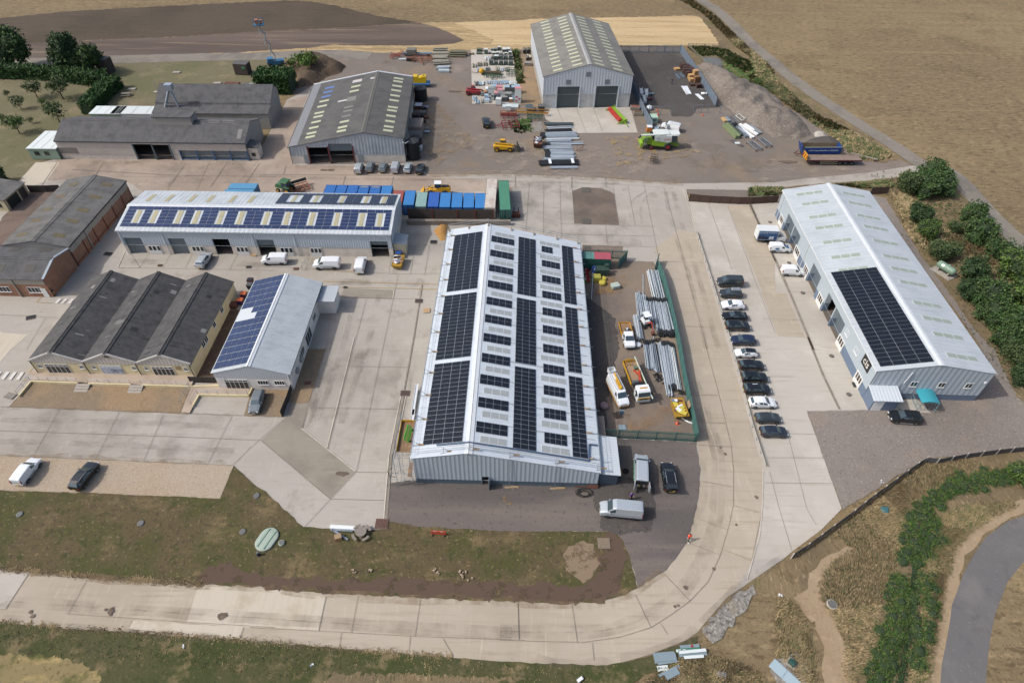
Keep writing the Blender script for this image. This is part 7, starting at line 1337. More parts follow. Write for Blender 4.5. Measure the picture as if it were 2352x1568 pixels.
 # ---- tractor with implement behind the unit row
c=P('B2',310,250);t=thing('tractor','green tractor cab showing above the unit row roof','tractor',(c.x,c.y,.05),R(160));tg=mat('tractor_green','#3f6a45',rough=.5)
pt(t,'bonnet',tg,lambda b:b.loft([[(x,-.5,1.0),(x,.5,1.0),(x,.45,z),(x,-.45,z)]for x,z in((.4,2.0),(2.4,1.8),(2.6,1.4))]));pt(t,'cab',cgl,lambda b:b.bx(-1.0,.5,-.8,.8,1.5,2.9));pt(t,'cab_roof',tg,lambda b:b.loft([[(x,-1.0,2.9),(x,1.0,2.9),(x,.85,3.2),(x,-.85,3.2)]for x in(-1.2,.8)]));pt(t,'mudguard',tg,lambda b:[b.bx(-1.6,-.2,sg*.9-.25,sg*.9+.25,1.7,1.85)for sg in(-1,1)])
for sg in(-1,1):wheel(t,-.9,sg*.95,.85,.5,yel,.5);wheel(t,1.7,sg*.85,.55,.35,yel,.5)
c=P('B2',425,235);t=thing('planter_implement','rusty orange farm implement tilted behind the green tractor','machine',(c.x,c.y,.1),R(35));oi=mat('implement_orange','#a5623c',rough=.7,dirt='#7a4a35',damt=.5)
pt(t,'frame',oi,lambda b:[b.tube((-2.2,y,.8+.25*y),(2.2,y,.8+.25*y),.12,4)for y in(-1.2,-.4,.4,1.2)]+[b.tube((x,-1.3,.5),(x,1.3,1.2),.1,4)for x in(-2,-1,0,1,2)]);pt(t,'roller',black,lambda b:b.tube((-2.3,1.9,1.4),(2.3,1.9,1.4),.35,10));pt(t,'tine_bank',woodd,lambda b:[b.tube((-2+.4*i,.2,.9),(-2+.4*i,.2,.1),.05,4)for i in range(11)])
# ================================================================== CONTAINERS, STORES, PEOPLE, LOOSE THINGS
random.seed(41)
def cm(nm,hx,d,axis=1):return mat(nm,hx,rough=.6,stripe=(axis,.28,.04,d),dirt=d,damt=.4,dscale=.4)
def container(label,bl,br,L,m,roofm,h=2.6,group=None,zb=.12,doorm=None):
 """corners of the far roof edge as seen; the box runs towards the camera"""
 A,B=P(*bl,h+zb),P(*br,h+zb);d=(B-A);d.z=0;d.normalize();fw=Vector((d.y,-d.x,0));o=(A+B)/2+fw*L/2;o.z=zb
 t=thing('shipping_container',label,'container',tuple(o),math.atan2(d.y,d.x),group);W=2.44;y0,y1=-L/2,L/2
 pt(t,'side_wall',m,lambda b:b.bx(-W/2,-W/2+.05,y0,y1,.15,h));pt(t,'side_wall',m,lambda b:b.bx(W/2-.05,W/2,y0,y1,.15,h));pt(t,'end_wall',m,lambda b:b.bx(-W/2,W/2,y1-.05,y1,.15,h));pt(t,'roof',roofm,lambda b:b.bx(-W/2,W/2,y0,y1,h-.04,h));pt(t,'floor_frame',doorm or m,lambda b:b.bx(-W/2,W/2,y0,y1,0,.16))
 for sg in(-1,1):
  dr=pt(t,'door',doorm or m,lambda b:b.bx(sg*.03,sg*1.18,y0-.02,y0+.05,.2,h-.1));mb=MB();[mb.tube((sg*x,y0-.06,.3),(sg*x,y0-.06,h-.2),.025,5)for x in(.35,.8)];mb.build('locking_bar',galv,dr)
 pt(t,'frame',doorm or m,lambda b:[b.bx(sx*(W/2-.06),sx*(W/2+.02),yy-.06,yy+.06,0,h+.03)for sx in(-1,1)for yy in(y0,y1)]+[b.bx(-W/2,W/2,yy-.06,yy+.06,h-.08,h+.03)for yy in(y0,y1)])
 return t
blues_=[cm('container_blue','#2464ae','#1f5698'),cm('container_royal','#2a5bb0','#244d98'),cm('container_sky','#2f77b9','#2868a6')]
roofs_=[cm('roof_blue','#2c6cb4','#2560a6'),cm('roof_royal','#2f62b4','#2956a4'),cm('roof_sky','#3a82c2','#3174b4')]
G='blue containers behind the unit row'
for i,(x0,x1,lb)in enumerate(((640,725,'leftmost blue container of the six behind the unit row'),(728,820,'blue container second from left behind the unit row'),(823,912,'blue container third from left behind the unit row'),(916,1005,'blue container fourth along with a grey mesh frame on its roof'),(1010,1102,'blue container fifth along with a grey mesh frame on its roof'),(1105,1197,'paler blue container at the right end of the six'))):
 t=container(lb,('B2',x0,189+i*1.2),('B2',x1,190+i*1.2),6.06,blues_[0 if i<5 else 2],roofs_[0 if i<5 else 2],group=G)
 if i in(3,4):pt(t,'mesh_frame',galv,lambda b:[b.bx(-.9,.9,2.0,2.1,2.62,2.68),b.bx(-.9,.9,2.7,2.8,2.62,2.68),b.bx(-.9,-.8,2.0,2.8,2.62,2.68),b.bx(.8,.9,2.0,2.8,2.62,2.68),b.bx(-.8,.8,2.1,2.7,2.61,2.64)])
G='containers behind the weathered fence'
cr=cm('container_red','#a3544c','#8a4842');ct=cm('container_teal','#8fb0ab','#7d9c96')
for x0,x1,y,k,lb in((1200,1292,236,None,'faded red container between the two groups of blue ones'),(1295,1392,237,2,'worn blue container with streaked roof right of the red one'),(1397,1488,249,'T','pale teal container between blue ones'),(1496,1590,250,1,'royal blue container right of the pale teal one'),(1593,1685,253,2,'bright blue container, first of four matching ones'),(1690,1782,255,2,'bright blue container, second of four matching ones'),(1787,1878,257,2,'bright blue container, third of four matching ones'),(1883,1974,259,2,'bright blue container beside the tall white one')):
 m,rm=(cr,cr)if k is None else(ct,ct)if k=='T' else(blues_[k],roofs_[k]);container(lb,('B2',x0,y),('B2',x1,y),5.9,m,rm,group=G)
rw=mat('rusty_white','#d6d0c6',rough=.7,stripe=(1,.28,.04,'#c6beb2'),dirt='#8a5a40',damt=.55,dscale=.6)
container('long rust streaked white container beside the green one',('B2',1983,136),('B2',2069,138),12.19,rw,rw,group=G,zb=.4)
container('long green container at the right end of the row',('B2',2077,153),('B2',2163,152),12.19,cm('container_green','#2f6e5f','#295f52'),cm('roof_green','#4b8a6e','#437c62'),group=G,zb=.5)
def container_x(label,fl,fr,bl,m,roofm,h=2.6,group=None):
 A,B,C_=P(*fl,h),P(*fr,h),P(*bl,h);d=(B-A).normalized();n=Vector((-d.y,d.x,0));o=(A+B)/2+n*1.22;t=thing('shipping_container',label,'container',(o.x,o.y,.12),math.atan2(d.y,d.x),group);L=max(5.8,(B-A).length)
 pt(t,'side_wall',m,lambda b:b.bx(-L/2,L/2,-1.22,-1.17,.15,h));pt(t,'side_wall',m,lambda b:b.bx(-L/2,L/2,1.17,1.22,.15,h));pt(t,'end_wall',m,lambda b:b.bx(-L/2,-L/2+.05,-1.2,1.2,.15,h));pt(t,'door',m,lambda b:b.bx(L/2-.05,L/2,-1.2,-.02,.15,h));pt(t,'door',m,lambda b:b.bx(L/2-.05,L/2,.02,1.2,.15,h))
 r=pt(t,'roof',roofm[0],lambda b:b.bx(-L/2,L/2 if len(roofm)==1 else-L*.08,-1.22,1.22,h-.03,h))
 if len(roofm)>1:pt(t,'roof',roofm[1],lambda b:b.bx(-L*.08,L/2,-1.22,1.22,h-.03,h),)
 return t
cg=cm('container_bottle','#2c5a50','#264e45',0)
container_x('green container with red half roof inside the pole compound',('B3',690,808),('B3',930,816),('B3',680,750),cg,[cm('roof_teal','#5f8f86','#52807a',0),cm('roof_red','#b05560','#9c4a55',0)],group='green and red compound container')
cbl=cm('container_mid','#4080aa','#38739b',0)
container_x('light blue container behind the unit row, farther of two',('B1',1905,224),('B1',2135,226),('B1',1940,178),cbl,[cm('roof_light','#5a98bf','#4f8bb2',0)],group='two light blue containers');container_x('light blue container behind the unit row, nearer of two',('B1',1860,275),('B1',2105,278),('B1',1895,230),cbl,[_mc['roof_light']],group='two light blue containers')
# ---- water tanks and things along the grey barn
def tank(label,px,r,h,m=black):
 c=P(*px);t=thing('water_tank',label,'tank',(c.x,c.y,.05));pr=[]
 n=int(h/.4)
 for i in range(n):z=h*i/n;pr+=[(r*.985,z),(r,z+.08),(r,z+h/n-.1)]
 pr+=[(r*.98,h)];pt(t,'tank_body',m,lambda b:b.lathe((0,0,0),pr,22));top=pt(t,'tank_top',mat('tank_top','#3a3d40',rough=.6),lambda b:b.lathe((0,0,h),[(r*.98,0),(r*.5,.35),(.3,.5)],22));mb=MB()
 for k in range(8):a=6.28*k/8;mb.tube((math.cos(a)*.3,math.sin(a)*.3,h+.52),(math.cos(a)*r*.96,math.sin(a)*r*.96,h+.06),.06,4)
 mb.build('rib',mat('tank_rib','#2a2c2e',rough=.7),top);return t
tank('wide black ribbed water tank near the back of the grey barn',('A2',1432,838),1.85,3.6);tank('tall black ribbed water tank at the front corner of the grey barn',('A2',1372,1320),1.65,4.6)
tank('black water tank behind the tall one, partly hidden',('A2',1400,1240),1.3,3.0)
def box_thing(name,label,cat,px,d,m,rz=0,z=.05,lid=None,group=None,pall=False,h0=0):
 c=P(*px,h0);t=thing(name,label,cat,(c.x,c.y,z),R(rz),group);w_,l_,h_=d;b0=.14 if pall else 0
 if pall:pt(t,'pallet',wood,lambda b:[b.bx(-w_/2,w_/2,y-.06,y+.06,.09,.14)for y in(-l_/2+.06,0,l_/2-.06)]+[b.bx(x-.05,x+.05,-l_/2,l_/2,0,.09)for x in(-w_/2+.05,0,w_/2-.05)])
 pt(t,'body',m,lambda b:b.loft([[(-w_/2*k,-l_/2*k,z_),(w_/2*k,-l_/2*k,z_),(w_/2*k,l_/2*k,z_),(-w_/2*k,l_/2*k,z_)]for k,z_ in((.97,b0),(1,b0+h_*.1),(1,b0+h_*.95),(.96,b0+h_))]))
 if lid:pt(t,'lid',lid,lambda b:b.bx(-w_/2*1.02,w_/2*1.02,-l_/2*1.02,l_/2*1.02,b0+h_,b0+h_+.1))
 return t
yb=P('A2',1425,720);t=thing('sprayer_tank','bright yellow box shaped tank on a blue trailer behind the grey barn','tank',(yb.x,yb.y,.05),R(3));pt(t,'tank',mat('tank_yellow','#d8b514',rough=.45),lambda b:[b.bx(-1.9,1.9,-1.0,1.0,1.2,2.8),b.bx(-1.9,-.6,-1.0,1.0,2.8,3.1),b.bx(.6,1.9,-1.0,1.0,2.8,3.1)]);pt(t,'tank_lid',blackp,lambda b:b.lathe((1.2,0,3.1),[(.3,0),(.3,.12)],10));pt(t,'trailer_deck',mat('trailer_azure','#3f76ad',rough=.5),lambda b:b.bx(-2.6,3.0,-1.5,1.1,.8,1.15));pt(t,'post',mat('trailer_azure','#3f76ad'),lambda b:b.bx(2.7,3.0,-1.3,-1.0,1.15,2.0))
for x in(-1.2,1.2):
 for sg in(-1,1):wheel(t,x,sg*1.1,.45,.3,steelw)
t=box_thing('storage_box','grey brown shed like box beside the grey barn wall','shed',('A2',1395,1120),(3.6,5.2,3.2),mat('box_taupe','#8a8078',rough=.9,dirt='#756b63',damt=.4));pt(t,'front_sheet',mat('sheet_grey','#a4a5a6',rough=.7),lambda b:b.bx(-1.75,1.75,-2.66,-2.6,.1,2.2))
for px,d,m,lb in((('A2',1412,905),(2.0,2.0,1.0),rust,'rusty open bin of white sacks beside the barn'),(('A2',1470,900),(1.8,1.4,.3),galv,'flat grey crate beside the barn wall'),(('A2',1385,985),(2.0,1.5,1.1),mat('brown_bin','#55463d',rough=.9),'dark brown bin left of two white tyres'),(('A2',1450,955),(1.7,1.5,.8),mat('grey_bin','#77736d',rough=.8),'grey bin in front of the big black tyre'),(('A2',1475,990),(1.2,1.2,.6),rust,'small rusty crate at the outer edge of the barn clutter'),(('A2',1478,1085),(1.6,1.2,.5),mat('crate_dirty','#8d8078',rough=.9),'shallow dirty crate beside the taupe box'),(('A2',1480,1108),(1.6,1.0,.35),galv,'low metal tray beside the taupe box'),(('A2',1418,1255),(1.4,1.4,1.2),white,'white caged liquid container by the tall tank')):
 box_thing('crate',lb,'crate',px,d,m,ru(-6,6),lid=wht if 'sacks' in lb else None)
for px,r,lb,m in((('A2',1462,940),.75,'large black tyre standing among bins by the barn',black),(('A2',1392,998),.6,'left tyre with pale hub by the barn wall',wht),(('A2',1440,998),.6,'right tyre with pale hub by the barn wall',wht),(('A2',1455,1035),.6,'tyre with white hub beside the taupe box',wht)):
 c=P(*px);t=thing('tyre',lb,'tyre',(c.x,c.y,.05),R(20));pt(t,'tread',tyre_m,lambda b:b.lathe((0,0,r),[(r*.6,-.2),(r*.95,-.2),(r,0),(r*.95,.2),(r*.6,.2)],16,'Y'));pt(t,'hub',m,lambda b:b.lathe((0,0,r),[(r*.58,-.15),(r*.58,.15)],12,'Y'))
mb=MB();mb.path([P('A2',1278,1190,5.9),P('A2',1300,1200,5.4),P('A2',1325,1182,5.2)],.12,6);tag(mb.build('rain_pipe',upvc),'white rainwater pipe bending from the barn gutter to the tall tank','pipe')
t=box_thing('fire_extinguisher_box','small red cabinet against the barn side','cabinet',('A2',1340,1150),(.8,.6,1.4),mat('cabinet_red','#a5322e',rough=.5),lid=blackp)
# ---- generic bundles of poles
def bundle(label,pa,pb,n,m,layers=2,r=.09,cap=None,cl=1.3,both=False,group='bundles of steel poles',spread=1.0,strap=True):
 A,B=pa,pb;d=B-A;d.z=0;L=d.length;d.normalize();t=thing('pole_bundle',label,'poles',(A.x,A.y,.06),math.atan2(d.y,d.x),group);me=None;k=0
 for lay in range(layers):
  q=n-lay
  for i in range(q):
   y=(i-(q-1)/2)*r*2.5*spread+random.gauss(0,r*.3);z=r+.1+lay*r*1.8;mb=MB();j=ru(-.3,.3)
   mb.m=0;a0=cl if cap else 0;y2=y+random.gauss(0,r*.9);mb.tube((a0+j,y,z),(L+j-(cl if cap and both else 0),y2,z),r*.92,6)
   if cap:
    mb.m=1;mb.tube((j,y,z),(a0+j,y,z),r*1.1,6)
    if both:mb.tube((L+j-cl,y,z),(L+j,y,z),r*1.1,6)
   mb.build('pole',[random.choice((m,m,pg_,pdk_))if m in(pg_,pw_)else m,cap or m],t)
 W=n*r*2.2*spread
 for f in(.25,.75):pt(t,'bearer',wood,lambda b:b.bx(L*f-.06,L*f+.06,-W/2-.1,W/2+.1,0,.1))
 return t
pdk_=mat('pole_darker','#8d99a4',rough=.5,metal=.2);pg_=mat('pole_galv','#b9c3cb',rough=.45,metal=.15,dirt='#98a4ae',damt=.4);pw_=mat('pole_white','#d3d9db',rough=.5);pk_=mat('pole_black','#22262a',rough=.6);pd_=mat('pole_dark','#4b585c',rough=.6)  # first one is a darker pole colour, dealt out at random
for a,c,n,m,cap,lb,ly in(((375,1047),(607,1045),5,pd_,None,'dark grey green steel lengths, second from the top by the apron',2),((398,1078),(612,1070),4,pw_,None,'pale wrapped lengths beside the concrete apron',1),((380,1105),(595,1103),5,pk_,None,'black wrapped poles at the apron edge',2),((342,1148),(640,1140),9,pg_,pk_,'long galvanised poles with black wrapped left ends',3),((380,1172),(668,1165),2,pw_,None,'two long white poles lying loose among the bundles',1),((392,1193),(600,1188),5,pg_,None,'galvanised poles beside the rusty skip, upper bundle',2),((375,1214),(690,1204),4,pg_,pk_,'longest galvanised poles reaching right of the others',1),((362,1242),(600,1236),5,pg_,None,'thin loose galvanised poles below the rusty skip',1),((382,1300),(620,1298),15,pg_,pk_,'widest raft of galvanised poles with black wrapped ends',2),((360,1344),(615,1342),4,pg_,None,'narrow bundle of pale galvanised poles',2),((330,1375),(655,1368),8,pk_,None,'black wrapped bundle with white bands near the road',2),((415,1409),(645,1405),4,pg_,None,'nearest galvanised bundle to the road',1)):
 bundle('bundle of '+lb,P('A3',*a),P('A3',*c),n,m,ly,.13,cap)
pt(bpy.data.objects['pole_bundle.010'],'white_band',wht,lambda b:[b.bx(x-.35,x+.35,-1.2,1.2,.75,.8)for x in(2.6,8.3)])
def Z3(x,y):return P('S',2380+x/2.614,1060+y/2.614)
for a,c,n,m,cap,lb,ly,bo in(((597,72),(668,368),10,pw_,None,'pale poles at the top of the compound along the fence',2,False),((447,300),(478,545),5,pg_,None,'narrow bundle left of the other poles',2,False),((500,325),(535,540),5,pg_,None,'poles just above the mini digger',2,False),((560,350),(598,590),9,pg_,pk_,'black tipped poles right of the mini digger',2,False),((668,372),(748,755),13,pg_,pk_,'large raft of black ended poles along the compound fence',3,True),((432,545),(472,790),6,pw_,None,'pale poles between the tipper and the mini digger',2,False),((548,800),(585,1100),7,pg_,pk_,'short poles below the mini digger with black tops',2,False),((600,830),(655,1130),4,pg_,None,'loose poles right of the short black topped ones',1,False),((640,840),(685,1120),4,pk_,None,'thin black poles in the middle of the lower compound',1,False),((675,830),(775,1375),5,pg_,None,'longest poles of the compound pointing at the skip',2,False),((730,812),(808,1320),7,pg_,pk_,'long poles with dark ends left of the green fence',2,True),((795,830),(872,1320),4,pw_,pk_,'pale poles closest to the lower green fence',2,False)):
 bundle('bundle of '+lb,Z3(*a),Z3(*c),n,m,ly,.1,cap,1.2,bo)
for a,c,lb in(((607,590),(612,790),'single pole lying below the mini digger'),((503,108),(503,335),'single pole lying on the soil near the top of the compound'),((560,1010),(540,1010),'short dark pipe beside the lorry')):
 A,B=Z3(*a),Z3(*c);mb=MB();mb.tube((A.x,A.y,.15),(B.x,B.y,.15),.09,7);tag(mb.build('pole',pg_),lb,'pole')
A,B=P('B3',765,1145),P('B3',772,960);mb=MB();mb.tube((A.x,A.y,.1),(B.x,B.y,1.2),.08,7);tag(mb.build('pole',pg_),'single pole leaning near the green container','pole')
# rubble around the poles
for x,y,lb in((640,790,'heap of black wrapping film below the digger'),(655,1160,'small black scrap on the compound soil'),(660,1207,'smaller black scrap on the compound soil'),(910,1335,'black and white film bundle at the foot of the fence')):
 c=Z3(x,y);mb=MB();
 for _ in range(26):leaf(mb,Vector((random.gauss(0,.45),random.gauss(0,.3),ru(.05,.3))),ru(.15,.35),1)
 o=mb.build('plastic_film',blackp,None,(c.x,c.y,.05));tag(o,lb,'film')
 # ---- compound odds and ends
def bag(label,px,m,s=1.0,cat='bag',name='bulk_bag'):
 c=P(*px);t=thing(name,label,cat,(c.x,c.y,.05),ru(0,3));pt(t,'sack',m,lambda b:b.lathe((0,0,0),[(.42*s,0),(.55*s,.15*s),(.56*s,.45*s),(.42*s,.62*s),(.2*s,.6*s)],9));pt(t,'handle_loop',m,lambda b:[b.path([(sx*.4*s,0,.55*s),(sx*.3*s,0,.85*s),(sx*.1*s,0,.6*s)],.03,4)for sx in(-1,1)]);return t
yb_=mat('yellow_bag','#cdbb4a',rough=.8);bag('bright yellow bulk bag collapsed on the sand',('B3',855,1020),yb_,1.3);bag('yellow bulk bag with open top near the green tank',('B3',865,985),yb_,1.1);bag('pinkish grey wrapped sack beside the cherry picker van',('C3',868,585),mat('pink_sack','#9d8383',rough=.8),1.3);bag('white bag beside the tipper cab',('B3',1155,1535),wht,1.0);bag('white bulk bag by the compound entrance fence frame',('A3',1245,918),wht,1.6)
t=box_thing('generator','yellow site generator box next to the green tank','generator',('B3',805,985),(1.5,1.3,1.0),mat('gen_yellow','#b5ad4a',rough=.6,dirt='#8a8350',damt=.5),lid=_mc['gen_yellow'])
t=box_thing('cement_pallet','pallet of pale blue and cream bags on the sand','pallet',('B3',962,1048),(1.6,1.3,.7),mat('bag_blue','#b9c3b4',rough=.8,dirt='#87a5a8',damt=.6,dscale=3),20,pall=True)
t=box_thing('oil_tank','dark green ribbed plastic oil tank in the compound corner','tank',('B3',850,935),(2.6,1.6,1.5),mat('tank_green','#33483f',rough=.6,stripe=(0,.5,.06,'#2b3d35')),lid=_mc['tank_green'])
pt(t,'tank_cabinet',mat('tank_green2','#3c5048',rough=.6),lambda b:b.bx(.5,1.25,.2,.8,1.6,2.1))
bg,br_=mat('barrier_green','#3fb03a',rough=.5),mat('barrier_red','#a8322b',rough=.5)
def barrier(label,px,m,rz,z=.05,tilt=0,L=2.0,hh=1.0,h0=0,feet=True):
 c=P(*px,h0);t=thing('road_barrier',label,'barrier',(c.x,c.y,z+h0),R(rz),'plastic road barriers');t.rotation_euler=(R(tilt),0,R(rz))
 pt(t,'panel',m,lambda b:[b.bx(-L/2,L/2,-.03,.03,.85*hh,hh),b.bx(-L/2,L/2,-.03,.03,.1,.25)]+[b.bx(-L/2+L*i/12-.04,-L/2+L*i/12+.04,-.03,.03,.25,.85*hh)for i in range(13)])
 pt(t,'reflector',wht,lambda b:[b.bx(x-.2,x+.2,-.035,.035,.86*hh,.98*hh)for x in(-.5,.5)])
 if feet:pt(t,'foot',black,lambda b:[b.bx(x-.08,x+.08,-.3,.3,0,.12)for x in(-.8,.8)])
 return t
for px,m,rz,tl,lb in((('B3',705,950),bg,80,-60,'bright green plastic barrier lying against the shed wall, upper'),(('B3',725,985),bg,95,-70,'bright green plastic barrier lying against the shed wall, lower'),(('B3',745,930),br_,80,-65,'dark red plastic barrier lying beside the green ones, upper'),(('B3',752,985),br_,84,-70,'dark red plastic barrier lying beside the green ones, lower')):
 barrier(lb,px,m,rz,.2,tl)
barrier('orange plastic barrier standing on the grass by the tarmac',('E2',1578,330),mat('barrier_orange','#e0533a',rough=.5),-3,.1)
def roadsign(label,px,m1,m2,shape,z=0,rz=0):
 c=P(*px);t=thing('road_sign',label,'sign',(c.x,c.y,.1),R(rz));t.rotation_euler=(R(-35),0,R(rz));n=3 if shape=='tri' else 16
 def pol(r,y):return[(r*math.sin(6.2832*i/n),.7+r*math.cos(6.2832*i/n))for i in range(n)]
 pt(t,'plate',m1,lambda b:b.prism(pol(.75,0),-.02,.02,'Y'));pt(t,'face',m2,lambda b:b.prism(pol(.5,0),-.035,-.02,'Y'));pt(t,'pictogram',blackp if shape=='tri' else wht,lambda b:b.prism([(-.15,.5),(.18,.5),(.1,.75),(-.02,.9),(-.1,.7)],-.045,-.035,'Y'))
roadsign('red bordered triangular roadworks sign leaning by the green container',('B3',775,895),mat('sign_red','#b02b2f',rough=.5),wht,'tri');roadsign('blue round road sign leaning beside the green tank',('B3',792,925),mat('sign_blue','#2c58a0',rough=.5),mat('sign_blue2','#2c58a0'),'disc')
def skip(label,px,m,rz,fill,s=1.0,mats=()):
 c=P(*px);t=thing('skip',label,'skip',(c.x,c.y,.08),R(rz));t.scale=(s,s,s)
 pt(t,'hull',m,lambda b:[b.loft([[(-1.2,-.85,.1),(1.2,-.85,.1),(1.2,.85,.1),(-1.2,.85,.1)],[(-1.8,-.95,1.2),(1.8,-.95,1.2),(1.8,.95,1.2),(-1.8,.95,1.2)]]),b.bx(-1.85,1.85,-1.0,-.93,1.15,1.28),b.bx(-1.85,1.85,.93,1.0,1.15,1.28),b.bx(-1.85,-1.75,-1,1,1.15,1.28),b.bx(1.75,1.85,-1,1,1.15,1.28)])
 for i,fm in enumerate(fill*2):
  pt(t,'rubbish',fm,lambda b:[b.box((ru(-1.3,1.3),ru(-.6,.6),1.25+ru(0,.2)),(ru(.4,1.4),ru(.2,.7),.12),ru(0,3))])
 return t
cardb=mat('cardboard','#b07f58',rough=.9)
skip('yellow skip full of cardboard and rubbish beside the unit row',('B2',1245,862),mat('skip_yellow','#b58f2c',rough=.6,dirt='#8a6a2f',damt=.5),85,[cardb,wht,cardb,mat('lilac','#a990b5'),wht,galv,cardb,blackp],1.0)
skip('yellow skip of yellow bags and white sheeting in the compound corner',('C3',1490,625),_mc['skip_yellow'],96,[yb_,wht,yb_,rust,galv,wht,yb_],1.05)
skip('rusty open skip of scrap between the pole bundles',('A3',315,1220),rust,88,[galv,pw_,galv,wht],1.15)
t=box_thing('pallet_stack','timber pallet beside the compound skip','pallet',('C3',1480,580),(1.0,1.2,.15),wood,10);c=P('C3',1560,600);mb=MB();mb.box((0,0,.9),(.08,1.4,1.6),.1,Matrix.Rotation(.3,4,'Y'));tag(mb.build('board',wood,None,(c.x,c.y,.05)),'plywood board leaning on the green fence','board')
c=P('C3',1550,690);mb=MB();mb.path([(-.8,.8,.12),(-.3,.1,.1),(.4,-.5,.12),(1.2,-.8,.1)],.14,5);tag(mb.build('plastic_sheet',wht,None,(c.x,c.y,.05)),'long white plastic sheet trailing from the compound skip','sheet')
def pallet(label,px,m=wood,rz=0,n=1,h0=0):
 c=P(*px);t=thing('pallet',label,'pallet',(c.x,c.y,.12),R(rz))
 for k in range(n):
  pt(t,'deck_boards',m,lambda b:[b.bx(-.6,.6,-.5+.22*i-.07,-.5+.22*i+.07,.11+k*.14,.135+k*.14)for i in range(6)]);pt(t,'bearer',m,lambda b:[b.bx(x-.05,x+.05,-.5,.6,.0+k*.14,.11+k*.14)for x in(-.55,0,.55)])
 return t
pallet('pale pallet lying on concrete left of the main shed',('B2',1477,1243),mat('pale_timber','#c9a67c',rough=.8),3);pallet('pallet in front of the second open bay of the unit row',('B2',35,775),mat('pale_timber','#c9a67c'),0);pallet('brown pallet with a blue sheet in front of the cherry picker van',('C3',985,655),woodd,15)
c=P('C3',1012,650);mb=MB();mb.box((0,0,.7),(.7,.12,1.4),.3,Matrix.Rotation(.2,4,'X'));tag(mb.build('metal_plate',mat('plate_blue','#7f9db3',rough=.5),None,(c.x,c.y,.05)),'blue grey plate standing on edge before the cherry picker van','plate')
c=P('C3',1020,755);mb=MB();mb.box((0,0,.06),(1.1,1.0,.1),.1);mb.box((.1,0,.14),(.9,.8,.06),.16);tag(mb.build('metal_plate',mat('plate_grey','#8fa1ab',rough=.5),None,(c.x,c.y,.05)),'flat grey plate lying near the palisade fence','plate')
# bins
def bin_(label,px,m,lid,rz=0):
 c=P(*px);t=thing('wheelie_bin',label,'bin',(c.x,c.y,.1),R(rz));pt(t,'body',m,lambda b:b.loft([[(-.55*k,-.45*k,z),(.55*k,-.45*k,z),(.55*k,.45*k,z),(-.55*k,.45*k,z)]for k,z in((.8,.15),(1,1.15))]));pt(t,'lid',lid,lambda b:b.loft([[(-.6,-.5,z0),(.6,-.5,z0),(.6,.5,z0),(-.6,.5,z0)]if i==0 else[(-.5,-.4,z0),(.5,-.4,z0),(.5,.4,z0),(-.5,.4,z0)]for i,z0 in enumerate((1.16,1.34))]))
 for sg in(-1,1):pt(t,'castor',black,lambda b:b.lathe((sg*.4,.3,.1),[(.1,-.04),(.1,.04)],8,'X'))
 return t
oj,pu,rd_=mat('lid_orange','#e0713a',rough=.5),mat('bin_purple','#3b2a58',rough=.5),mat('bin_red','#8f2430',rough=.5)
bin_('purple bin with orange lid behind the white office, nearer',('B1',2020,1188),pu,oj);bin_('purple bin with orange lid behind the white office, farther',('B1',2048,1135),pu,oj);bin_('red bin with black lid by the white office corner',('B1',2105,1020),rd_,blackp);bin_('blue lidded dark red bin by the unit row lean-to',('B2',1247,795),mat('bin_maroon','#4a2030',rough=.5),mat('lid_blue','#2f58a0',rough=.5));bin_('dark grey bin behind the white office',('B1',2100,1060),blackp,mat('lid_grey','#55585a',rough=.6))
box_thing('crate','brown timber box behind the cream workshop side wall','crate',('B1',1950,1210),(1.6,1.2,.8),rust,0,lid=mat('brown_lid','#7a4636',rough=.8))
# ---- scaffold on the main shed
def ml(a,b,z):return main.M@Vector((a,b,z))
def guard(label,ptsl,posts,inward):
 t=thing('guard_rail',label,'guard rail',tuple(ptsl[0]));o=ptsl[0]
 for h in(.55,1.05):pt(t,'rail',galv,lambda b:b.path([p-o+Vector((0,0,h))for p in ptsl],.035,5))
 for p in posts:
  q=p-o;pt(t,'bracket',galv,lambda b:[b.tube(q+Vector((0,0,-.3)),q+Vector((0,0,1.2)),.035,5),b.tube(q+Vector((0,0,1.1)),q+inward+Vector((0,0,.15)),.03,5),b.tube(q-inward*.6,q+inward,.03,5)]);pt(t,'foot_board',wood,lambda b:b.box(q+inward+Vector((0,0,.16)),(.9 if abs(inward.x)>.1 else.25,.25 if abs(inward.x)>.1 else.9,.06)))
L_=main.L
guard('scaffold guard rail along the left eave of the main shed',[ml(-.15,b,6.25)for b in(0,L_)],[ml(-.15,2+4.6*i,6.25)for i in range(12)],Vector((1.1,0,.2)))
guard('scaffold guard rail along the right eave of the main shed',[ml(26.45,b,4.0)for b in(0,L_)],[ml(26.45,2+4.6*i,4.0)for i in range(12)],Vector((-1.2,0,.25)))
guard('scaffold guard rail over the back gable of the main shed',[ml(-.2,L_+.2,6.3),ml(7.9,L_+.2,7.9),ml(26.4,L_+.2,4.1)],[ml(a,L_+.2,main.top(a)+.15)for a in(0,4,7.9,12.5,17,21.7,26)],Vector((0,-.5,0)))
guard('scaffold guard rail over the front gable of the main shed',[ml(-.2,.5,6.35),ml(7.9,.5,7.95),ml(26.4,.5,4.15)],[ml(a,.3,main.top(a)+.15)for a in(4.4,8,13.6,20,26)],Vector((.9,.2,0)))
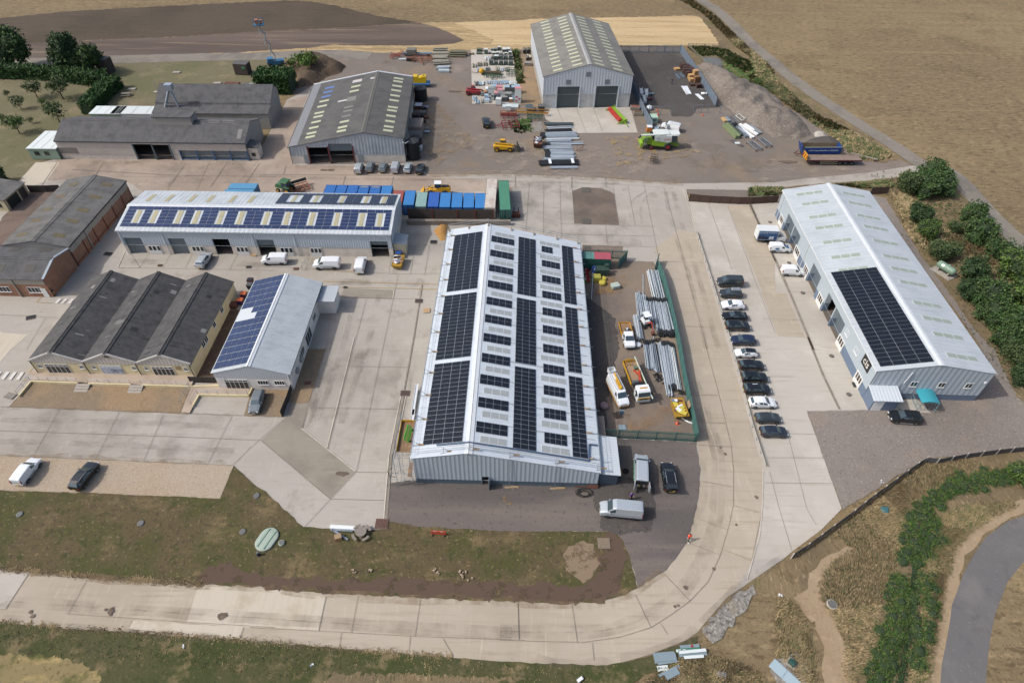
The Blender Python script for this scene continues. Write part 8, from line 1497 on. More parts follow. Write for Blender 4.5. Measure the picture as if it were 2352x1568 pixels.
for a,lb in((13.6,'scaffold standard against the middle of the front gable'),(20.2,'scaffold standard against the right of the front gable')):
 p=ml(a,-.25,0);t=thing('scaffold_pole',lb,'scaffold',tuple(p));pt(t,'standard',galv,lambda b:b.tube((0,0,0),(0,.1,main.top(a)+1.3),.035,5));pt(t,'sole_board',wood,lambda b:b.bx(-.7,.7,-.3,0,0,.08))
p0=ml(-2.6,-.2,0);t=thing('scaffold_tower','scaffold tower with yellow edged timber deck at the front left shed corner','scaffold',tuple(p0))
pt(t,'standards',galv,lambda b:[b.tube((x,y,0),(x,y,6.8),.035,5)for x in(0,2.3)for y in(-.4,2.2,4.8,7.4)]);pt(t,'ledgers',galv,lambda b:[b.tube((x,-.8,z),(x,7.8,z),.03,5)for x in(0,2.3)for z in(1.6,3.2,4.9,5.9,6.5)]+[b.tube((-.9,y,z),(2.6,y,z),.03,5)for y in(-.4,2.2,4.8,7.4)for z in(1.6,3.2,4.9)]);pt(t,'braces',galv,lambda b:[b.tube((-1.7,-.4,.05),(0,-.4,4.4),.03,5),b.tube((-1.7,4.8,.05),(0,4.8,4.4),.03,5),b.tube((0,-.4,0),(2.3,-.4,3.2),.03,5),b.tube((0,-.4,3.2),(0,2.2,0),.03,5)]);pt(t,'deck',mat('scaffold_boards','#97795c',rough=.9,dirt='#7d6248',damt=.5),lambda b:b.bx(.05,2.2,2.0,7.4,4.95,5.02));pt(t,'toe_board',yel,lambda b:[b.bx(-.02,.04,2.0,7.4,5.02,5.5),b.bx(0,2.2,7.36,7.42,5.02,5.5)]);pt(t,'lower_deck',_mc['scaffold_boards'],lambda b:b.bx(1.6,2.2,-.4,2.0,2.4,2.46));pt(t,'ladder',alu,lambda b:[b.tube((x,.2,.1),(x,1.3,5.8),.03,5)for x in(.5,.9)]+[b.tube((.5,.2+i*.1,.1+i*.52),(.9,.2+i*.1,.1+i*.52),.02,4)for i in range(11)])
pt(t,'hose',black,lambda b:b.path([(-.3,-.2,4.4),(-1.1,-.4,3.6),(-.9,-.5,2.6),(-.1,-.4,2.2)],.04,5))
q=ml(-.9,4.6,5.1);t=thing('road_barrier','bright green plastic barrier propped on the scaffold deck','barrier',tuple(q),R(84),'plastic road barriers');t.rotation_euler=(R(-38),0,R(84));gb_=mat('barrier_lime','#55d23a',rough=.5)
pt(t,'panel',gb_,lambda b:[b.bx(-1.3,1.3,-.03,.03,1.0,1.2),b.bx(-1.3,1.3,-.03,.03,.1,.3)]+[b.bx(-1.3+2.6*i/11-.05,-1.3+2.6*i/11+.05,-.03,.03,.3,1.0)for i in range(12)]);pt(t,'foot',black,lambda b:[b.bx(x-.1,x+.1,-.3,.3,0,.12)for x in(-1,1)])
for a,lb in(((1398,540),'upper white gutter length lying beside the left wall of the main shed'),((1375,720),'lower white gutter length lying beside the left wall of the main shed')):
 c=P('C2',*a);mb=MB();mb.box((0,0,.7),(.5,6.5 if a[1]<600 else 4.5,.12),0);mb.box((-.22,0,.8),(.06,6.5 if a[1]<600 else 4.5,.16));mb.box((0,0,.32),(.4,5 if a[1]<600 else 3.4,.6));tag(mb.build('gutter_length',white,None,(c.x-.3,c.y,.1)),lb,'gutter')
 # front of the main shed
c=P('C3',720,1250);t=thing('board_stack','rusty brown boards stacked against the base of the gable','boards',(c.x,c.y,.1),R(-1));pt(t,'sheet',rust,lambda b:[b.box((0,.2,.5),(3.6,.1,1.0),0,Matrix.Rotation(-.5,4,'X')),b.box((.9,-.1,.3),(1.6,.1,.6),0,Matrix.Rotation(-.5,4,'X'))])
c=P('C3',708,1302);mb=MB()
for k in range(6):
 r_=.5+.09*k;ox,oy=ru(-.25,.25),ru(-.15,.15);mb.path([(ox+r_*math.cos(6.28*i/16)*1.3,oy+r_*math.sin(6.28*i/16)*.8,.06+.02*k)for i in range(17)],.035,5)
tag(mb.build('cable_coil',black,None,(c.x,c.y,.1)),'tangled coil of black cable in front of the gable','cable')
t=box_thing('cardboard_box','open cardboard box beside the side porch','box',('C3',972,1140),(.9,.8,.5),cardb,8);pt(t,'flap',cardb,lambda b:[b.box((sg*.6,0,.5),(.4,.8,.03),0,Matrix.Rotation(sg*.4,4,'Y'))for sg in(-1,1)])
box_thing('cardboard_box','flattened cardboard boxes at the foot of the porch wall','box',('C3',940,1195),(.7,1.0,.5),cardb,4,lid=cardb);c=P('C3',968,1075);mb=MB();mb.box((0,0,.5),(.5,2.6,.2),-.25);mb.box((.15,0,.62),(.1,2.6,.2),-.25);tag(mb.build('metal_offcut',galv,None,(c.x,c.y,.1)),'folded metal offcut leaning by the side porch','metal')
c=P('C3',1050,1125);mb=MB();mb.lathe((0,0,0),[(.36,0),(.45,.35),(.42,.36),(.34,.05)],14);tag(mb.build('tub',black,None,(c.x,c.y,.1)),'round black tub on the tarmac beside the silver van','tub')
for px,m,lb in((('C3',120,1252),wood,'left timber offcut at the foot of the gable'),(('C3',505,1262),wood,'timber offcut below the right scaffold standard')):
 c=P(*px);mb=MB();mb.box((0,0,.05),(1.4,.3,.1));mb.box((.1,.05,.12),(1.0,.2,.05));tag(mb.build('board',m,None,(c.x,c.y,.1)),lb,'board')
 # ---- cycle shelter, gas tank, septic cover, furniture
c=P('C4',1445,585);t=thing('cycle_shelter','turquoise curved roof cycle shelter beside the pale gable','shelter',(c.x,c.y,.1),R(-4));tq=mat('turquoise_sheet','#3f9fae',rough=.3,spec=.5)
pt(t,'canopy',tq,lambda b:b.loft([[(-1.25*1.15+2.5*1.15*i/8,y,2.1+.55*math.sin(math.pi*(.12+.76*i/8)))for i in range(9)]+[(-1.25*1.15+2.5*1.15*i/8,y,2.05+.55*math.sin(math.pi*(.12+.76*i/8)))for i in range(8,-1,-1)]for y in(-1.1,1.9)]));pt(t,'frame',mat('shelter_frame','#7fa0a8',rough=.5),lambda b:[b.tube((x,y,0),(x,y,2.25),.045,5)for x in(-1.4,1.4)for y in(-1.0,1.8)]+[b.tube((x,-1.0,z),(x,1.8,z),.035,5)for x in(-1.4,1.4)for z in(.5,1.2)]+[b.tube((-1.4,y,2.2),(1.4,y,2.2),.035,5)for y in(-1.0,1.8)]);pt(t,'rack',galv,lambda b:[b.path([(x,-.6,0),(x,-.6,.7),(x,.4,.7),(x,.4,0)],.03,5)for x in(-.8,0,.8)])
c=P('B4',1625,925);t=thing('gas_tank','pale green horizontal gas tank on a concrete slab by the bushes','tank',(c.x,c.y,.05),R(-62));gt=mat('tank_sage','#7f9a86',rough=.5)
pt(t,'slab',concrete,lambda b:b.bx(-2.2,2.2,-1.4,1.4,0,.15));pt(t,'vessel',gt,lambda b:b.lathe((0,0,1.3),[(.15,-2.0),(.6,-1.85),(.75,-1.5),(.75,1.5),(.6,1.85),(.15,2.0)],16,'X'));pt(t,'saddle',concrete,lambda b:[b.bx(x-.15,x+.15,-.7,.7,.15,.8)for x in(-1.1,1.1)]);pt(t,'valve_cover',gt,lambda b:b.lathe((.3,0,2.0),[(.25,0),(.25,.25),(.1,.3)],10));pt(t,'label_plate',wht,lambda b:b.box((-.6,-.6,1.75),(.5,.05,.4),0,Matrix.Rotation(-.7,4,'X')));pt(t,'guard_post',galv,lambda b:[b.tube((x,y,.1),(x,y,1.0),.05,5)for x in(-2.0,2.0)for y in(-1.2,1.2)])
c=P('E2',145,372);t=thing('septic_tank_cover','pale green oval tank cover with two ribs in the front grass','tank cover',(c.x,c.y,.1),R(70));sp=mat('cover_green','#a7b3a6',rough=.7,dirt='#8f9d8f',damt=.4)
ov=lambda k,z:[((1.0 if math.cos(a)>0 else-1.0)*.5*k+1.35*k*math.cos(a),1.35*k*math.sin(a),z)for a in[2*math.pi*(i+.5)/28 for i in range(28)]]
pt(t,'dome',sp,lambda b:b.loft([ov(.95,0),ov(.95,.16),ov(.9,.24),ov(.6,.3)]));pt(t,'rib',mat('cover_rib','#8ba691',rough=.6),lambda b:[b.bx(-1.4,1.4,y-.09,y+.09,.24,.38)for y in(-.5,.5)])
def disc(name,label,cat,px,r,m,h=.12,z=.08):
 c=P(*px);t=thing(name,label,cat,(c.x,c.y,z));pt(t,'rim',m,lambda b:b.lathe((0,0,0),[(r,0),(r,h),(r*.9,h+.02)],16));pt(t,'cover',mat('iron_cover','#6a6b68',rough=.7,dirt='#5c5247',damt=.4),lambda b:b.lathe((0,0,h),[(r*.85,0),(r*.8,.05)],16));return t
disc('manhole','small pale green round cover beside the oval tank cover','manhole',('E2',267,402),.42,sp,.25);disc('bollard','short dark blue bollard in front of the oval tank cover','bollard',('E2',75,500),.2,mat('bollard_blue','#22304a',rough=.5),.7)
for px,lb in((('C1',168,1480),'grey round manhole cover at the left of the front grass'),(('C1',2148,1325),'grey round manhole cover near the concrete diagonal'),(('E1',2032,305),'dark round manhole cover left of the oval tank cover'),(('E1',1180,235),'brown sunken manhole cover in the middle of the front grass')):disc('manhole',lb,'manhole',px,.45,mat('manhole_grey','#6e7377',rough=.7),.06,.1)
disc('manhole','round concrete manhole ring in the tall dry grass','manhole',('E4',688,915),.65,concrete,.2)
for px,lb in((('B4',175,502),'upper rusty drain cover on the forecourt of the pale unit'),(('B4',333,842),'rusty drain cover near the plain white van'),(('B4',447,1093),'rusty drain cover near the half raised door'),(('C4',688,157),'rusty drain cover level with the cis sign'),(('C4',833,478),'lowest rusty drain cover beside the porch')):disc('drain_cover',lb,'drain cover',px,.42,rust,.02,.14)
def grate(label,px,w_,l_,rz=0,m=None):
 c=P(*px);t=thing('drain_grate',label,'grate',(c.x,c.y,.13),R(rz));pt(t,'frame',mat('grate_frame','#7a6e62',rough=.9),lambda b:b.bx(-w_/2-.1,w_/2+.1,-l_/2-.1,l_/2+.1,0,.02));pt(t,'bars',m or mat('grate_brown','#54433c',rough=.8),lambda b:[b.bx(-w_/2+w_*i/9-.05,-w_/2+w_*i/9+.05,-l_/2,l_/2,.02,.05)for i in range(10)])
grate('square brown grate in the drain channel left of the main shed',('C2',1297,468),1.3,1.0);grate('brown grate where the drain channel meets the yellow lines',('B2',1412,1160),1.2,.9);grate('dark grate behind the main shed near the sand',('B2',1535,668),1.2,1.0,0,blackp);grate('reddish brown grate at the end of the drain by the grass',('E2',1103,240),1.6,1.4,0,rust);grate('dark grate in the road near the brick workshop',('B1',905,767),1.4,.9,-8,blackp);grate('dark grate on the concrete near the left frame edge',('B1',258,1298),1.3,.9,20,blackp);grate('grate at the upper end of the dark asphalt patch',('B3',718,232),1.8,1.9,0,mat('grate_grey','#4f5552',rough=.8));grate('grate at the lower end of the dark asphalt patch',('B3',720,495),1.8,1.9,0,mat('grate_grey','#4f5552'));grate('grey grate behind the green container',('B3',727,713),1.4,.9,0,mat('grate_grey','#4f5552'));grate('pale square cover beside the left handrail',('C1',88,490),1.5,.9,-15,mat('grate_pale','#a8a197',rough=.9));grate('small dark grate by the white office extension',('B2',798,1047),.6,.4,0,blackp);grate('brown cover in the gravel margin beside the office',('C2',485,383),.9,.6,0,rust);grate('concrete inspection cover on the grass near the tarmac',('E3',868,402),1.5,1.4,0,mat('cover_tan','#92816d',rough=.9));grate('small rusty grate below the unit row on the left',('B1',1338,864),.7,.5,0,rust);grate('small grate below the unit row in the middle',('B1',2080,878),.8,.6,0,blackp);grate('brown grate beside the loading bay railing',('B2',385,892),.8,.6,0,rust);grate('dark floor mat before the last white door of the pale unit',('C4',893,398),1.0,1.0,0,blackp)
# round picnic table, pipes and box by the grass
c=P('E2',935,325);t=thing('picnic_table','round weathered picnic table with four curved benches on the grass edge','picnic table',(c.x,c.y,.1));wg=mat('weathered_wood','#8d857a',rough=.9,dirt='#6f675d',damt=.6,dscale=4)
pt(t,'tabletop',wg,lambda b:b.lathe((0,0,.68),[(.75,0),(.75,.06)],18));pt(t,'pedestal',wg,lambda b:[b.bx(-.9,.9,-.05,.05,.3,.4),b.bx(-.05,.05,-.9,.9,.3,.4),b.bx(-.3,.3,-.3,.3,0,.68)])
for k in range(4):
 a0=6.2832*k/4+.7;pt(t,'bench',wg,lambda b:b.loft([[(r_*math.cos(a0+f),r_*math.sin(a0+f),z)for r_,z in((1.0,.42),(1.35,.42),(1.35,.48),(1.0,.48))]for f in(-.45,-.22,0,.22,.45)]))
def longitem(name,label,cat,a,b,w_,h_,m,z=.1):
 A,B=a,b;d=B-A;t=thing(name,label,cat,((A.x+B.x)/2,(A.y+B.y)/2,z),math.atan2(d.y,d.x));L=d.length
 pt(t,'length',m,lambda q:q.bx(-L/2,L/2,-w_/2,w_/2,0,h_));pt(t,'flange',m,lambda q:[q.bx(-L/2,L/2,sg*w_/2-.03,sg*w_/2+.03,0,h_*1.4)for sg in(-1,1)]);return t
longitem('duct_length','white ribbed duct lying along the concrete edge','duct',P('E2',675,272),P('E2',900,285),.5,.3,wht);longitem('pipe_length','thin grey pipe below the white duct','pipe',P('E2',680,295),P('E2',860,302),.18,.15,galv);longitem('pipe_length','grey pipe lying diagonally towards the cardboard box','pipe',P('E2',680,285),P('E2',820,375),.16,.15,galv)
box_thing('cardboard_box','orange brown box on the grass beside the diagonal pipe','box',('E2',742,362),(.9,.7,.6),mat('box_tan','#c08a5c',rough=.9),20,lid=wood)
for px,lb in((('E2',855,632),'pale broken block on the grass, left pair'),(('E2',990,642),'group of pale stones on the bare grass'),(('E2',1552,638),'grey stone heap on the grass in front of the tarmac'),(('E2',1760,650),'pink concrete block on the grass, upper'),(('E2',1797,692),'pink concrete block on the grass, lower')):
 c=P(*px);mb=MB();[mb.box((random.gauss(0,.4),random.gauss(0,.2),.1),(ru(.15,.4),ru(.12,.3),.2),ru(0,3))for _ in range(4)];tag(mb.build('rubble',mat('pale_block','#a8957f',rough=.9),None,(c.x,c.y,.1)),lb,'rubble')
 # stacked sign boards at the bottom right
sgm=mat('board_grey','#8fa0a6',rough=.5,metal=.2);sgw=mat('board_white','#dbe2e0',rough=.5);sgg=mat('board_green','#3a7a5c',rough=.5)
def signstack(label,px,rz,items):
 c=P(*px);t=thing('sign_stack',label,'signs',(c.x,c.y,.08),R(rz))
 for i,(x,y,w_,l_,r_,m)in enumerate(items):pt(t,'sign_board',m,lambda b:b.box((x,y,.08+.09*i),(w_,l_,.06),r_))
 return t
signstack('stack of grey sign boards lying on the grass, left pile',('E3',1385,1370),6,[(-.1,.2,2.6,1.2,0,sgm),(.1,.0,2.4,1.1,.05,sgm),(0,.15,2.5,.9,-.03,sgm)])
t=signstack('white sign with writing under grey boards on the grass',('E3',1395,1455),24,[(-.4,.3,1.3,.6,-.3,sgw),(.1,-.25,2.9,.3,0,sgm),(.2,-.6,1.8,.9,.02,sgm)]);letters('ough',.35,Matrix.Translation((-.75,.4,.125))@Matrix.Rotation(2.8,4,'Z'),blackp,t)
t=signstack('stack of long sign boards with a green and white one, right pile',('E3',1598,1318),5,[(0,.75,2.4,.4,0,sgm),(-.3,.3,2.9,.5,0,sgg),(.1,-.05,3.4,.8,0,sgm),(.1,-.55,2.4,.35,0,sgw),(.1,.05,3.3,.35,.02,sgw)])
pt(t,'red_mark',redrim,lambda b:b.box((.3,.75,.13),(.3,.3,.02),.7));pt(t,'white_mark',sgw,lambda b:[b.box((-1.5,.3,.21),(.6,.3,.02)),b.box((-.8,.32,.21),(.35,.25,.02))])
c=P('E4',295,1497);t=thing('hatch_cover','two part pale grey hatch cover lying in the pebble bed','cover',(c.x,c.y,.12),R(-48));pt(t,'leaf',mat('hatch_grey','#a9bcc4',rough=.5),lambda b:b.bx(-1.75,-.02,-.65,.65,0,.08));pt(t,'leaf',mat('hatch_grey','#a9bcc4'),lambda b:b.bx(.02,1.75,-.65,.65,0,.08))
c=P('E4',352,1405);t=thing('inspection_box','dark green box on a small concrete plinth in the pebble bed','box',(c.x,c.y,.1),R(-50));pt(t,'plinth',concrete,lambda b:b.bx(-.6,.6,-.55,.55,0,.12));pt(t,'cabinet',mat('box_bottle','#2a4f48',rough=.5),lambda b:b.loft([[(-.4*k,-.3*k,z),(.4*k,-.3*k,z),(.4*k,.3*k,z),(-.4*k,.3*k,z)]for k,z in((1,.12),(1,.5),(.8,.58))]))
c=P('E3',1848,1497);mb=MB();mb.box((0,0,.05),(1.1,.55,.1),-.1);mb.box((0,0,.12),(1.0,.1,.05),-.1);tag(mb.build('stone_slab',mat('slab_grey','#8b8c92',rough=.9),None,(c.x,c.y,.1)),'grey stone slab half hidden in the dry grass','slab')
c=P('E4',1130,125);mb=MB();mb.lathe((0,0,0),[(.55,.05),(.6,.2),(.4,.32)],7);mb.box((.2,.1,.3),(.7,.3,.1),.4);tag(mb.build('tarpaulin',mat('tarp_teal','#3f6d72',rough=.6),None,(c.x,c.y,.1)),'crumpled teal sheet in the dry grass below the dark fence','sheet')
c=P('E3',667,1545);mb=MB();mb.box((0,0,.2),(.7,.35,.3),.6);mb.box((0,0,.36),(.72,.37,.03),.6);tag(mb.build('white_box',wht,None,(c.x,c.y,.1)),'white box on the grass at the bottom frame edge','box')
for px,lb in((('E1',1540,1268),'scrap of white paper on the lower left verge'),(('E2',510,1425),'torn white wrapping on the lower verge'),(('E4',262,838),'white litter at the edge of the tall grass'),(('C4',1102,1205),'white plastic scrap on the gravel yard')):
 c=P(*px);mb=MB();[leaf(mb,Vector((random.gauss(0,.15),random.gauss(0,.12),.1)),.16,2)for _ in range(6)];tag(mb.build('litter',wht,None,(c.x,c.y,.1)),lb,'litter')
 # ---- barn compound: pallets, boxes, profiles
dkp=mat('dark_pallets','#4a332c',rough=.9,dirt='#37261f',damt=.5,dscale=3);tanb=mat('tan_boxes','#c39b68',rough=.85,dirt='#a9814f',damt=.4,dscale=2)
def ZC(x,y,z=0):return('S',2500+x/5.6,240+y/5.6)
k=0
for i,(x,y,h_,m,lb)in enumerate(((1285,190,1.5,dkp,'farthest dark pallet stack on the left of the double row'),(1375,185,1.4,dkp,'farthest dark pallet stack next to the palisade fence'),(1335,245,1.5,dkp,'dark pallet stack, second on the left of the double row'),(1425,235,1.4,dkp,'dark pallet stack, second beside the palisade fence'),(1350,300,1.6,dkp,'dark pallet stack, third on the left of the double row'),(1470,290,1.5,dkp,'dark pallet stack, third beside the palisade fence'),(1405,365,1.6,dkp,'dark pallet stack, last on the left of the double row'),(1480,345,1.5,dkp,'dark pallet stack between the last one and the tan boxes'),(1465,430,1.6,tanb,'left upper block of tan boxes by the dark pallets'),(1565,400,2.6,tanb,'tallest stack of tan boxes against the palisade fence'),(1490,475,1.0,tanb,'front low block of tan boxes'),(1595,495,1.9,mat('brown_boxes','#86623f',rough=.9),'brown boxes below the tall tan stack'),(1500,575,.8,dkp,'low dark pallet stack standing apart'),(1640,620,1.3,dkp,'dark pallet stack nearest the compound gate'),(1165,225,.6,tanb,'broken tan crate lying apart on the dark gravel'))):
 t=thing('pallet_stack' if m is dkp else 'box_stack',lb,'pallets' if m is dkp else 'boxes',(0,0,.06),R(12));c=P(*ZC(x,y));t.location=(c.x,c.y,.06)
 n=max(2,int(h_/.3))
 for j in range(n):pt(t,'layer',m,lambda b:[b.box((ru(-.05,.05),ru(-.05,.05),.12+j*.3),(1.7,1.5,.2)),b.box((0,0,.02+j*.3),(1.5,1.3,.05))])
for a,b,w_,m,lb in(((1275,600),(1395,785),.5,wht,'narrow white panel lying on the dark gravel'),((1340,600),(1435,775),1.3,wht,'wide white panel lying on the dark gravel'),((1600,775),(1735,900),1.0,wht,'white wrapped panel near the compound gate'),((1140,320),(1215,440),.7,mat('profile_blue','#5d6d7a',rough=.5),'blue grey metal profiles, left of two rows'),((1235,310),(1330,415),.8,mat('profile_blue','#5d6d7a'),'blue grey metal profiles, right of two rows'),((345,700),(370,820),.9,wr,'long pale box against the left fence, upper'),((465,715),(475,855),.9,wr,'long pale box standing off the left fence'),((405,850),(440,985),.9,wr,'long pale box against the left fence, lower')):
 longitem('panel' if m is wht else 'profile_stack' if m is not wr else 'long_box',lb,'panel' if m is wht else 'profiles' if m is not wr else 'box',P(*ZC(*a)),P(*ZC(*b)),w_,.12 if m is not wr else.8,m)
for x,y,m,lb in((1765,785,wht,'torn white wrapping beside the fence'),(570,790,sgm,'glossy grey wrapped item beside the long pale boxes'),(540,900,mat('reel_maroon','#6a3a3f',rough=.6),'maroon and white striped drum by the left fence')):
 c=P(*ZC(x,y));t=thing('wrapped_bundle',lb,'bundle',(c.x,c.y,.06));pt(t,'roll',m,lambda b:b.lathe((0,0,.35),[(.2,-.9),(.38,-.8),(.4,.7),(.25,.9)],9,'X'));pt(t,'strap',blackp,lambda b:b.lathe((.2,0,.35),[(.42,-.06),(.42,.06)],10,'X'))
def cone(label,px):
 c=P(*px);t=thing('traffic_cone',label,'cone',(c.x,c.y,.06),0,'traffic cones');oc=mat('cone_orange','#d9572f',rough=.6);pt(t,'cone',oc,lambda b:b.lathe((0,0,.05),[(.22,0),(.05,.75)],10));pt(t,'base',oc,lambda b:b.bx(-.28,.28,-.28,.28,0,.05));pt(t,'band',wht,lambda b:b.lathe((0,0,.3),[(.165,0),(.115,.2)],10))
cone('traffic cone by the left fence frame, upper',ZC(720,1150));cone('traffic cone below the left fence frame, middle',ZC(740,1240));cone('traffic cone below the left fence frame, lowest',ZC(733,1288));cone('traffic cone below the right fence frame',ZC(1733,1250));cone('traffic cone with white band by the compound skip',('C3',1480,722))
t=box_thing('compressor','pale green towable compressor next to the palisade fence','compressor',ZC(630,1385),(1.8,2.4,1.6),mat('comp_green','#b3d0bb',rough=.5),5,lid=mat('comp_green','#b3d0bb'));wheel(t,-1.0,.2,.35,.2,steelw);wheel(t,1.0,.2,.35,.2,steelw);pt(t,'control_panel',mat('panel_slate','#5c7276',rough=.5),lambda b:b.bx(-.5,.5,-1.24,-1.2,.7,1.3))
for x,y,lb in((215,1110,'concrete planter trough of red bricks by the apron corner'),(285,1235,'empty concrete planter trough by the apron corner')):
 t=box_thing('planter',lb,'trough',ZC(x,y),(2.6,1.6,.9),mat('trough','#8d857a',rough=.9),-3);pt(t,'fill',mat('brick_fill','#8a5748',rough=.9)if y<1200 else earth,lambda b:b.bx(-1.1,1.1,-.65,.65,.9,.96))
box_thing('orange_box','orange crate behind the rear of the combine','crate',('A3',1245,1098),(1.4,1.4,1.3),mat('crate_orange','#c87a33',rough=.6),0,lid=wht);longitem('sheet_stack','tilted pale blue sheets near the combine','sheets',P('A3',1290,1085),P('A3',1325,1098),1.2,.7,mat('pale_blue','#a9bfd0',rough=.5))
# ---- frames and lengths by the rubble heap
def Z4(x,y,z=0):return P('S',2860+x/6.918,430+y/6.918,z)
for a,b,w_,h_,m,lb in(((260,530),(610,880),1.2,.8,mat('olive_profile','#7c8a62',rough=.6),'olive green metal profile stack by the rubble heap'),((330,490),(690,810),1.3,.5,mat('profile_dark','#4d5652',rough=.6),'dark grey lengths beside the olive green profiles'),((480,500),(560,560),1.0,.7,pk_,'short black lengths behind the white boards'),((600,570),(870,850),.8,.5,galv,'galvanised lengths with a clamp beside the white boards'),((610,570),(1040,870),.9,.4,wht,'longest white boards of the group by the rubble heap'),((660,500),(1160,790),.5,.4,wht,'thin white boards, second from the right'),((800,500),(1060,675),.6,.4,wht,'short white boards near the rubble heap'),((930,520),(1240,750),.9,.4,mat('grey_length','#8d9498',rough=.6),'grey lengths closest to the rubble heap'),((200,320),(290,415),.8,.4,mat('tan_board','#c5a373',rough=.8),'tan boards beside the pale frame'),((265,305),(370,415),.8,.4,sgm,'silver lengths next to the tan boards'),((450,915),(580,985),1.1,.06,mat('dark_sheet','#5b5654',rough=.8),'dark flat sheet lying left of the two racks'),((545,1000),(690,1000),.9,.08,sgw,'white flat sheet between dark sheets'),((640,1030),(770,1090),1.0,.06,mat('dark_sheet','#5b5654'),'dark flat sheet nearest the racks')):
 longitem('profile_stack' if h_>.1 else 'flat_sheet',lb,'profiles' if h_>.1 else 'sheet',Z4(*a),Z4(*b),w_,h_,m)
def frame(label,corners,m,bars,z=.2,legs=None,r=.09,name='steel_frame'):
 q=[Z4(*c)for c in corners];o=q[0];t=thing(name,label,'frame',(o.x,o.y,.05));V=[p-o+Vector((0,0,z))for p in q]
 pt(t,'outer_frame',m,lambda b:[b.tube(V[i],V[(i+1)%4],r,4)for i in range(4)])
 for i in range(bars):f=(i+1)/(bars+1);pt(t,'cross_bar',m,lambda b:b.tube(V[0].lerp(V[3],f),V[1].lerp(V[2],f),r*.8,4))
 if legs:pt(t,'leg',legs,lambda b:[b.tube(v,v-Vector((0,0,z)),.1,5)for v in V])
frame('pale square frame leaning at the foot of the rubble heap',((740,170),(900,300),(730,415),(560,280)),sgw,1,.5);frame('galvanised ladder frame lying beside the square one',((345,285),(495,275),(665,430),(495,445)),galv,3);frame('low galvanised rack on wheels, left of two',((870,1010),(1030,985),(1290,1190),(1130,1230)),galv,5,.6,rust,.11,'rack');frame('low galvanised rack on wheels, right of two',((1160,925),(1310,905),(1560,1100),(1400,1130)),galv,5,.6,rust,.11,'rack')
# ---- farm machinery and rubbish in the yard (north side)
def implement(label,px,rz,m,w_,l_,n,name='cultivator',draw=True,roll=None):
 c=P(*px);t=thing(name,label,'machine',(c.x,c.y,.05),R(rz));pt(t,'frame',m,lambda b:[b.tube((-w_/2,y,.8),(w_/2,y,.8),.1,4)for y in(-l_/2,0,l_/2)]+[b.tube((x,-l_/2,.8),(x,l_/2,.8),.09,4)for x in(-w_/2,-w_/6,w_/6,w_/2)]);pt(t,'tines',m,lambda b:[b.tube((-w_/2+w_*i/n,y,.8),(-w_/2+w_*i/n,y-.2,.05),.05,4)for i in range(n+1)for y in(-l_/2,0,l_/2)]);pt(t,'uprights',m,lambda b:[b.tube((x,y,.8),(x,y,1.7),.06,4)for x in(-w_/2,0,w_/2)for y in(-l_/3,l_/3)]+[b.tube((-w_/2,y,1.7),(w_/2,y,1.7),.06,4)for y in(-l_/3,l_/3)])
 if draw:pt(t,'drawbar',m,lambda b:[b.tube((x,-l_/2,.8),(0,-l_/2-2.2,.5),.1,4)for x in(-.6,.6)])
 if roll:pt(t,'roller',roll,lambda b:b.tube((-w_/2,l_/2+.6,.5),(w_/2,l_/2+.6,.5),.45,12))
 return t
rm=mat('implement_red','#8a3038',rough=.6,dirt='#6d2a2e',damt=.4);gm=mat('implement_green','#2f5a40',rough=.6);ym_=mat('implement_amber','#b9822f',rough=.6)
implement('dark red cultivator with long drawbar in the yard',('A3',90,1060),-80,rm,4.2,4.4,9);implement('dark red frame with a rusty roller behind the cultivator',('A3',72,985),0,rm,4.5,1.6,6,'land_roller',False,mat('rusty_roller','#9a6f42',rough=.8,dirt='#7a5433',damt=.5))
implement('orange folded cultivator in the far yard',('A2',1448,510),0,oi,6.5,3.0,10);implement('red folded farm implement in the far yard',('A2',1240,478),-50,mat('implement_scarlet','#a4422f',rough=.6),2.0,5.2,4,'farm_implement',False);implement('amber tool bar lying by the barn corner',('A3',268,965),-4,ym_,9.0,.8,3,'tool_bar',False);implement('green frame on pebbles in front of the barn corner',('A3',290,1000),0,gm,4.2,2.0,4,'green_frame',False);implement('dark green seed drill on the storage pad',('A2',2035,650),-6,gm,5.5,1.4,8,'seed_drill',True);implement('green harrow frame at the right of the storage pad',('A2',2185,625),0,gm,3.0,3.4,6,'harrow',False);implement('dark twisted loader grab lying in front of the combine',('A3',1285,1355),-15,mat('grab_brown','#4a3d33',rough=.8),1.6,2.2,3,'loader_grab',False)
c=P('A2',2030,625);t=thing('roller_gang','rusty brown roller gang on the storage pad','machine',(c.x,c.y,.05),R(-3));pt(t,'roller',mat('roller_rust','#6a4a35',rough=.9),lambda b:b.tube((-2.6,0,.6),(2.6,0,.6),.5,12));pt(t,'frame',rust,lambda b:[b.bx(-2.8,2.8,-.6,-.5,.6,.75),b.bx(-2.8,2.8,.5,.6,.6,.75)])
c=P('A2',1938,625);t=thing('cement_mixer','yellow drum mixer with a long drawbar on the storage pad','mixer',(c.x,c.y,.05));pt(t,'drum',yel,lambda b:b.lathe((0,0,1.0),[(.3,-.7),(.8,-.3),(.85,.3),(.5,.8)],12));pt(t,'drawbar',rust,lambda b:b.tube((-.5,0,.5),(-3.2,.4,.5),.09,5));wheel(t,.4,.7,.4,.2,steelw);wheel(t,.4,-.7,.4,.2,steelw)
